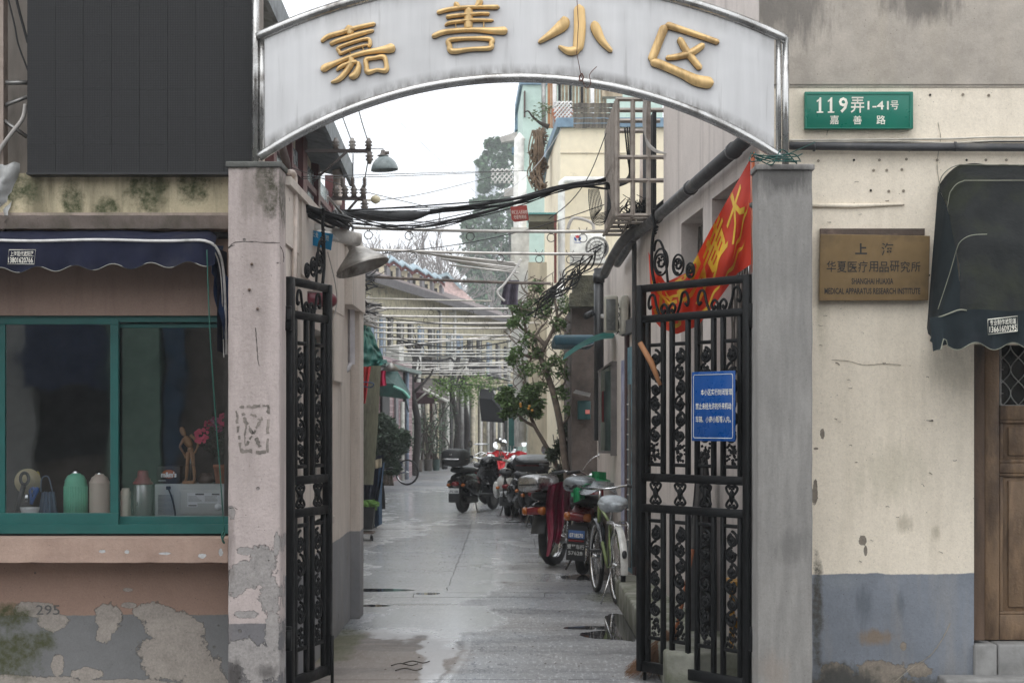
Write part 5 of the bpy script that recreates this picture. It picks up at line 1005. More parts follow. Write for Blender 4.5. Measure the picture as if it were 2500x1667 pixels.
for i in range(17):
    x=1337+i*8.6; m=MB(); yt=190+rd.uniform(-4,4); a=P(x,312,25.5); b=P(x+rd.choice([6.2,7,7.6]),yt,25.5); m.box((a.x,25.5+rd.uniform(0,.03),a.z),(b.x,25.56,b.z)); m.build('plank',m_orange if i in (0,1) else m_plank,te)
for x in (1366,1393,1421): m=MB(); m.pbox(x-3,170,x+3,330,25.4,25.45); m.build('post',m_black,te)
for x in (1354,1446): m=MB(); m.tube([P(x,190,25.2),P(x,310,25.2)],.03,8); m.build('white_pipe',m_white,te)
m=MB(); m.pbox(1337,258,1480,262,25.45,25.5); m.pbox(1470,214,1520,236,25.3,25.5); m.build('cross_rail',m_plank,te)
mh_=thing('mint_house','pale mint green house with blue parapet rising beyond the cream house','building',P(1300,1150,34))
m=MB(); a=PX(1276,34); b=PX(1264,37); yT=PZ(205,34); m.prism([V((a,34,0)),V((3,34,0)),V((3,40,0)),V((b,40,0)),V((b,37,0))],(0,0,yT)); m.build('wall',m_mint,mh_)
m=MB(); m.prism([V((a-.05,33.95,yT-.02)),V((3,33.95,yT-.02)),V((3,40,yT-.02)),V((b-.06,40,yT-.02)),V((b-.06,37,yT-.02))],(0,0,.16)); m.build('parapet',m_bl,mh_)
m=MB(); m.prism([P(1262,275,37),P(1272,275,37),P(1265,315,37),P(1256,320,37)],(0,.3,0)); m.pbox(1250,360,1260,374,38,38.3); m.build('window_hood',m_bl,mh_)
m=MB(); m.pbox(1279,222,1283,285,33.9,34); m.pbox(1276,340,1279,380,33.9,34); m.build('old_conduit',mat('brown_conduit',C(90,76,72),.8),mh_)
m=MB(); m.tube([P(1327,195,33.8),P(1328,330,33.8)],.045,8); m.build('steel_pipe',m_galv,mh_)
for (pts,r,l) in (([P(1276,333,33),P(1268,340,33),P(1266,480,33),P(1268,1090,33)],.10,'thick white rain pipe running down the corner of the mint house'),([P(1276,420,30),P(1276,1080,30)],.07,'white pipe just right of the thick rain pipe'),([P(1480,440,23.8),P(1380,440,23.8),P(1372,446,23.8),P(1371,470,23.8),P(1371,560,23.8),P(1371,760,23.8)],.05,'white plastic pipe bent down the cream house wall'),([P(1372,700,23.5),P(1358,722,23.4),P(1345,740,23.3)],.06,'short white pipe stub near the tree top')):
    m=MB(); m.tube(pts,r,10); one('rain_pipe',l,'pipe',m,mat('white_pvc',C(222,220,214,1.1),.5))
m=MB(); m.pbox(1353,525,1359,690,22.9,23); one('steel_post','thin brown steel post in front of the cream house','post',m,mat('brown_red_steel',C(110,62,54),.7))
bc=thing('balcony_slab','small balcony slab with teal trim at the cream house','balcony',P(1325,530,23)); m=MB(); a=P(1292,541,23); b=P(1360,522,23); m.box((a.x,23,a.z),(b.x,24,b.z)); m.build('slab',mat('olive_balcony',C(110,108,90),.8),bc); m=MB(); m.pbox(1290,519,1360,523,22.98,24); m.build('trim',mat('teal_trim',C(90,150,145),.6),bc)
for k,(x0_,x1_,y0_,y1_,Zs,l) in enumerate(((1352,1398,248,302,24.5,'white crossed lattice at the parapet of the cream house'),(1198,1254,412,448,32,'white expanding lattice standing out from the mint house'))):
    t=thing('lattice_screen',l,'lattice',P((x0_+x1_)/2,y1_,Zs)); n_=5; w_=(x1_-x0_)
    for i in range(-3,n_+1):
        for s in (1,-1):
            pts=[]
            for j in range(13):
                y=y0_+(y1_-y0_)*j/12; x=x0_+w_*(i+.5)/n_+ s*(j/12)*(y1_-y0_)*.85+(0 if s>0 else w_*.4)
                if x0_<=x<=x1_: pts.append(P(x,y,Zs+s*.01))
            if len(pts)>1: m=MB(); m.tube(pts,.012,4); m.build('slat',m_white,t)
for (l,q) in (('small grey fibreglass rain hood on the mint house, upper',[(1220,335),(1262,322),(1266,340),(1225,348)]),('small grey fibreglass rain hood lower on the mint house',[(1232,462),(1270,452),(1272,475),(1230,480)])):
    m=MB(); m.prism([P(x,y,33.5) for x,y in q],(0,.5,.05)); one('rain_hood',l,'hood',m,mat('grey_fibreglass',C(176,172,166),.6))
m_vine=mat('dry_brown_vine',C(128,110,92,1),.9,var=.4,bump=0); vn=thing('dry_vine','dry brown vine hanging down the corner of the cream house','vine',P(1318,330,26))
m=MB(); cs=[(P(1315+8*math.sin(i),325+i*10,26.2),(.07,.1,.06)) for i in range(15)]; leaves(m,cs,2200,.07,seed=5,lw=.35); m.build('dead_leaves',m_vine,vn,kind='stuff')
m=MB()
for i in range(14):
    x=1312+rd.uniform(-14,12); m.tube(cr([P(x,318,26),P(x+rd.uniform(-12,12),370,26),P(x+rd.uniform(-12,14),420,26.1),P(x+rd.uniform(-10,16),rd.uniform(440,480),26)]),.010,4)
m.build('stem',m_vine,vn,kind='stuff')
m=MB(); m.tube(cr([P(1340,310,25),P(1318,300,25),P(1300,285,25),P(1290,272,25),P(1279,275,25)]),[.05,.04,.035,.03,.028,.026,.024,.022,.02,.018,.018,.016,.016,.014,.014,.013,.012,.012,.011,.01,.01,.01,.01,.008,.008][:25],6); one('bare_branch','bare dark branch reaching out from the rooftop','branch',m,mat('dark_bark',C(66,60,54),.9))
m=MB(); leaves(m,[(P(1318,272,25),.13),(P(1330,262,25),.1),(P(1308,285,25),.08)],140,.05,seed=8); one('rooftop_plant','thin leafy rooftop plant beside the orange planks','plant',m,mat('thin_green_leaf',C(96,112,80),.7,bump=0))
m=MB(); m.lathe([(.10,0),(.16,.22),(.15,.24),(0,.24)],P(1373,308,24.8),16); one('rooftop_pot','terracotta pot behind the white lattice','pot',m,mat('terracotta',C(168,108,80),.8))
# air conditioner
ac=thing('air_conditioner','white air conditioner outdoor unit with a small red and blue logo','air conditioner',P(1430,640,21.5)); m_acw=mat('aged_white_enamel',C(222,220,212,1.1),.5,dirt=C(190,184,172),dk=.3,bump=0)
Za=21.5; m=MB(); a=P(1393,644,Za); b=P(1478,570,Za); m.rbox((a.x,Za,a.z),(b.x,Za+.3,b.z),.015); m.build('case',m_acw,ac)
m=MB(); c=P(1458,606,Za-.005)
for R in (.05,.09,.13,.145): m.tube([c+V((R*math.cos(j*2*pi/20),0,R*math.sin(j*2*pi/20))) for j in range(20)],.005,4,closed=True)
for j in range(10): q=j*2*pi/10; m.tube([c,c+V((.145*math.cos(q),0,.145*math.sin(q)))],.003,4)
m.build('fan_grille',m_galv,ac)
m=MB(); m.lathe([(.14,0),(.14,.004),(0,.004)],(c.x,c.y+.01,c.z),20,Matrix.Rotation(pi/2,3,'X')); m.build('fan_opening',mat('dark_fan',(.05,.05,.05,1),.6),ac)
for i in range(4): m=MB(); m.pbox(1396,616+i*6,1428,618+i*6,Za-.006,Za); m.build('louvre',m_galv,ac)
m=MB(); m.add([P(1404,576,Za-.006),P(1410,574.5,Za-.006),P(1416,576,Za-.006),P(1413,581,Za-.006),P(1407,581,Za-.006)],[(0,1,2,3,4)]); m.build('logo_red',mat('logo_red_print',C(205,60,70),.5,bump=0),ac)
m=MB(); 
for s in (1,-1): m.add([P(1410-s*1,587,Za-.006),P(1410-s*4,581.5,Za-.006),P(1410-s*8,578,Za-.006),P(1410-s*8.5,584,Za-.006),P(1410-s*5,588,Za-.006)],[(0,1,2,3,4)])
m.build('logo_blue',mat('logo_blue_print',C(50,80,150),.5,bump=0),ac)
m=MB(); ptext(m,'Chunlan',1402,590,1419,594,Za-.006,.01); m.build('brand_lettering',mat('logo_blue_print',C(50,80,150),.5,bump=0),ac)
m=MB(); m.tube(cr([P(1386,560,21.6),P(1397,535,21.6),P(1420,535,21.6),P(1445,545,21.6),P(1450,560,21.6)]),.02,8); one('hoop','grey hose bent in an arch above the air conditioner','hose',m,m_conduit)
m=MB(); m.grid(lambda u,v:P(1226+42*u-4*math.sin(v*2)+6*(1-v)*u*0+(8*(1-v)*(1-u)),684+60*v,20+.05*math.sin(u*12)),14,8); one('grey_cloth','grey purple cloth drying beside the tree','cloth',m,mat('grey_purple_cloth',C(92,86,98),.9,bump=.2))
m=MB(); m.box((PX(1248,29.5),29.5,PZ(900,29.5)),(PX(1292,29.5),30,PZ(555,29.5))); one('white_house_corner','narrow white house corner left of the street tree top','building',m,mat('grey_white_plaster',C(200,200,196,1),.8,dirt=C(170,168,160)))
m=MB(); m.box((PX(1252,33),33,PZ(975,33)),(PX(1290,33),33.5,PZ(900,33))); one('wall_cabinet','white cabinet on the wall at the far end of the drying poles','cabinet',m,m_pbox)
# ---------------------------------------------------------------- far row of houses seen obliquely at the end of the lane
FR=Wall(-4.6,50,.3,77)
fh=thing('row_house','long old two storey lane house with dormers facing across the end of the lane','building',FR.pt(10,0))
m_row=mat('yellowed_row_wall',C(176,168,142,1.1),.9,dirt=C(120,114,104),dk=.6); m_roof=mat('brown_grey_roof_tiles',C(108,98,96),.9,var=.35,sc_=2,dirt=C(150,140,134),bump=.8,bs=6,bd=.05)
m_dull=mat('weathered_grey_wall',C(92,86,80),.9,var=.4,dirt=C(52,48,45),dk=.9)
eh=[FR.hit(887,688).z,FR.hit(1164,770).z]; ez=sum(eh)/2; s0=FR.s_(780); s1=FR.s_(1300)
def fz(px,py,o=0): h=FR.hit(px,py,o); return (h-FR.o).dot(FR.d),h.z
m=MB(); FR.box(m,s0,s1,3.1,ez+.1,-6,0); m.build('upper_wall',m_row,fh)
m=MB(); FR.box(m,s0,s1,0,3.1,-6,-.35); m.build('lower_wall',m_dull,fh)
m=MB(); e0=FR.pt(s0,ez,.6); e1=FR.pt(s1,ez,.6); r0=FR.pt(s0,ez+.95,-1.6); r1=FR.pt(s1,ez+.95,-1.6); m.prism([e0,e1,r1,r0],(0,0,.12)); m.build('roof',m_roof,fh)
m=MB(); m.prism([e0+V((0,0,-.12)),e1+V((0,0,-.12)),e1+V((0,0,.14)),e0+V((0,0,.14))],(0,-.06,0)); m.build('gutter',mat('dark_gutter',C(88,84,84),.8),fh)
m_dormr=mat('maroon_dormer_fascia',C(116,74,72,1.0),.7); m_dormc=mat('cream_dormer_wall',C(222,210,184,1.1),.8); m_dormb=mat('pale_blue_dormer_roof',C(148,164,172,1.05),.7); m_grw=mat('grey_dormer_side',C(130,126,128,1),.8)
for (x0,x1,y0,y1) in ((908,938,634,668),(944,966,640,690),(972,994,652,696),(999,1024,660,706),(1031,1049,672,716),(1054,1072,682,728)):
    Zd=FR.hit((x0+x1)/2,700,-.6).y; t=MB(); t.pbox(x0,y0+8,x1,y1+6,Zd,Zd+3); d=t.build('dormer',m_dormc,fh)
    t=MB(); t.prism([P(x0-8,y0+12,Zd-.15),P((x0+x1)/2+6,y0-4,Zd-.15),P(x1+14,y0+10,Zd-.15),P(x1+14,y0+18,Zd-.15),P((x0+x1)/2+6,y0+4,Zd-.15),P(x0-8,y0+20,Zd-.15)],(0,.2,0)); t.build('fascia',m_dormr,d)
    t=MB(); t.prism([P(x0-8,y0+12,Zd-.2),P((x0+x1)/2+6,y0-4,Zd-.2),P((x0+x1)/2-2,y0-14,Zd+2.5),P(x0-14,y0-2,Zd+2.5)],(0,0,.06)); t.prism([P((x0+x1)/2+6,y0-4,Zd-.2),P(x1+14,y0+10,Zd-.2),P(x1+4,y0-2,Zd+2.5),P((x0+x1)/2-2,y0-14,Zd+2.5)],(0,0,.06)); t.build('dormer_roof',m_dormb,d)
    t=MB(); t.pbox(x1-1,y0+14,x1+7,y1+8,Zd+.02,Zd+2); t.build('cheek',m_grw,d)
    t=MB(); xm=x0+(x1-x0)*.3
    t.pbox(xm,y0+22,xm+8,y0+36,Zd-.03,Zd); w_=t.build('window',m_dark,d)
gb=thing('pink_gable_house','pale pink gable house with light blue roof edge beyond the dormers','building',P(1120,1100,85)); m=MB(); m.prism([P(1078,1060,84),P(1215,1060,84),P(1215,790,84),P(1125,704,84),P(1100,680,84),P(1080,690,84)],(0,4,0)); m.build('gable',mat('pale_pink_plaster',C(196,170,166,1.1),.85),gb)
m=MB(); m.prism([P(1076,712,83.8),P(1165,752,83.8),P(1200,772,83.8),P(1200,780,83.8),P(1165,760,83.8),P(1076,722,83.8)],(0,4,0)); m.prism([P(1066,672,83.8),P(1092,664,83.8),P(1128,700,83.8),P(1124,706,83.8),P(1092,672,83.8),P(1068,680,83.8)],(0,4,0)); m.build('roof_edge',m_dormb,gb)
# upper storey windows and brackets, lower storey doors and pipes
rd=random.Random(11); m_shut=mat('faded_blue_shutter',C(120,134,150),.7); m_pipew=mat('far_white_pipe',C(196,194,186,1),.6)
m_cream3=mat('cream_pilaster',C(196,186,160,1.1),.8)
x=880
while x<1235:
    w_=rd.uniform(9,15); a,z1=fz(x,830); b,_=fz(x+w_,830); zz0=ez-2.3; m=MB(); FR.box(m,a,b,zz0,zz0+1.35,0,.05); wv=m.build('window',rd.choice([m_dark,m_shut,m_glassd,m_dark]),fh)
    m=MB(); FR.box(m,a-.06,b+.06,zz0-.08,zz0,0,.2); FR.box(m,(a+b)/2-.025,(a+b)/2+.025,zz0,zz0+1.35,.05,.09); m.build('sill_and_mullion',m_pipew,wv)
    x+=w_+rd.uniform(7,16)
doors=[m_dark,mat('dark_maroon_door',C(86,54,50),.7),mat('dark_green_door',C(50,66,60),.7),m_dull,mat('grey_door',C(96,94,92),.7)]
x=960
while x<1240:
    w_=rd.uniform(6,13); a,_=fz(x,1100); b,_=fz(x+w_,1100); m=MB(); FR.box(m,a,b,0,rd.uniform(2.1,2.7),0,.06); m.build('door',rd.choice(doors),fh); x+=w_+rd.uniform(2,8)
for i in range(17):
    px=958+i*17+rd.uniform(-4,4); a,_=fz(px,1050); zt=rd.choice([3.0,3.3,ez-.2,2.8]); m=MB(); r=rd.uniform(.05,.10)
    p=FR.pt(a,0,.2); m.tube([p,V((p.x,p.y,zt-.2)),V((p.x-.1,p.y+.05,zt))] if rd.random()<.6 else cr([p,V((p.x,p.y,zt-.25)),V((p.x-.05,p.y,zt-.05)),V((p.x-.5,p.y,zt))],4),r,7); m.build('rain_pipe',rd.choice([m_pipew,m_pipew,m_beige,m_galv]),fh)
for i in range(11):
    px=955+i*25+rd.uniform(-5,5); a,_=fz(px,1050); m=MB(); FR.box(m,a,a+rd.uniform(.3,.6),0,3.1,0,.12); m.build('pilaster',rd.choice([m_cream3,m_dull,m_row]),fh)
m=MB()
for i in range(40):
    a=rd.uniform(s0+2,s1-2); z=rd.uniform(2.9,4.3); p=FR.pt(a,z,.3); m.tube(cr([p,p+V((.4,.2,-.1)),p+V((1,.6,rd.uniform(-.3,.1)))],4),rd.choice([.015,.03]),4)
m.build('wall_cables',m_black,fh,kind='stuff')
for k in range(7):
    px=940+k*42; a,_=fz(px,880); m=MB(); FR.box(m,a,a+rd.uniform(.5,.9),rd.uniform(3.2,3.5),rd.uniform(3.8,4.0),0,.45); m.build('air_conditioner_box',rd.choice([m_pipew,m_dull,m_grw]),fh)
# maroon tiled house on the left, canopies and planters
g=G('maroon_wall_tiles'); br_=g.t.nodes.new('ShaderNodeTexBrick'); g.put(br_.inputs['Vector'],g.scl(g.pos,(1,1,1))); br_.inputs['Scale'].default_value=1; br_.offset=0; br_.inputs['Color1'].default_value=C(98,42,48); br_.inputs['Color2'].default_value=C(84,36,42); br_.inputs['Mortar'].default_value=C(170,140,140); br_.inputs['Mortar Size'].default_value=.012; br_.inputs['Brick Width'].default_value=.17; br_.inputs['Row Height'].default_value=.17
g.t.links.remove(br_.inputs['Vector'].links[0]); X,Y,Zz=g.xyz(g.pos); cb_=g.t.nodes.new('ShaderNodeCombineXYZ'); g.put(cb_.inputs[0],g.mth('ADD',X,Y)); g.put(cb_.inputs[1],Zz); g.t.links.new(cb_.outputs[0],br_.inputs['Vector']); m_tile=g.out(br_.outputs[0],.4)
th_=thing('maroon_tiled_house','house front covered in small maroon tiles, left side of the lane beyond the bush','building',(-3.2,46,0))
TW=Wall(-3.35,43,-2.95,50); m=MB(); TW.box(m,-3,7.2,0,3.3,-3,0); m.build('tiled_wall',m_tile,th_)
for (p0,p1,z0,z1,mt) in ((928,946,.3,2.6,m_dark),(962,968,.2,2.4,m_grw),(984,990,0,3.0,m_dark)): m=MB(); TW.box(m,TW.s_(p0),TW.s_(p1),z0,z1,0,.06); m.build('opening',mt,th_)
for px,r,mt in ((969,.06,m_pipew),(981,.05,m_shut)): p=TW.pt(TW.s_(px),0,.15); m=MB(); m.tube([p,p+V((0,0,2.15 if px<975 else 3.0))],r,8); m.build('pipe',mt,th_)
m=MB(); TW.box(m,-6,7.5,3.0,3.1,-2,.25); m.build('canopy_slab',mat('grey_green_slab',C(110,122,116),.8),th_)
for (lb,q,Zs,mt) in (('dark maroon shop canopy sloping over the lane at the far end',[(965,958),(1035,962),(1062,972),(1062,985),(965,988)],52,mat('dark_maroon_canvas',C(58,38,42),.8)),('grey ribbed canopy with pale edge strips beside the maroon one',[(1030,950),(1048,953),(1095,978),(1080,984),(1030,972)],52.5,m_dull),
   ('black awning over a far door beside the green board',[(1170,975),(1200,977),(1232,1015),(1232,1032),(1175,1028)],58,mat('black_canvas',(.012,.012,.013,1),.9,Specular_IOR_Level=.1)),('small green plastic awning left of the maroon tiles',[(916,940),(960,940),(1000,970),(990,974),(916,965)],42,mat('dark_green_plastic',C(18,60,54),.7))):
    m=MB(); a,b,c_,d,e=[P(x,y,Zs) for x,y in q]; off=V((0,1.6,.35)); m.prism([a,b,c_,d,e],(0,.08,0)); m.prism([a,b,c_,c_+off*.2,b+off,a+off],(0,0,.04)); m.tube([d,d+V((0,1.2,-.3))],.02,5); one('far_awning',lb,'awning',m,mt,'awnings at the far end of the lane')
m=MB(); m.tube(cr([P(960,943,41.9),P(985,955,41.9),P(1000,972,41.9)]),.035,6); one('awning_rib','pale green curved rib at the edge of the small green awning','rib',m,mat('pale_green_plastic',C(120,180,165),.5))
m=MB(); m.tube([P(1032,950,52),P(1094,980,52)],.05,5); m.tube([P(1018,978,52),P(1055,945,52)],.03,5); one('white_strut','white edge strip and strut on the grey ribbed canopy','strut',m,m_pipew)
# planters
for i,(x0,x1,y0,y1,Zs,mt,lb) in enumerate(((1012,1032,1122,1150,55,m_dull,'square grey cement planter at the far end of the lane'),(1034,1056,1120,1148,56,mat('dark_brown_tub',C(60,56,52),.8),'brown tub planter between the grey planter and the green tub'),(1056,1074,1121,1148,56.5,mat('dark_green_tub',C(44,62,58),.7),'dark green tub planter at the far end'),(1077,1094,1125,1144,58,m_black,'black flower pot farthest down the lane'))):
    t=thing('planter',lb,'planter',P((x0+x1)/2,y1,Zs)); m=MB(); w_=(PX(x1,Zs)-PX(x0,Zs))/2; c=P((x0+x1)/2,y1,Zs); c.z=0; h=PZ(y0,Zs)
    m.lathe([(w_*.85,0),(w_,h),(w_*.9,h),(w_*.88,h-.05),(0,h-.06)],c,16); m.build('pot',mt,t)
    m=MB()
    for k in range(5 if i in (1,2) else 2): m.tube(cr([c+V((rd.uniform(-.1,.1),0,h-.06)),c+V((rd.uniform(-.3,.3),0,h+.7)),c+V((rd.uniform(-.9,.9),0,h+rd.uniform(1.2,2.2)))],5),[.045,.04,.035,.03,.028,.025,.02,.018,.015,.012,.01][:11],5)
    m.build('bare_stem',mat('dark_bark',C(66,60,54),.9),t); m=MB(); leaves(m,[(c+V((rd.uniform(-.5,.5),0,h+rd.uniform(.2,1.8))),.3) for _ in range(6)],220,.12,seed=20+i); m.build('foliage',mat('grey_green_leaf',C(74,92,72),.6,bump=0,var=.4),t,kind='stuff')
for i in range(3):
    px=[1012,1110,1135][i]; c=P(px,1140,[51,60,64][i]); m=MB(); c.z=0
    m.tube(cr([c,c+V((.1,0,1.5)),c+V((-.1,0,2.8)),c+V((.15,0,3.9))],5),[.11]*4+[.10]*4+[.09]*4+[.08]*4,8); 
    for k in range(5): m.tube(cr([c+V((0,0,2.5+k*.3)),c+V((rd.uniform(-.8,.8),0,3.2+k*.2)),c+V((rd.uniform(-1.6,1.6),.3,4+k*.1))],4),[.05,.045,.04,.035,.03,.025,.02,.015,.012],5)
    one('old_trunk',['thick dark old trunk standing in front of the maroon canopy','second dark trunk near the far black awning','farthest dark trunk at the end of the lane'][i],'tree trunk',m,mat('black_bark',C(52,48,46),.95,bump=.8,bs=12,bd=.03))
m=MB(); leaves(m,[(P(x,y,47),(.25,.3,.25)) for x,y in ((1068,945),(1078,940),(1090,950),(1067,960),(1125,952),(1128,965),(1148,950),(1150,965),(1147,980),(1160,935),(1190,930),(1175,932),(1210,938),(1100,938),(1140,935))],1100,.09,seed=31); one('hanging_creeper','fresh green creeper hanging from the rusty pole across the lane','creeper',m,mat('fresh_green_leaf',C(96,124,60),.6,bump=0,var=.35),kind='stuff')
# green board, red poster, railing
gbd=thing('green_board','teal green sheet metal gate with railings and a red poster','gate',P(1285,1130,38)); m_tg=mat('teal_green_sheet',C(44,92,88,1),.6,dirt=C(120,140,136),dk=.15)
m=MB(); a=P(1242,1088,38); b=P(1330,1022,38); m.box((a.x,38,a.z),(b.x,38.06,b.z)); m.build('sheet',m_tg,gbd)
for i in range(13):
    x=1243+i*7.2; m=MB(); m.tube([P(x,1088,38.03),P(x,1150,38.03)],.02,5); m.build('railing_bar',m_tg,gbd)
    if i<11: m=MB(); m.tube([P(x,940,38.03),P(x,1022,38.03)],.018,5); m.build('railing_bar',m_tg,gbd)
m=MB(); m.tube([P(1240,941,38),P(1330,941,38)],.03,5); m.tube([P(1240,1120,38),P(1330,1120,38)],.02,5); m.build('rail',m_tg,gbd)
m=MB(); m.prism([P(1258,960,37.9),P(1320,957,37.9),P(1320,1022,37.9),P(1258,1026,37.9)],(0,.02,0)); m.build('red_poster',mat('red_poster_paper',C(206,62,60,1),.6),gbd)
m=MB(); leaves(m,[(P(1272,1062,37.95),(.08,0,.06)),(P(1252,1000,37.9),(.05,0,.2))],30,.07,seed=3,flat=.1); m.build('torn_paper',m_pipew,gbd,kind='stuff')
m=MB(); m.prism([P(1298,972,37),P(1345,958,37),P(1346,963,37),P(1300,978,37)],(0,.1,0)); m.prism([P(1318,985,37),P(1345,970,37),P(1345,974,37),P(1320,989,37)],(0,.1,0)); one('white_bracket','white folding bracket beside the red poster','bracket',m,m_white)
# left middle: green tarp, curved board, red cloth
tp=MB(); tp.grid(lambda u,v:P(884+(20+42*v)*u*1.0+4*mn.noise(V((u*3,v*4,0))),788+8*u+(120-12*u)*v-(18*u if v>.9 else 0)+6*mn.noise(V((u*4,v*5,2))),21.5+.5*u+.12*mn.noise(V((u*5,v*9,0)))),14,26); one('green_tarpaulin','torn dark green tarpaulin canopy beyond the left lane wall','tarpaulin',tp,mat('dark_green_tarpaulin',C(28,96,86,1.0),.55,var=.4,sc_=5,dirt=C(30,52,48),dk=.8,bump=.5,bs=14,bd=.02))
m=MB(); m.grid(lambda u,v:P(884+46*u*(1-.28*v)-6*v*v*(u),893+290*v,20.8+1.2*(1-u)+.1*math.sin(u*pi)),12,20); one('curved_board','tall curved pale grey green board leaning at the left side of the lane','board',m,mat('pale_grey_green_board',C(150,154,142,1),.6,dirt=C(120,122,112)))
m=MB(); m.grid(lambda u,v:P(884+22*u-14*v*u,895+90*v,20.6+.06*math.sin(u*14)),12,8); one('red_cloth','red cloth strip hanging beside the curved board','cloth',m,mat('red_cloth',C(170,46,48,1),.9,bump=.2))
m=MB(); m.grid(lambda u,v:P(916+26*u-2*math.sin(v*3)+ (5*(u-.5))*v,905+(38-6*abs(u-.5))*v,22+.08*math.sin(u*15)),14,10); one('magenta_cloth','magenta cloth hung up to dry under the green tarpaulin','cloth',m,mat('magenta_cloth',C(178,28,72,1),.9,bump=.2))
m=MB(); m.tube(cr([P(884,932,20.2),P(905,934,20.2),P(912,938,20.2),P(905,945,20.2),P(884,942,20.2)]),.008,5); one('wire_loop','dark blue wire loop beside the red cloth','wire',m,mat('dark_blue_wire',C(40,60,90),.6))
m=MB(); m.lathe([(.0,.14),(.16,0),(.155,0)],P(955,905,27),16); one('cone_lamp','small grey cone lamp under the drying poles','lamp',m,m_galv)
m=MB(); 
for i in range(70):
    a=P(rd.uniform(852,880),rd.uniform(640,745),15+rd.uniform(0,5)); m.tube(cr([a,a+V((.05,.2,-.08)),a+V((rd.uniform(-.1,.25),.4,rd.uniform(-.2,.05)))],4),rd.choice([.004,.008]),4)
one('left_cable_tangle','black cable tangle on the wall end under the wall lamp','cables',m,m_black,kind='stuff')
m=MB()
for i in range(260): p=P(rd.uniform(860,905),rd.uniform(740,790),22+rd.uniform(-1,2)); m.tube([p,p+V((rd.uniform(-.2,.25),rd.uniform(-.2,.2),rd.uniform(-.1,.1)))],rd.choice([.005,.012]),4)
one('left_eave_clutter','clutter of wires and pegs where the drying poles meet the left wall','clutter',m,m_conduit,kind='stuff')
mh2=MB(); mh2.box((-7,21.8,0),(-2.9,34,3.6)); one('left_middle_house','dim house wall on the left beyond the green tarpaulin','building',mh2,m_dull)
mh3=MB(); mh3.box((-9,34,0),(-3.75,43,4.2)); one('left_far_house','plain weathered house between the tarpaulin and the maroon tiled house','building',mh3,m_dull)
m=MB(); m.tube([P(870,728,20),P(1200,735,22)],.01,4); one('pale_line','thin pale line strung over the first drying poles','line',m,m_cab)
rd2=random.Random(77)
for i in range(6):
    y=780+i*27; Zp=zfor(y,3.15); m=MB(); m.tube(sag(P(905+rd2.uniform(-10,50),y+rd2.uniform(-12,12),Zp),P(1270+rd2.uniform(-20,20),y+rd2.uniform(-20,20),Zp+1),rd2.uniform(.02,.25),14),rd2.choice([.006,.009,.014]),4); m=m; one('far_cable','%s dark cable sagging among the farther drying poles, counted from the top'%['first','second','third','fourth','fifth','sixth','seventh','eighth','ninth','tenth','eleventh','twelfth','thirteenth','fourteenth','fifteenth'][i],'cable',m,m_wire,'sagging cables among the farther poles')
# ---------------------------------------------------------------- trees, tower
def leafmat(n,c): 
    g=G(n); a=g.noise(g.obj,2.2,3); b=g.noise(g.obj,14,2); cc=g.mix(g.rng(a,.35,.65),tuple(x*.55 for x in c[:3]),tuple(min(1,x*1.35) for x in c[:3])); cc=g.mix(g.rng(b,.5,.7,0,.5),cc,tuple(x*1.8 for x in c[:3]))
    return g.out(cc,.5)
bt=thing('evergreen_tree','tall broad evergreen tree rising hazily behind the mint house','tree',P(1250,1080,190)); m=MB(); m.tube(cr([P(1245,1090,190),P(1243,900,190),P(1250,700,190),P(1245,500,190)],5),[.6,.6,.58,.56,.54,.52,.5,.48,.46,.42,.4,.36,.32,.28,.24,.2],8); m.build('trunk',m_dull,bt)
m=MB(); r_=random.Random(5); cs=[]
for (x,y,R) in ((1222,372,26),(1205,352,14),(1250,362,26),(1200,405,30),(1240,410,40),(1190,440,26),(1230,470,48),(1180,500,24),(1215,530,50),(1165,560,30),(1250,560,50),(1160,600,34),(1210,620,52),(1150,640,26),(1260,650,50),(1185,680,44),(1240,720,44),(1200,740,40),(1160,690,26),(1200,800,46),(1240,800,50),(1190,860,40)): 
    cs.append((P(x,y,190),(R*190/F,R*190/F*1.3,R*190/F)));
    for k in range(5): a=r_.uniform(0,6.28); cs.append((P(x+R*.9*math.cos(a),y+R*.9*math.sin(a),190+r_.uniform(-1,1)),R*.35*190/F))
leaves(m,cs,42000,.42,seed=4,lw=.75); m.build('crown',leafmat('dark_evergreen_leaf',(.085,.16,.08,1)),bt,kind='stuff')
def barebranch(m,p,d,L,r,dep,rr):
    q=p+d*L; m.tube([p,p+d*L*.5+V((rr.uniform(-.05,.05)*L,0,0)),q],[r,r*.85,r*.7],4)
    if dep<=0: return
    for k in range(3 if dep>1 else 4):
        nd=(d+V((rr.uniform(-.75,.75),rr.uniform(-.5,.5),rr.uniform(-.15,.5)))).normalized(); barebranch(m,p+d*L*rr.uniform(.5,1),nd,L*rr.uniform(.55,.8),r*.62,dep-1,rr)
for i,(px,top,Zs) in enumerate(((905,590,148),(985,565,150),(1060,575,153),(1120,600,158),(1165,620,162),(1030,600,168),(945,600,162))):
    m=MB(); rr=random.Random(40+i); c=P(px,1090,Zs); H=PZ(top,Zs); c.z=0
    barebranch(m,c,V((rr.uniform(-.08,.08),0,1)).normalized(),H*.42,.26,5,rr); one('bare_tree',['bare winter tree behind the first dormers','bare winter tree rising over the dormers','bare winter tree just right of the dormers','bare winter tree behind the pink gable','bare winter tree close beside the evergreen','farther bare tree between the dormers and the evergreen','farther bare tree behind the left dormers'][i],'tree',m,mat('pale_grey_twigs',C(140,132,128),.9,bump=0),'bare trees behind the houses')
tw=thing('tower_block','distant stepped tower block almost lost in the haze','building',P(1185,1040,700)); 
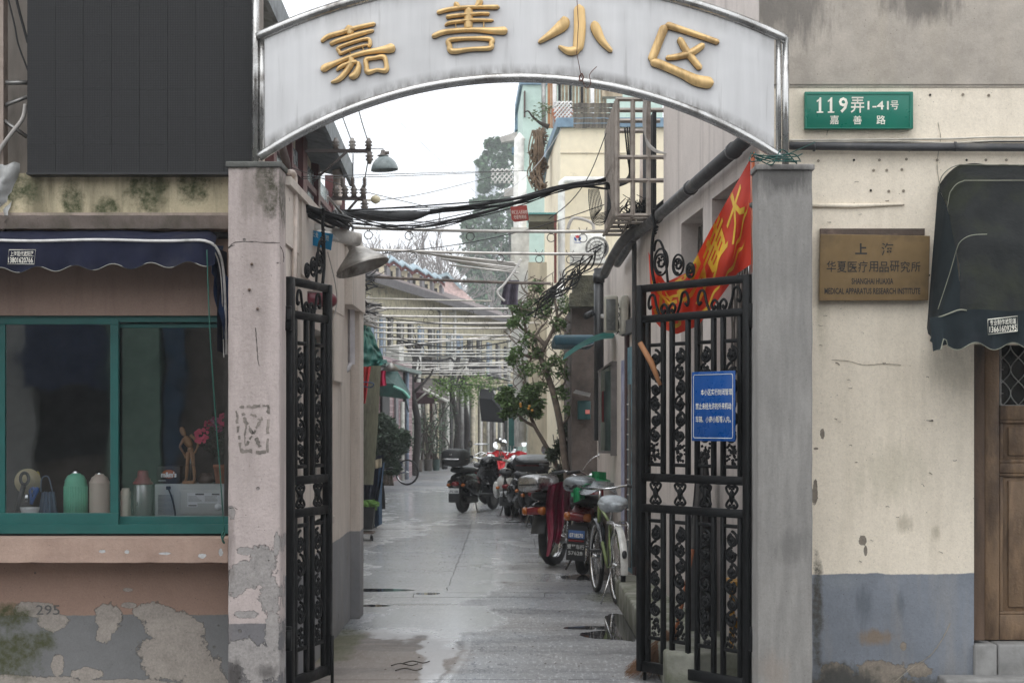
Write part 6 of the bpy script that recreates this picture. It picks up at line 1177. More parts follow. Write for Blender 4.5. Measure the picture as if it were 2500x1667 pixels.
m=MB(); m.pbox(1160,400,1215,1040,700,740); m.pbox(1172,385,1215,400,700,740); m.build('body',mat('pale_tower',C(190,196,204),.8),tw)
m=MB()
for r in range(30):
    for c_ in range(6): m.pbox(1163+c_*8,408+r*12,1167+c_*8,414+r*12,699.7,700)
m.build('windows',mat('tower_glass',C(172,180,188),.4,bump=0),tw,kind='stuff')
m_bark=mat('grey_brown_bark',C(112,100,90),.9,var=.35,sc_=10,dirt=C(70,62,56),bump=.6)
lf1=leafmat('glossy_street_leaf',(.11,.175,.06,1)); 
def ptube(m,pts,r0,r1,Z): q=cr([P(x,y,Z+dz) for x,y,dz in pts],6); m.tube(q,[r0+(r1-r0)*i/(len(q)-1) for i in range(len(q))],7)
t1=thing('street_tree','thin street tree with sparse glossy leaves growing beside the parked motorcycles','tree',P(1372,1180,21.5)); m=MB(); Zt_=21.5
for pts,a,b in (([(1392,1330,0),(1388,1200,0),(1378,1120,0),(1368,1040,0),(1352,965,0),(1336,915,0),(1322,880,0),(1321,865,0)],.052,.034),([(1321,868,0),(1330,845,0),(1345,815,0),(1360,775,.1),(1352,720,.2),(1348,690,.2)],.032,.01),([(1331,845,0),(1312,825,0),(1285,810,.1),(1268,795,.1),(1252,770,.1),(1250,745,.1)],.028,.009),
   ([(1321,872,0),(1300,872,0),(1266,862,.1),(1250,850,.1)],.03,.01),([(1321,880,0),(1312,850,0),(1308,820,0),(1330,790,.1)],.03,.01),([(1360,775,0),(1380,755,.1),(1398,740,.1)],.02,.006),([(1345,815,0),(1370,800,.1),(1392,785,.1)],.02,.006),([(1285,810,0),(1280,770,0),(1300,730,.1),(1308,700,.1)],.02,.006),([(1300,872,0),(1280,900,.1),(1262,925,.1)],.015,.005),([(1352,965,0),(1375,940,0),(1390,905,0)],.02,.006),([(1368,1040,0),(1392,1010,0),(1400,960,0)],.02,.006)): ptube(m,pts,a,b,Zt_)
rr=random.Random(9)
for i in range(90): x=rr.uniform(1250,1400); y=rr.uniform(700,960); p=P(x,y,Zt_+rr.uniform(-.3,.3)); m.tube(cr([p,p+V((rr.uniform(-.12,.12),0,.1)),p+V((rr.uniform(-.2,.2),0,.22))],4),.005,4)
m.build('trunk_and_branches',m_bark,t1)
m=MB(); cs=[(P(x,y,Zt_),(R*Zt_/F,R*Zt_/F,R*Zt_/F)) for x,y,R in ((1310,700,16),(1300,745,26),(1262,748,18),(1275,775,22),(1250,790,10),(1330,760,20),(1385,745,22),(1400,750,12),(1365,790,18),(1290,830,22),(1262,860,16),(1250,880,12),(1285,900,22),(1330,900,22),(1360,880,18),(1375,910,16),(1320,945,16),(1290,950,14),(1390,830,12),(1310,860,14),(1370,960,18),(1395,1000,18),(1340,730,12))]
leaves(m,cs,4300,.055,seed=12,lw=.5); m.build('foliage',lf1,t1,kind='stuff')
t2=thing('fruit_tree','leaning small tree with dark leaves and orange fruits before the red poster','tree',P(1385,1180,23)); m=MB(); Z2=23
for pts,a,b in (([(1388,1300,0),(1375,1180,0),(1350,1120,0),(1325,1075,0),(1305,1040,0),(1290,1000,0),(1280,965,0),(1278,930,0)],.04,.015),([(1305,1040,0),(1285,1030,0),(1262,1010,0),(1240,985,0),(1225,965,0)],.025,.006),([(1290,1000,0),(1302,960,0),(1300,920,0)],.02,.006)): ptube(m,pts,a,b,Z2)
m.build('trunk_and_branches',m_bark,t2); m=MB(); cs=[(P(x,y,Z2),R*Z2/F) for x,y,R in ((1225,970,16),(1245,985,18),(1262,1005,16),(1280,975,18),(1300,960,16),(1292,1000,18),(1312,985,14),(1240,955,10),(1235,1010,12),(1310,1010,10))]; leaves(m,cs,1500,.075,seed=14,lw=.5); m.build('foliage',lf1,t2,kind='stuff')
for i in range(5): c=P(1292+rr.uniform(-24,20),990+rr.uniform(-28,14),22.8); m=MB(); m.lathe([(0,-.02),(.015,-.01),(.02,0),(.014,.013),(0,.018)],c,8); m.build('orange_fruit',mat('orange_fruit_skin',C(206,150,62),.5,bump=0),t2)
t3=thing('roadside_shrub','dark leafy shrub under the street trees beside the motorcycles','shrub',P(1395,1200,22.5)); m=MB(); cs=[(P(x,y,22.5),R*22.5/F) for x,y,R in ((1385,1050,20),(1400,1100,24),(1372,1090,16),(1350,1110,14),(1410,1140,22),(1380,1150,22),(1360,1165,18),(1400,1030,16),(1415,1080,14))]; leaves(m,cs,2600,.07,seed=15,lw=.4); m.build('foliage',leafmat('dull_shrub_leaf',(.055,.075,.040,1)),t3,kind='stuff')
m=MB()
for i in range(8): ptube(m,[(1360+i*8,1230,0),(1362+i*7,1150,0),(1350+i*10,1060+i*5,0)],.015,.005,22.5)
m.build('stems',m_bark,t3)
t4=thing('round_bush','big rounded evergreen bush on the left behind the parked bicycle','bush',P(950,1160,40)); m=MB(); cs=[(P(x,y,40),(R*40/F,R*40/F,R*40/F)) for x,y,R in ((935,1060,38),(960,1075,34),(920,1095,32),(975,1085,26),(945,1040,26),(950,1110,30),(915,1050,20),(930,1025,14),(985,1065,14),(925,1135,24),(960,1140,18),(900,1080,20))]; leaves(m,cs,9000,.10,seed=16,lw=.5); m.build('foliage',leafmat('bush_leaf',(.060,.085,.055,1)),t4,kind='stuff')
m=MB(); 
for i in range(5): ptube(m,[(935+i*6,1185,0),(935+i*5,1130,0),(925+i*10,1060,0)],.03,.01,40)
m.build('stems',m_bark,t4)
# ---------------------------------------------------------------- haze
m=MB(); m.box((-120,-14,-1.5),(120,790,130)); g=G('haze_air'); g.t.nodes.clear(); vol=g.t.nodes.new('ShaderNodeVolumePrincipled'); vol.inputs['Color'].default_value=(.93,.95,.97,1); vol.inputs['Density'].default_value=.0013; vol.inputs['Anisotropy'].default_value=.2
o_=g.t.nodes.new('ShaderNodeOutputMaterial'); g.t.links.new(vol.outputs[0],o_.inputs['Volume']); hz_=m.build('haze',g.m,None,'stuff')
# ---------------------------------------------------------------- vehicles
m_tyre=mat('tyre_rubber',(.018,.018,.019,1),.75,bump=.3,bs=90); m_chrome=mat('scuffed_chrome',(.6,.6,.6,1),.22,1,bump=.1,dirt=C(110,104,98),dk=.3); m_engine=mat('dirty_engine_metal',C(70,68,66),.5,.6,dirt=C(40,36,34))
m_bplas=mat('glossy_black_paint',(.012,.013,.015,1),.22,bump=.03); m_mplas=mat('matt_black_plastic',(.022,.023,.025,1),.6); m_wpaint=mat('off_white_scooter_paint',C(200,200,196,1),.28,bump=.03,dirt=C(150,146,140),dk=.3)
m_amber=mat('amber_lens',C(150,84,30),.2,bump=0); m_rlens=mat('red_lens',C(104,18,24),.2,bump=0); m_redp=mat('dark_red_paint',C(88,18,24),.3,bump=.03); m_mirror=mat('mirror_glass',(.85,.87,.88,1),.03,1,bump=0,var=.02)
m_silver=mat('silver_plastic_cover',C(112,117,121,1),.3,.4,bump=.3,bs=20,bd=.01)
m_plblue=mat('blue_number_plate',C(60,96,150,1),.5,bump=0); m_plwhite=mat('white_number_plate',C(190,192,194,1),.5,bump=0)
RX=Matrix.Rotation(pi/2,3,'Y')
class MX:                                     # 4x4 transform used for lathe points
    def __init__(s,M): s.M=M
    def __matmul__(s,v): return s.M@v
def vM(x,y,rz): return Matrix.Translation((x,y,0))@Matrix.Rotation(rz,4,'Z')
def wheel(par,M,y,R,w_,spokes=0,rimmat=None,name='wheel',tr=None):
    T=M@Matrix.Translation((0,y,R))@RX.to_4x4()
    m=MB(); tr=tr or w_/2
    m.lathe([(R-tr*1.9,-w_*.35),(R-tr,-w_*.5),(R-tr*.3,-w_*.38),(R,0),(R-tr*.3,w_*.38),(R-tr,w_*.5),(R-tr*1.9,w_*.35)],(0,0,0),28,MX(T)); wh=m.build(name,m_tyre,par)
    m=MB(); ri=R-tr*1.9; 
    if spokes:
        m.lathe([(ri+.008,-w_*.3),(ri-.006,-w_*.3),(ri-.006,w_*.3),(ri+.008,w_*.3)],(0,0,0),28,MX(T))
        for k in range(spokes):
            a=2*pi*k/spokes; b=a+(.3 if k%2 else -.3); s=(-1)**(k//2)
            m.tube([T@V((.025*math.cos(b),.025*math.sin(b),s*w_*.5)),T@V((ri*math.cos(a),ri*math.sin(a),0))],.0018 if R>.3 else .003,3)
        m.tube([T@V((0,0,-w_)),T@V((0,0,w_))],.022,8)
    else:
        m.lathe([(ri+.01,-w_*.35),(ri*.7,-w_*.2),(ri*.35,-w_*.35),(0,-w_*.35)],(0,0,0),20,MX(T)); m.lathe([(0,w_*.35),(ri*.35,w_*.35),(ri*.7,w_*.2),(ri+.01,w_*.35)],(0,0,0),20,MX(T))
    m.build('rim',rimmat or m_engine,wh); return wh
def tb(m,M,pts,r,n=8,c=True): return m.tube([M@V(p) for p in (cr(pts,4) if c and len(pts)>2 else pts)],r,n)
def mirror(par,M,base,tip,r=.055,flat=False,mt=None):
    m=MB(); tb(m,M,[base,((base[0]+tip[0])/2,base[1],tip[2]-.05),tip],.006,6); st_=m.build('mirror_stalk',m_chrome,par)
    m=MB(); T=M@Matrix.Translation(tip)@Matrix.Rotation(-pi/2,4,'X'); 
    m.lathe([(0,.03),(r*.7,.02),(r,.004),(r,0)],(0,0,0),16,MX(T@Matrix.Diagonal((1.35 if flat else .8,.75 if flat else 1.1,1,1)))); hd=m.build('mirror_shell',mt or m_mplas,par)
    m=MB(); m.lathe([(r*.97,0),(0,-.001)],(0,0,0),16,MX(M@Matrix.Translation(tip)@Matrix.Rotation(-pi/2-.25,4,'X')@Matrix.Diagonal((1.35 if flat else .8,.75 if flat else 1.1,1,1)))); m.build('glass',m_mirror,hd)
def plate(par,M,y,z,w_,h,mt,txt,tm):
    m=MB(); m.rbox((-w_/2,y-.004,z-h/2),(w_/2,y+.004,z+h/2),.002,M); p=m.build('number_plate',mt,par)
    m=MB(); a=M@V((-w_*.42,y-.006,z-h*.35)); text(m,txt,a,(M@V((w_*.42,y-.006,z-h*.35)))-a,V((0,0,h*.5)),.02); m.build('lettering',tm,p)
def scooter(name,label,x,y,rz,body,panel,seat,box=None,mir=True,fend=True,plt='0715',cover=None,tilt=0,glassm=None,scale=1.0):
    M=vM(x,y,rz)@Matrix.Rotation(tilt,4,'Y')@Matrix.Scale(scale,4); t=thing(name,label,'scooter',(x,y,0),'parked scooters and motorcycles')
    wheel(t,M,0,.235,.10); wheel(t,M,1.27,.235,.09)
    m=MB(); m.loft([(-.30,0,.60,.05,.05),(-.24,0,.58,.13,.11),(-.05,0,.55,.19,.17),(.20,0,.52,.205,.21),(.42,0,.46,.18,.22),(.52,0,.40,.12,.16)],18,2.6,M); m.build('rear_body',body,t)
    for s in (-1,1):
        m=MB(); m.loft([(-.22,s*.17,.52,.03,.06),(-.05,s*.20,.47,.05,.13),(.18,s*.21,.44,.05,.14),(.36,s*.19,.42,.03,.09)],12,2.2,M); m.build('side_cowl',panel,t)
    m=MB(); m.loft([(-.30,0,.74,.08,.02),(-.22,0,.76,.14,.05),(.05,0,.76,.155,.055),(.3,0,.75,.13,.05),(.48,0,.73,.07,.03)],14,2.6,M); m.build('seat',seat,t)
    m=MB(); m.rbox((-.16,.45,.26),(.16,1.0,.32),.02,M); m.build('floorboard',m_mplas,t)
    m=MB(); 
    m.grid(lambda u,v:M@V(((.25-.10*v*v)*(2*u-1),.96+.15*v+.06*(2*u-1)**2*-1+.02,.28+.62*v)),10,10); m.grid(lambda u,v:M@V(((.25-.10*v*v)*(2*u-1),1.0+.15*v+.09-.12*(2*u-1)**2,.28+.62*v)),10,10); m.build('leg_shield',body,t)
    m=MB(); m.loft([(.92,0,.86,.05,.03),(1.0,0,.90,.13,.07),(1.12,0,.90,.14,.09),(1.2,0,.88,.06,.05)],14,2.2,M); m.build('handlebar_cowl',body,t)
    m=MB(); tb(m,M,[(-.34,.93,.98),(-.28,.97,.97),(-.1,1.02,.93),(.1,1.02,.93),(.28,.97,.97),(.34,.93,.98)],.013); hb=m.build('handlebar',m_chrome,t)
    for s in (-1,1): m=MB(); tb(m,M,[(s*.26,.98,.97),(s*.38,.90,.985)],.02,8); m.build('grip',m_mplas,hb); m=MB(); tb(m,M,[(s*.2,1.06,.96),(s*.36,1.0,.96)],.006,5); m.build('brake_lever',m_chrome,hb)
    m=MB(); T=M@Matrix.Translation((0,1.14,.93))@Matrix.Rotation(-pi/2,4,'X'); m.lathe([(0,-.08),(.08,-.05),(.095,.03),(.09,.06),(0,.07)],(0,0,0),16,MX(T)); m.build('headlight',m_chrome,t)
    m=MB(); m.loft([(1.0,0,.46,.04,.02),(1.1,0,.50,.09,.05),(1.27,0,.52,.10,.05),(1.45,0,.44,.08,.05),(1.55,0,.32,.05,.03)],12,2.2,M); m.build('front_fender',panel,t)
    m=MB(); tb(m,M,[(0,1.27,.235),(0,1.16,.6),(0,1.06,.9)],.03); m.build('fork',m_engine,t)
    m=MB(); m.rbox((-.11,-.02,.2),(-.05,.45,.34),.02,M); m.rbox((.05,-.12,.17),(.13,.4,.3),.03,M); m.lathe([(.055,0),(.06,.1),(.055,.38),(0,.38)],(0,0,0),12,MX(M@Matrix.Translation((.14,-.22,.24))@Matrix.Rotation(-pi/2,4,'X'))); m.build('engine_and_exhaust',m_engine,t)
    m=MB(); m.loft([(-.36,0,.52,.055,.03),(-.31,0,.52,.07,.045),(-.26,0,.53,.06,.04)],12,2.4,M); m.build('tail_light',m_rlens,t)
    for s in (-1,1): m=MB(); m.loft([(-.33,s*.14,.50,.02,.015),(-.30,s*.14,.50,.035,.03),(-.24,s*.14,.50,.03,.03)],10,2,M); m.build('indicator',m_amber,t)
    if plt:
        plate(t,M,-.36,.40,.19,.09,m_plwhite,plt,m_ink); m=MB(); m.grid(lambda u,v:M@V((-.10+.20*u,-.34-.03*math.sin(v*2),.46-.26*v)),6,6); m.build('mudflap',m_mplas,t)
    m=MB(); 
    for s in (-1,1): tb(m,M,[(s*.10,.30,.22),(s*.16,.26,.01),(s*.21,.24,.005)],.011,6)
    m.build('stand',m_engine,t)
    if box:
        bm_,w_,h_,lid=box; m=MB(); m.loft([(-.50,0,.99,w_*.75,h_*.7),(-.47,0,.98,w_*.92,h_*.9),(-.30,0,.98,w_,h_),(-.14,0,.98,w_*.96,h_*.95),(-.10,0,.98,w_*.8,h_*.75)],20,3.6,M); bx_=m.build('top_box',bm_,t)
        m=MB(); m.loft([(-.506,0,.955,w_*.76,.012),(-.30,0,.955,w_*1.02,.014),(-.12,0,.955,w_*.95,.012)],20,3.6,M); m.build('trim_band',lid,bx_)
        m=MB(); m.rbox((-.03,-.51,1.02),(.03,-.49,1.05),.004,M); m.build('latch',m_chrome,bx_)
        m=MB(); tb(m,M,[(-.07,-.4,.86),(-.07,-.1,.8)],.01); tb(m,M,[(.07,-.4,.86),(.07,-.1,.8)],.01); m.build('rack',m_chrome,t)
    else:
        m=MB(); 
        for s in (-1,1): tb(m,M,[(s*.09,-.1,.78),(s*.10,-.35,.80),(s*.05,-.42,.82),(0,-.43,.83)],.009,6)
        m.build('rear_rack',m_chrome,t)
    if mir:
        for s in (-1,1): mirror(t,M,(s*.24,1.0,.97),(s*.32,.98,1.20),.06,flat=(s>0),mt=glassm)
    return t,M
X_=lambda px,Z: PX(px,Z)
scooter('scooter','black scooter with a large black top box parked aslant in the middle of the lane',X_(1130,30.1),30.1,math.radians(-24),m_bplas,m_bplas,m_mplas,box=(m_mplas,.21,.16,m_chrome),plt='沪C 1258')
scooter('scooter','off white retro scooter with rear mud flap parked just right of the black one',X_(1240,28.9),28.9,math.radians(-6),m_wpaint,m_wpaint,m_mplas,plt='0726381')
scooter('scooter','dark scooter with a grey and red top box parked under the street trees',X_(1305,25.9),25.9,math.radians(-8),m_mplas,m_mplas,m_mplas,box=(m_mplas,.29,.13,m_redp),mir=False,plt='')
m=MB(); c=P(1306,1128,25.4); m.loft([(25.2,c.x,1.03,.22,.03),(25.35,c.x,1.06,.29,.06),(25.6,c.x,1.06,.28,.06),(25.75,c.x,1.04,.2,.03)],20,2.6); one('box_lid','grey shell lid with dark strap on the red banded top box','lid',m,mat('grey_box_lid',C(120,124,128,1),.35,bump=.05))
m=MB(); m.loft([(25.05,PX(1330,25.1),.75,.03,.02),(25.1,PX(1330,25.1),.755,.07,.045),(25.2,PX(1330,25.1),.755,.05,.035)],14,2); one('magenta_mirror','magenta plastic wrapped round a mirror of the dark scooter','mirror cover',m,mat('magenta_plastic',C(190,44,120,1),.4))
for (px,Zs,rz,lb) in ((1185,33.5,-30,'scooter with bright handlebars and a red cover behind the black one'),(1262,33,-4,'scooter under a red cover behind the off white one'),(1215,36.5,-20,'scooter standing farthest back in the parked group')):
    t,M=scooter('scooter',lb,X_(px,Zs),Zs,math.radians(rz),m_bplas if Zs>36 else m_redp,m_redp,m_mplas,plt='')
m_rcl=mat('red_rain_cover',C(196,44,50,1),.6,bump=.3,bs=12,bd=.02)
for (x0,x1,y0,y1,Zs,lb) in ((1188,1238,1102,1140,31.6,'red rain cover draped over handlebars, left one'),(1240,1292,1103,1150,31.2,'red rain cover draped over handlebars, right one')):
    m=MB(); m.grid(lambda u,v:P(x0+(x1-x0)*u+5*mn.noise(V((u*6,v*6,Zs))),y0+3*math.sin(u*9)+(y1-y0-10*math.sin(u*7))*v,Zs+.25*math.cos(v*pi*.5)+.08*mn.noise(V((u*9,v*5,1)))),20,14); one('rain_cover',lb,'rain cover',m,m_rcl)
m=MB(); T=Matrix.Translation(P(1161,1097,34)); m.loft([(33.8,PX(1175,34),PZ(1084,34),.10,.01),(34,PX(1175,34),PZ(1084,34),.16,.02),(34.3,PX(1175,34),PZ(1084,34),.1,.01)],14,2.2); one('steel_basin_lid','bright steel lid standing behind the black scooter','lid',m,m_chrome)
# chrome bars and windshield bits in the parked group
for k in range(9):
    px=1150+k*15; m=MB(); a=P(px,1122,33); m.tube(cr([a,a+V((.10,0,.10)),a+V((.22,.05,.14)),a+V((.34,0,.08+.05*(k%2)))],4),.012,6); one('spare_handlebar',['first','second','third','fourth','fifth','sixth','seventh','eighth','ninth'][k]+' chrome handlebar from the left, poking up among the crowded scooters','handlebar',m,m_chrome,'handlebars poking up among the scooters')
# motorcycles
def moto(label,x,y,rz,tank,tilt=0,plate_txt=None,flap=True,boxc=None,seatc=True):
    M=vM(x,y,rz)@Matrix.Rotation(tilt,4,'Y'); t=thing('motorcycle',label,'motorcycle',(x,y,0),'parked scooters and motorcycles')
    wheel(t,M,0,.30,.10,14,m_chrome); wheel(t,M,1.28,.30,.085,14,m_chrome)
    m=MB(); 
    for s in (-1,1): tb(m,M,[(s*.06,0,.30),(s*.07,.25,.34),(s*.12,.55,.35),(s*.1,.8,.45),(0,1.02,.85)],.016); tb(m,M,[(s*.12,-.15,.66),(s*.12,.3,.68),(s*.06,.75,.75),(0,1.0,.86)],.014)
    m.build('frame',m_bplas,t)
    for s in (-1,1):
        m=MB(); m.tube([M@V((s*.13,.02,.32)),M@V((s*.14,.10,.68))],.028,10); 
        for k in range(9): z=.38+k*.03; m.lathe([(.028,0),(.036,.008),(.028,.016)],(0,0,0),10,MX(M@Matrix.Translation((s*.131+.001*k,.03+.22*(z-.32),z))))
        m.build('shock_absorber',m_chrome,t)
    m=MB(); m.loft([(.50,0,.78,.05,.04),(.58,0,.82,.12,.10),(.78,0,.86,.15,.13),(.98,0,.87,.10,.09),(1.03,0,.87,.04,.04)],16,2.3,M); m.build('fuel_tank',tank,t)
    m=MB(); m.loft([(-.34,0,.80,.06,.03),(-.25,0,.79,.13,.055),(.1,0,.78,.14,.06),(.42,0,.77,.13,.055),(.55,0,.77,.06,.03)],14,2.6,M); m.build('seat',m_mplas,t)
    m=MB(); m.loft([(-.42,0,.60,.04,.02),(-.36,0,.64,.10,.07),(-.1,0,.68,.12,.07),(.4,0,.68,.12,.08)],14,2.6,M); m.build('tail_fairing',tank,t)
    m=MB(); m.grid(lambda u,v:M@V((-.085+.17*u,-.34*math.sin(.35+v*1.0)-.06+.03*(2*u-1)**2,.30+.36*math.cos(.35+v*1.0))),8,12); m.build('rear_mudguard',m_mplas,t)
    m=MB(); m.rbox((-.085,-.45,.585),(-.045,-.40,.665),.01,M); m.rbox((.045,-.45,.585),(.085,-.40,.665),.01,M)
    m=MB(); m.loft([(-.47,0,.63,.10,.030),(-.44,0,.63,.12,.045),(-.39,0,.63,.115,.045)],14,3.2,M); tl=m.build('tail_light',m_rlens,t)
    for s in (-1,1): m=MB(); m.loft([(-.475,s*.095,.63,.028,.03),(-.44,s*.105,.63,.04,.046),(-.39,s*.1,.63,.03,.044)],10,3,M); m.build('indicator',m_amber,t)
    m=MB(); m.rbox((-.12,.32,.25),(.12,.72,.52),.04,M); m.rbox((-.09,.55,.5),(.09,.75,.68),.02,M)
    for k in range(6): m.rbox((-.11,.54,.5+k*.028),(.11,.77,.508+k*.028),.003,M)
    m.build('engine',m_engine,t)
    m=MB(); tb(m,M,[(.10,.8,.5),(.14,.75,.3),(.15,.3,.27),(.16,-.25,.32)],.03); tb(m,M,[(.16,.15,.285),(.16,-.3,.325)],.045,12,False); m.build('exhaust',m_chrome,t)
    m=MB(); 
    for s in (-1,1): tb(m,M,[(s*.07,1.28,.30),(s*.07,1.14,.62),(s*.06,1.02,.95)],.02)
    m.build('front_fork',m_chrome,t)
    m=MB(); m.grid(lambda u,v:M@V((-.055+.11*u,1.28-.33*math.cos(.4+v*2.2),.30+.33*math.sin(.4+v*2.2))),6,14); m.build('front_mudguard',tank,t)
    m=MB(); tb(m,M,[(-.38,.86,1.02),(-.28,.92,1.04),(-.12,1.0,.96),(.12,1.0,.96),(.28,.92,1.04),(.38,.86,1.02)],.012); hb=m.build('handlebar',m_chrome,t)
    for s in (-1,1): m=MB(); tb(m,M,[(s*.28,.92,1.04),(s*.41,.84,1.015)],.019); m.build('grip',m_mplas,hb)
    m=MB(); T=M@Matrix.Translation((0,1.12,.92))@Matrix.Rotation(-pi/2,4,'X'); m.lathe([(0,-.08),(.08,-.05),(.10,.03),(.09,.05),(0,.05)],(0,0,0),16,MX(T)); m.build('headlight',m_chrome,t)
    if flap:
        m=MB(); m.grid(lambda u,v:M@V((-.10+.20*u,-.40-.02*math.sin(v*3),.54-.36*v)),6,8); fl=m.build('mudflap',m_mplas,t)
        m=MB(); 
        def fq(txt,z,h,w_): a=M@V((-w_/2,-.432,z)); text(m,txt,a,(M@V((w_/2,-.432,z)))-a,V((0,0,h)),.025)
        fq('爱平车行',.30,.05,.18); fq('57628',.24,.04,.15); m.build('lettering',mat('white_flap_print',C(170,172,170,1),.6,bump=0),fl)
    if plate_txt: plate(t,M,-.43,.45,.17,.085,m_plblue,plate_txt,m_signwhite); m=MB(); m.rbox((-.08,-.436,.375),(.08,-.428,.395),.002,M); m.build('red_strip',m_rlens,t)
    if boxc:
        w_,h_,z_,bmt=boxc; m=MB(); m.loft([(-.55,0,z_,w_*.7,h_*.6),(-.52,0,z_,w_*.9,h_*.9),(-.35,0,z_,w_,h_),(-.12,0,z_,w_,h_),(-.06,0,z_,w_*.8,h_*.7)],20,3.2,M); bx_=m.build('top_box',bmt,t)
        m=MB(); m.loft([(-.556,0,z_-.01,w_*.72,.008),(-.35,0,z_-.01,w_*1.02,.01),(-.07,0,z_-.01,w_*.9,.008)],20,3.2,M); m.build('trim_band',m_bplas,bx_)
    m=MB(); tb(m,M,[(-.12,.35,.3),(-.24,.28,.01)],.012); m.build('side_stand',m_engine,t)
    return t,M
t,M=moto('red and black motorcycle with blue number plate and lettered mudflap parked facing the wall',X_(1422,17.9),17.9,math.radians(-14),m_redp,.06,'0718570',boxc=(.17,.085,.96,m_silver))
mirror(t,M,(-.26,.92,1.04),(-.05,.95,1.24),.06,mt=mat('teal_mirror_shell',C(50,190,180,1),.3,bump=0))
t,M=moto('motorcycle with chrome top box under a maroon leg cover, left of the red one',X_(1352,19.0),19.0,math.radians(-28),m_bplas,-.04,None,False,boxc=(.16,.10,.93,mat('dull_steel_box',(.3,.3,.3,1),.3,1,bump=.1)))
m_cov=mat('maroon_quilted_cover',C(118,26,56,1),.45,var=.3,bump=.5,bs=9,bd=.03,dirt=C(70,14,30),dk=.6)
def covf(u,v):
    x=1338+62*u*(1-v*.25)-4*math.sin(v*6)-(6*v)*(1-u); y=1188+(-14*math.sin(u*pi*.6))+ (168-40*u)*v+ (8*math.sin(u*13))*v
    if u>.6: y-=(u-.6)*90*v
    return P(x,y,18.35+.25*u+.08*math.sin(u*14+v*2)*(.4+v)+.1*math.sin(v*3))
m=MB(); m.grid(covf,30,30); m.grid(lambda u,v:P(1345+60*u,1185-10*math.sin(u*pi)+10*v,18.4+.6*v+.2*u),10,6); one('quilted_cover','maroon quilted rain cover hanging over the motorcycle side','rain cover',m,m_cov)
m=MB(); m.grid(lambda u,v:P(1395+95*u,1172-12*math.sin(u*pi)+ (40*v if u<.35 else 22*v)+3*mn.noise(V((u*8,v*5,0))),17.3+.4*(1-v)),20,8); m.grid(lambda u,v:P(1400+28*u,1185+42*v-10*u*v,17.25+.04*math.sin(u*9)),8,8); one('green_bag','crumpled green plastic bag draped over the top box of the red motorcycle','bag',m,mat('green_plastic_bag',C(40,132,86,1),.35,var=.4,bump=.6,bs=16,bd=.02))
m=MB(); m.grid(lambda u,v:P(1408+102*u+ (8*v),1182-9*math.sin(u*pi)+ (24+6*math.sin(u*8))*v,17.1+.35*(1-v)-.05*math.sin(u*pi)),24,8); one('seat_cover','shiny grey plastic cover on top of the red motorcycle box','cover',m,m_silver)
m=MB(); m.grid(lambda u,v:P(1445+35*u,1150+24*v+10*u-8*u*(1-v),17.6+.03*math.sin(u*9)),8,6); one('green_cloth','small bundled green and white cloth behind the grey plastic cover','cloth',m,mat('green_cloth',C(22,120,72,1),.8,bump=.4))
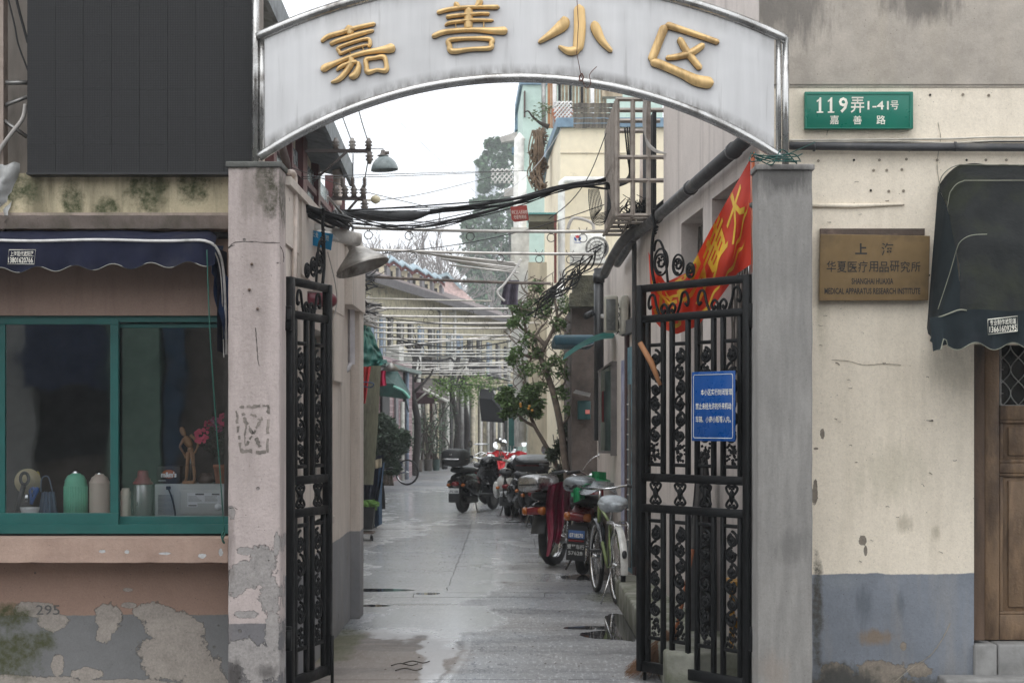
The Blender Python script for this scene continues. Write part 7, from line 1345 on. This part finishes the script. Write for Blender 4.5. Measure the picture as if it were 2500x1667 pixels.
# bicycles
def bike(label,x,y,rz,fr,R=.33,fend=None,bag=False,tilt=0,mtb=False,steer=0):
    M=vM(x,y,rz)@Matrix.Rotation(tilt,4,'Y'); t=thing('bicycle',label,'bicycle',(x,y,0))
    wheel(t,M,0,R,.045 if not mtb else .055,28,m_chrome,tr=.020); wheel(t,M,1.05,R,.045 if not mtb else .055,28,m_chrome,tr=.020)
    m=MB(); bb_=(0,.44,.28); st_=(0,.30,.68); hd=(0,.88,.82); hl=(0,.92,.62)
    for a,b,r in ((bb_,st_,.015),(bb_,hl,.016),(st_,hd,.014),(hd,hl,.018)): tb(m,M,[a,b],r,8,False)
    for s in (-1,1): tb(m,M,[(s*.055,0,R),bb_],.008,6,False); tb(m,M,[(s*.055,0,R),(s*.02,.28,.70)],.007,6,False)
    m.build('frame',fr,t)
    m=MB(); 
    for s in (-1,1): tb(m,M,[(s*.05,1.05,R),(s*.045,.97,.5),(0,.93,.64)],.010,6)
    m.build('fork',fend or fr,t)
    m=MB(); tb(m,M,[st_,(0,.26,.84)],.012); m.build('seat_post',m_chrome,t)
    m=MB(); m.loft([(.10,0,.88,.07,.02),(.16,0,.885,.105,.035),(.26,0,.885,.09,.032),(.36,0,.875,.03,.02),(.42,0,.87,.02,.015)],14,2.3,M); sd_=m.build('saddle',m_mplas,t)
    m=MB(); tb(m,M,[hd,(0,.86,.96)],.012); tb(m,M,[(-.29,.70,1.0),(-.24,.78,1.01),(-.1,.88,.98),(.1,.88,.98),(.24,.78,1.01),(.29,.70,1.0)] if not mtb else [(-.3,.84,.98),(.3,.84,.98)],.011); hb=m.build('handlebar',m_chrome if not mtb else m_mplas,t)
    for s in (-1,1): m=MB(); tb(m,M,[(s*.25,.77,1.01),(s*.31,.66,.995)] if not mtb else [(s*.2,.84,.98),(s*.31,.84,.98)],.018); m.build('grip',m_mplas,hb)
    m=MB(); m.lathe([(0,-.004),(.09,-.004),(.09,.004),(0,.004)],(0,0,0),20,MX(M@Matrix.Translation((.05,.44,.28))@RX.to_4x4())); tb(m,M,[(.06,.44,.28),(.075,.50,.12)],.009,6,False); tb(m,M,[(-.06,.44,.28),(-.075,.38,.44)],.009,6,False); m.build('crank',m_chrome,t)
    for (sx,py,pz) in ((1,.50,.12),(-1,.38,.44)): m=MB(); m.rbox((min(sx*.08,sx*.17),py-.045,pz-.012),(max(sx*.08,sx*.17),py+.045,pz+.012),.004,M); m.build('pedal',m_mplas,t)
    if fend:
        m=MB(); m.grid(lambda u,v:M@V((-.032+.064*u,-(R+.03-.012*(2*u-1)**2)*math.cos(-.15+v*2.1),R+(R+.03-.012*(2*u-1)**2)*math.sin(-.15+v*2.1))),6,16); m.build('rear_mudguard',m_wpaint,t)
        m=MB(); m.grid(lambda u,v:M@V((-.032+.064*u,1.05-(R+.03-.012*(2*u-1)**2)*math.cos(.3+v*1.9),R+(R+.03-.012*(2*u-1)**2)*math.sin(.3+v*1.9))),6,16); m.build('front_mudguard',fend,t)
        m=MB(); m.loft([(-.37,0,.46,.018,.03),(-.36,0,.46,.022,.036),(-.345,0,.46,.02,.03)],10,2.4,M); m.build('rear_reflector',m_mplas,t)
        m=MB(); 
        for s in (-1,1): tb(m,M,[(s*.055,0,R),(s*.06,-.22,.70),(s*.06,.20,.71)],.006,5)
        for k in range(5): tb(m,M,[(-.06,-.22+k*.1,.70),(.06,-.22+k*.1,.70)],.005,5,False)
        m.build('rear_rack',m_chrome,t)
        m=MB(); tb(m,M,[(-.04,.02,.30),(-.16,-.10,.01)],.008,6,False); m.build('stand',m_chrome,t)
    if bag:
        m=MB(); m.grid(lambda u,v:M@V(((.075+.06*math.sin(v*pi))*math.cos(u*2*pi)*(1+.15*mn.noise(V((u*9,v*6,1)))),.22+(.10+.09*math.sin(v*pi))*math.sin(u*2*pi)*(1+.15*mn.noise(V((u*7,v*6,4)))),.80+.13*v+ .012*mn.noise(V((u*8,v*8,0))))),24,10)
        m.loft([(.05,0,.88,.08,.03),(.14,0,.895,.125,.05),(.26,0,.90,.11,.05),(.38,0,.90,.045,.035),(.44,0,.91,.02,.02)],16,2.2,M); m.build('plastic_saddle_bag',mat('clear_wrinkled_plastic',C(178,186,192,1),.2,var=.3,bump=.9,bs=18,bd=.02),t)
    return t,M
scooter('scooter','black scooter wedged between the off white one and the grey topped box',X_(1278,27.6),27.6,math.radians(6),m_bplas,m_bplas,m_mplas,plt='')
scooter('scooter','dark dusty scooter hidden behind the maroon covered motorcycle',X_(1352,23.6),23.6,math.radians(-12),m_mplas,m_bplas,m_mplas,plt='')
scooter('scooter','black scooter in the shade left of the fruit tree, behind the others',X_(1300,31),31,math.radians(-10),m_bplas,m_bplas,m_mplas,mir=True,plt='')
m_lime=mat('lime_green_paint',C(126,142,86,.85),.35,bump=.03)
bike('lime green city bicycle with a plastic wrapped saddle standing at the kerb',X_(1506,15.05),15.05,math.radians(7),m_lime,.335,m_bplas,True)
bike('mountain bike with brown tyres leaning by the round bush, left side of the lane',X_(993,43.3),43.3,math.radians(68),mat('dark_blue_frame',C(50,60,100),.4),.33,None,False,.08,True)
# concrete blocks by the motorcycles
m_blk=mat('olive_grey_block',C(98,98,84,1),.8,dirt=C(60,62,50),bump=.4)
for (q,Zs,lb) in (((1315,1250,1345,1302),20.6,'upper olive cement block leaning at the foot of the street tree'),((1316,1300,1362,1356),20.2,'lower dark cement block on the lane beside the maroon cover')):
    m=MB(); a=P(q[0],q[3],Zs); b=P(q[2],q[1],Zs); m.rbox((a.x,Zs,max(0,a.z)),(b.x,Zs+.3,b.z),.012); one('cement_block',lb,'block',m,m_blk)
# clothes and plant on the left
m_den=mat('blue_denim',C(74,96,122,1),.9,bump=.3,bs=60,dirt=C(50,60,80),dk=.5); m_nav=mat('navy_nylon_coat',C(30,36,50,1),.7,bump=.3)
scooter('scooter','dark scooter almost hidden under a coat and jeans at the left wall',X_(884,25.6),25.6,math.radians(-4),m_mplas,m_mplas,m_mplas,mir=False,plt='',scale=.9)
m=MB(); m.grid(lambda u,v:P(884+ (22+30*math.sin((.25+.75*(1-v))*1.5))*u-2*v,1108+22*(1-u)*(1-v)+(150*v)+4*mn.noise(V((u*6,v*5,0))),24.6+.14*math.sin(u*9+v)-.1*v),16,22); one('navy_coat','navy coat thrown over the hidden scooter on the left','coat',m,m_nav)
m=MB(); m.grid(lambda u,v:P(910+27*u*(1-.35*v)-3*math.sin(v*4)+3,1138-10*u+150*v,24.75+.10*math.sin(u*8)),10,20); one('jeans','faded blue jeans hanging down beside the navy coat','jeans',m,m_den)
m=MB(); m.grid(lambda u,v:P(916+16*u,1122+22*v-4*u,24.5+.1*math.sin(u*5)),8,6); one('beige_cloth','beige cloth roll on top of the hanging jeans','cloth',m,m_beige)
ptl=thing('potted_plant','black tub of fresh green seedlings on a small wheeled trolley','potted plant',P(898,1310,23.2)); c=P(890,1290,23.2); m=MB()
z0=PZ(1292,23.2); z1=PZ(1238,23.2); m.prism([P(868,1238,23.0),P(914,1238,23.0),P(908,1292,23.0),P(874,1292,23.0)],(0,.3,0)); m.build('tub',m_mplas,ptl)
m=MB(); m.prism([P(866,1299,22.95),P(911,1299,22.95),P(911,1303,22.95),P(866,1303,22.95)],(0,.35,0)); m.build('trolley',mat('rusty_trolley_steel',C(110,96,88),.7),ptl)
for px,dz in ((886,0),(909,.0),(906,.3)):
    p=P(px,1313,22.98+dz); p.z=.02; m=MB(); m.lathe([(0,-.012),(.022,-.012),(.022,.012),(0,.012)],p+V((0,0,.004)),10,RX); m.tube([p+V((0,0,.0)),p+V((0,0,.05))],.008,5); m.build('castor',m_mplas,ptl)
m=MB(); leaves(m,[(P(x,1230,23.15),(.06,.12,.05)) for x in (875,885,895,905,915)],520,.045,seed=50,lw=.6); m.build('seedlings',mat('fresh_seedling_leaf',C(120,158,84,1),.6,bump=0,var=.35),ptl,kind='stuff')
# ---------------------------------------------------------------- flag
def fl(u,v,off=0):
    T=[(0,1832,388,1834,645),(.25,1790,462,1800,668),(.5,1735,560,1757,728),(.7,1680,664,1704,796),(.85,1624,690,1652,816),(.95,1597,645,1612,800),(1,1583,615,1592,775)]
    for a,b in zip(T,T[1:]):
        if u<=b[0]+1e-9: break
    f=(u-a[0])/(b[0]-a[0]); q=[a[i]+(b[i]-a[i])*f for i in range(1,5)]
    x=q[0]+(q[2]-q[0])*v; y=q[1]+(q[3]-q[1])*v; Zz_=10.02+.75*u+.075*math.sin((x*.9+y*.25)*.085)*(min(1,u*5)) +.02*math.sin(v*9+u*14)+off
    return P(x,y,Zz_)
ft=thing('flag','red flag with yellow calligraphy hanging behind the right gate leaf','flag',P(1832,640,10))
g=G('red_flag_nylon'); n=g.noise(g.obj,3,3); c=g.mix(g.rng(n,.3,.7),C(204,52,34),C(226,78,48)); g.out(c,.55,0,g.bump(g.noise(g.obj,40,3),.15,.004),Transmission_Weight=.0); m_flag=g.m
b_=g.b; tr=g.t.nodes.new('ShaderNodeBsdfTranslucent'); ms_=g.t.nodes.new('ShaderNodeMixShader'); ms_.inputs[0].default_value=.35; g.put(tr.inputs[0],c); g.t.links.new(b_.outputs[0],ms_.inputs[1]); g.t.links.new(tr.outputs[0],ms_.inputs[2])
for n_ in g.t.nodes:
    if n_.type=='OUTPUT_MATERIAL': g.t.links.new(ms_.outputs[0],n_.inputs[0])
m=MB(); m.grid(fl,90,40); m.build('cloth',m_flag,ft)
m_fy=mat('yellow_flag_print',C(214,172,48,1),.6,bump=0)
def ftext(ch,u0,u1,v0,v1,rot=0):
    vs,fs=textdata(ch,.012); bm=bmesh.new(); bv=[bm.verts.new((a,b,0)) for a,b in vs]
    for f in fs:
        try: bm.faces.new([bv[i] for i in f])
        except ValueError: pass
    bmesh.ops.triangulate(bm,faces=bm.faces[:])
    for _ in range(2): bmesh.ops.subdivide_edges(bm,edges=[e for e in bm.edges if e.calc_length()>.12],cuts=1); bmesh.ops.triangulate(bm,faces=bm.faces[:])
    bm.verts.index_update(); m=MB(); out=[]
    for v_ in bm.verts:
        a,b=v_.co.x-.5,v_.co.y-.5; a,b=a*math.cos(rot)-b*math.sin(rot)+.5,a*math.sin(rot)+b*math.cos(rot)+.5
        out.append(fl(min(1,max(0,u1+(u0-u1)*a)),min(1,max(0,v1+(v0-v1)*b)),-.006))
    m.add(out,[[v.index for v in f.verts] for f in bm.faces]); bm.free(); m.build('printed_character',m_fy,ft)
ftext('大',.12,.34,.0,.55,.4); ftext('黄',.36,.58,.02,.62,.3); ftext('弓',.58,.80,-.0,.7,.2); ftext('龙',.80,.99,.2,.9,.0)
m=MB()
for a,b in (((.02,.35),(.30,.75)),((.10,.7),(.45,.88)),((.45,.8),(.72,.9)),((.62,.15),(.9,.35))):
    pts=[fl(a[0]+(b[0]-a[0])*i/14,a[1]+(b[1]-a[1])*i/14+.03*math.sin(i),-.006) for i in range(15)]; q=[fl(a[0]+(b[0]-a[0])*i/14,a[1]+(b[1]-a[1])*i/14+.03*math.sin(i)+.06*math.sin(i/14*pi),-.006) for i in range(15)]
    m.add(pts+q,[(i,i+1,16+i,15+i) for i in range(14)])
m.build('printed_stroke',m_fy,ft)
m=MB(); m.tube([P(1838,372,9.99),P(1840,665,9.99)],.011,8); m.build('flag_pole',mat('orange_plastic_pole',C(190,96,54),.5),ft)
m=MB(); m.tube([P(1842,496,9.98),P(1842,506,9.98)],.03,10); m.tube([P(1838,501,9.98),P(1856,501,9.9)],.02,8); m.build('pole_clamp',m_cap,ft)
m=MB()
for i in range(7): m.tube(cr([P(1835+rd.uniform(-5,20),375+rd.uniform(-6,14),9.5),P(1855+rd.uniform(-20,30),395+rd.uniform(-22,10),9.43),P(1890+rd.uniform(-30,50),375+rd.uniform(-10,25),9.5),P(1930+rd.uniform(-20,30),395+rd.uniform(-25,8),9.55)],6),.0035,5)
m.tube([P(1870,400,9.45),P(1990,348,9.6)],.0025,5); one('green_cord','tangled dark green cord tied round the arch post on the right pillar','cord',m,mat('dark_green_cord',C(16,72,66),.7),kind='stuff')
# things behind the right gate leaf
m=MB(); a=11.3
def coat(u,v): 
    w_=14+16*min(1,v*1.6)+6*v; x=1712+(-w_+2*w_*u)+3*math.sin(v*8); return P(x,1105+ (440)*v+5*math.sin(u*9),a+.12*math.cos(u*pi*2)+.03*math.sin(u*17+v*3))
m.grid(coat,24,30); one('black_raincoat','long black raincoat hung up behind the right gate leaf','coat',m,m_mplas)
m=MB(); m.tube([P(1692,1340,10.95),P(1664,1480,10.9),P(1640,1580,10.85)],.012,8); br_t=thing('broom','old straw broom standing behind the lower corner of the right gate','broom',P(1600,1640,10.9)); m.build('handle',mat('orange_brown_stick',C(150,88,52),.7),br_t)
m=MB()
for i in range(420): 
    s_=P(1640+rd.uniform(-14,14),1555+rd.uniform(-20,30),10.85+rd.uniform(-.05,.05)); e_=P(1585+rd.uniform(-62,62),1643+rd.uniform(-16,14),10.75+rd.uniform(-.18,.18)); e_.z=max(.006,e_.z); mid=s_.lerp(e_,.5)+V((rd.uniform(-.03,.03),0,rd.uniform(-.01,.03))); m.tube([s_,mid,e_],[.002,.0018,.001],3)
m.build('straw_bristles',mat('broom_straw',C(128,96,72),.9,bump=0,var=.4),br_t,kind='stuff')
m=MB(); m.tube([P(1562,836,10.44),P(1590,885,10.42),P(1612,940,10.40)],[.016,.019,.012],8); one('wooden_stick','short bare wooden stick pushed through the top of the right gate leaf','stick',m,mat('raw_wood_stick',C(166,116,78),.7,streak=True))
ys_=thing('yellow_stand','yellow ochre metal stool frame behind the right gate leaf','stool',P(1800,1650,10.7)); m_ye=mat('ochre_painted_metal',C(176,128,34,1),.6,dirt=C(120,84,40))
m=MB(); m.pbox(1783,1420,1818,1432,10.45,10.75); m.build('seat',m_ye,ys_)
for x,Zs in ((1786,10.46),(1815,10.46),(1788,10.73),(1816,10.73)): m=MB(); p=P(x,1432,Zs); m.box((p.x-.012,Zs-.012,.01),(p.x+.012,Zs+.012,p.z)); m.build('leg',m_ye,ys_)
m=MB(); m.box((PX(1786,10.5),10.5,.33),(PX(1815,10.5),10.52,.40)); m.build('rung',m_ye,ys_)
# sticks and leaves on the wet lane
for i,(x,y) in enumerate(((955,1626),(985,1620),(965,1638))):
    p=P(x,y,1); k=CH/((y-HY)/F); p=V((PX(x,k),k,.006)); m=MB(); m.tube(cr([p,p+V((.06,.03,.01)),p+V((.13,-.02,.004)),p+V((.17,.05,.006))],4),.004,5); one('twig',['left','upper','lower'][i]+' dark twig of the three lying on the wet lane in front','twig',m,mat('dark_bark',C(66,60,54),.9))
m=MB()
for i in range(90):
    y=rd.uniform(1250,1660); k=CH/((y-HY)/F); x=PX(rd.uniform(850,1540),k); m.add([V((x,k,-.0+.004)),V((x+.02*rd.random()+.006,k+.012,.006)),V((x+.01,k+.03*rd.random()+.01,.008))],[(0,1,2)])
one('litter','tiny scraps and dead leaves scattered over the wet lane','litter',m,mat('dead_leaf_scraps',C(80,66,56),.9,bump=0,var=.5),kind='stuff')
# ---------------------------------------------------------------- things standing in the shop window
ZI=10.2; kI=ZI/F; zb=1.016
def vac(name,label,px,prof,mt,extra=None,Z=ZI,s=1):
    t=thing(name,label,'thermos',(PX(px,Z),Z,zb),'thermos flasks in the shop window'); m=MB(); m.lathe([(r*kI,z*kI) for r,z in prof],(PX(px,Z),Z,zb),28); m.build('body',mt,t); return t
rib=[]; 
def ribbed(r0,z0,z1,n_,d): return [(r0-(d if i%2 else 0),z0+(z1-z0)*i/n_) for i in range(n_+1)]
m_ptl=mat('mint_green_plastic',C(112,190,160,1.15),.4,var=.08,bump=.05); t=vac('thermos','tall mint green ribbed thermos flask, first from the left',185,[(0,0),(27,0),(28,3),(28,14),(27,16)]+ribbed(28,18,84,2,0)+[(28,86),(26,92),(27,95),(22,104),(20,108),(12,112),(10,114),(0,114)],m_ptl)
m=MB()
for i in range(28): a=2*pi*i/28; p=V((PX(185,ZI)+28*kI*math.cos(a),ZI+28*kI*math.sin(a),zb)); m.tube([p+V((0,0,16*kI)),p+V((0,0,82*kI))],.0028,4)
m.build('ribs',m_ptl,t); m=MB(); m.lathe([(9*kI,112*kI),(9*kI,117*kI),(5*kI,121*kI),(0,122*kI)],(PX(185,ZI),ZI,zb),16); m.build('stopper',m_chrome,t)
m_ppk=mat('cream_pink_plastic',C(206,192,178,1.15),.5,var=.1,sc_=3,dirt=C(196,140,140),dk=.75,bump=.05); t=vac('thermos','cream thermos flask with pink staining and raised rings, beside the mint one',243,[(0,0),(24,0),(25,3)]+ribbed(25,6,88,30,1.2)+[(25,92),(21,98),(19,104),(12,108),(10,112),(0,112)],m_ppk)
m=MB(); m.lathe([(9*kI,110*kI),(8*kI,116*kI),(0,118*kI)],(PX(243,ZI),ZI,zb),16); m.build('stopper',m_chrome,t)
t=vac('thermos','small cream flask partly behind the green window bar',307,[(0,0),(12.5,0),(13,3),(13,48),(12,50),(12.5,52),(13,66),(10,72),(9,76),(0,76)],m_ppk,Z=10.3)
t=vac('thermos','brushed steel thermos flask with a dark red cup lid',349,[(0,0),(21,0),(22,2),(22,84),(21,86)],mat('brushed_steel_flask',C(150,148,148,1),.35,.7,var=.15,streak=True),Z=10.25)
m=MB(); m.lathe([(0,86*kI),(25*kI,86*kI),(25*kI,90*kI),(20*kI,94*kI),(19*kI,99*kI),(14*kI,104*kI),(13*kI,117*kI),(11*kI,120*kI),(0,120*kI)],(PX(349,10.25),10.25,zb),24); m.build('cup_lid',mat('dark_red_plastic',C(130,44,54,1.1),.4),t)
m=MB(); m.tube(cr([P(372,1162,10.2),P(376,1150,10.2),P(374,1166,10.2)]),.006,6); 
mw=thing('microwave','back of a grey white microwave oven with paper labels behind the shop window','microwave',P(465,1262,10.4)); m_mw=mat('grey_white_enamel',C(168,172,172,1.15),.45,var=.05,bump=.02)
Zm=10.25; a=P(377,1263,Zm); b=P(600,1181,Zm); m=MB(); m.rbox((a.x,Zm,zb),(b.x,Zm+.35,b.z),.008); m.build('case',m_mw,mw)
m=MB(); a=P(440,1256,Zm); b=P(600,1196,Zm); m.rbox((a.x,Zm-.006,a.z),(b.x,Zm+.01,b.z),.005); m.build('raised_panel',m_mw,mw)
m=MB(); 
for i in range(15):
    for j in range(16): x=386+i*2.6; y=1208+j*3; m.pbox(x,y,x+1.3,y+1.5,Zm-.002,Zm)
m.build('vent_holes',m_black,mw,kind='stuff')
m_lab=mat('printed_paper_label',C(206,210,214,1.1),.6,var=.04,bump=0)
for (x0,y0,x1,y1) in ((457,1203,539,1228),(457,1228,482,1237)): m=MB(); m.pbox(x0,y0,x1,y1,Zm-.008,Zm-.0065); m.build('paper_label',m_lab,mw)
m=MB(); 
for (x0,y0,x1,y1) in ((477,1204,498,1208),(517,1204,536,1208),(460,1232,480,1235)): m.pbox(x0,y0,x1,y1,Zm-.0095,Zm-.0085)
for i in range(5):
    for x in (460,500): m.pbox(x,1211+i*3,x+rd.uniform(20,34),1211.8+i*3,Zm-.0095,Zm-.0085)
m.build('label_print',mat('grey_label_print',C(90,92,96),.6,bump=0),mw)
m=MB(); m.lathe([(0,0),(9*kI,0),(9*kI,.002),(0,.002)],P(533,1237,Zm-.007),18,Matrix.Rotation(pi/2,3,'X')); m.build('round_sticker',m_lab,mw)
m=MB(); m.rbox(tuple(P(405,1195,Zm-.02)),tuple(P(417,1186,Zm)),.004); m.tube(cr([P(411,1192,Zm-.02),P(418,1210,Zm-.03),P(425,1235,Zm-.03),P(428,1258,Zm-.03)]),.005,6); m.build('power_cord',m_black,mw)
bxx=thing('candy_box','dark brown candy box with a white lettered logo on top of the microwave','box',P(411,1178,10.35)); m=MB(); a=P(383,1180,10.3); b=P(440,1137,10.3); m.rbox((a.x,10.3,a.z),(b.x,10.42,b.z),.004); m.build('carton',mat('dark_brown_carton',C(44,34,32,1),.5,bump=0),bxx)
m=MB(); m.lathe([(0,0),(14*kI,0),(14*kI,.001),(0,.001)],P(412,1157,10.297),20,Matrix.Rotation(pi/2,3,'X')@Matrix.Diagonal((1.2,.8,1))); m.build('logo_patch',mat('logo_yellow_patch',C(190,110,60),.5,bump=0),bxx)
m=MB(); ptext(m,"m&m's",393,1151,431,1165,10.294,.05); m.build('lettering',mat('logo_white_print',C(225,225,225,1.1),.5,bump=0),bxx)
m=MB(); m.pbox(387,1172,405,1173.5,10.296,10.299); m.build('small_print',m_lab,bxx)
# wooden figure
mk=thing('wooden_mannequin','jointed wooden artist mannequin standing with hands on hips','mannequin',P(462,1180,10.3)); m_mk=mat('varnished_light_wood',C(160,122,90,1.0),.4,var=.1,bump=.02); Zk=10.32
def mt_(nm,pts,rs): m=MB(); q=cr([P(x,y,Zk+dz) for x,y,dz in pts],5); n_=len(q); R=[rs[min(len(rs)-1,int(i*(len(rs)-1)/(n_-1)))]+(rs[min(len(rs)-1,int(i*(len(rs)-1)/(n_-1))+1)]-rs[min(len(rs)-1,int(i*(len(rs)-1)/(n_-1)))])*((i*(len(rs)-1)/(n_-1))%1) for i in range(n_)]; m.tube(q,[r*kI for r in R],10); return m.build(nm,m_mk,mk)
mt_('head',[(443,1042,0),(445,1050,0),(449,1059,0),(451,1063,0)],[4,7,6,3]); mt_('neck',[(451,1061,0),(453,1068,0)],[2.5,3]); mt_('chest',[(452,1066,0),(457,1075,0),(463,1086,0),(465,1092,0)],[6,11,9,5]); mt_('hips',[(464,1090,0),(465,1097,0),(465,1104,0)],[5,8,6])
mt_('upper_arm',[(450,1070,0),(444,1080,-.02),(439,1088,-.03)],[4,4,2.5]); mt_('forearm',[(439,1089,-.03),(443,1097,-.02),(449,1106,0)],[3,3,2]); mt_('hand',[(448,1104,0),(453,1114,0),(451,1118,0)],[3,3,1.5])
mt_('upper_arm',[(465,1061,0),(474,1070,0),(483,1079,0)],[4,3.5,3]); mt_('forearm',[(483,1080,0),(483,1088,0),(480,1096,0)],[3,3,2]); mt_('hand',[(480,1096,0),(476,1104,0),(473,1103,0)],[2,3,1.5])
mt_('thigh',[(460,1103,0),(459,1120,0),(457,1135,0)],[6,5,4]); mt_('shin',[(457,1136,0),(456,1150,0),(455,1166,0)],[4,4.5,3]); mt_('thigh',[(469,1103,0),(471,1120,0),(472,1135,0)],[6,5,4]); mt_('shin',[(472,1136,0),(474,1150,0),(475,1168,0)],[4,4.5,3])
mt_('foot',[(455,1168,0),(452,1173,-.03)],[3.5,2.5]); mt_('foot',[(475,1168,0),(473,1174,-.03)],[3.5,2.5])
m=MB(); m.rbox(tuple(P(445,1181,Zk-.05)),(PX(477,Zk),Zk+.05,PZ(1173,Zk)),.004); m.build('base_block',m_mk,mk); m=MB(); m.tube([P(466,1173,Zk+.01),P(465,1100,Zk+.01)],.002,5); m.build('support_rod',m_chrome,mk)
m=MB(); c=P(502,1181,10.4); m.lathe([(14*kI,0),(20*kI,6*kI),(21*kI,14*kI),(17*kI,21*kI),(14*kI,23*kI),(14*kI,27*kI),(12*kI,27*kI),(12*kI,20*kI)],c,24); one('clay_jar','squat dark brown clay jar on the microwave','jar',m,mat('dark_brown_clay',C(86,72,66,1.1),.6))
fp=thing('flower_pot','terracotta pot with artificial pink roses at the right end of the window','flower pot',P(540,1181,10.35)); m=MB(); c=P(541,1181,10.35); m.lathe([(0,0),(15*kI,0),(19*kI,38*kI),(21*kI,39*kI),(21*kI,48*kI),(18*kI,48*kI),(17*kI,40*kI),(0,38*kI)],c,24); m.build('pot',mat('terracotta',C(168,108,80),.8),fp)
m=MB(); rf=random.Random(8)
for i in range(9): a=c+V((0,0,44*kI)); m.tube(cr([a,P(525+rf.uniform(-20,20),1080,10.35),P(500+i*8,1040+rf.uniform(-18,40),10.35+rf.uniform(-.05,.05))],4),.002,4)
leaves(m,[(P(x,y,10.35),.05) for x,y in ((500,1060),(520,1050),(540,1070),(510,1085),(545,1040),(530,1095),(550,1100))],420,.030,seed=61,lw=.6); m.build('stems_and_leaves',mat('dark_fabric_leaf',C(52,66,58,1),.7,bump=0,var=.4),fp,kind='stuff')
for (x,y,R,mt) in ((490,1062,15,C(206,84,112,1.1)),(508,1036,8,C(196,66,104,1.1)),(524,1028,9,C(176,100,140,1.1)),(548,1024,12,C(190,60,100,1.1)),(534,1046,7,C(170,96,130,1.1))):
    m=MB(); cc_=P(x,y,10.27)
    for k in range(26):
        a=rf.uniform(0,2*pi); rr_=R*kI*math.sqrt(rf.random()); p=cc_+V((rr_*math.cos(a),-.02*(1-rr_/(R*kI)),rr_*math.sin(a))); d1=V((math.cos(a),.3,math.sin(a)))*R*kI*.45; d2=V((-math.sin(a),0,math.cos(a)))*R*kI*.32; m.add([p-d2,p+d1-d2*.8+V((0,-.012,0)),p+d1*1.2,p+d1+d2*.8+V((0,-.012,0)),p+d2],[(0,1,2,3,4)])
    m.build('rose',mat('pink_rose_%d'%x,mt,.7,bump=0,var=.25),fp)
# left group
bw=thing('white_bowl','white ribbed bowl holding blue handled scissors and a steel clip','bowl',P(73,1258,10.15)); c=V((PX(73,10.15),10.15,zb)); m=MB(); m.lathe([(0,0),(17*kI,0),(18*kI,5*kI),(20*kI,8*kI),(21*kI,22*kI),(23*kI,28*kI),(23.5*kI,32*kI),(21*kI,32*kI),(19*kI,18*kI)],c,28); m.build('bowl',mat('white_plastic_bowl',C(222,222,224,1.15),.3,bump=0),bw)
m=MB(); 
for s in (-1,1): m.tube(cr([P(76,1230,10.15),P(80+s*5,1210,10.15),P(83+s*9,1196,10.15),P(86+s*3,1192,10.15),P(82,1208,10.15)]),.009,6)
m.build('blue_handles',mat('blue_plastic_handle',C(36,84,150,1.1),.35,bump=0),bw)
m=MB(); m.tube([P(65,1225,10.14),P(67,1206,10.14),P(64,1205,10.14),P(62,1225,10.14)],.008,6); m.build('steel_clip',m_chrome,bw)
m=MB(); m.lathe([(32*kI,0),(31*kI,.008),(17*kI,.012),(15*kI,.05),(10*kI,.065),(0,.07)],P(68,1175,10.32),28,Matrix.Rotation(pi/2,3,'X')@Matrix.Rotation(.3,3,'Y')); one('straw_hat','pale straw hat hanging behind the white bowl','hat',m,mat('pale_straw',C(190,176,140,1.1),.8,bump=.3,bs=160))
m=MB(); m.tube([P(60+10*math.cos(a),1168+14*math.sin(a),10.22) for a in [i*2*pi/20 for i in range(20)]],.010,8,closed=True); m.tube([P(58,1185,10.22),P(50,1215,10.2),P(42,1250,10.2)],.016,8); one('black_handle_fan','object with a black ring handle and wrapped grip in front of the straw hat','tool',m,mat('mixed_dark_plastic',(.03,.03,.03,1),.4))
m=MB(); m.tube(cr([P(85,1172,10.35),P(92,1152,10.35),P(98,1175,10.35)]),.007,6); one('yellow_ring','small yellow plastic loop above the straw hat','loop',m,mat('yellow_plastic',C(206,180,60,1),.4,bump=0))
m=MB(); m.grid(lambda u,v:P(92+52*u+ (1-v)*(10-20*u),1200+60*v+3*mn.noise(V((u*7,v*6,0))),10.28+.07*math.sin(u*pi)*-1+.015*math.sin(u*19)),20,14); m.tube(cr([P(100,1200,10.25),P(102,1168,10.25),P(118,1164,10.25),P(128,1200,10.25)]),.004,5); one('plastic_bag','grey blue plastic carrier bag beside the white bowl','bag',m,mat('grey_blue_plastic_bag',C(112,130,150,1.1),.4,var=.3,bump=.5,bs=12,bd=.02))
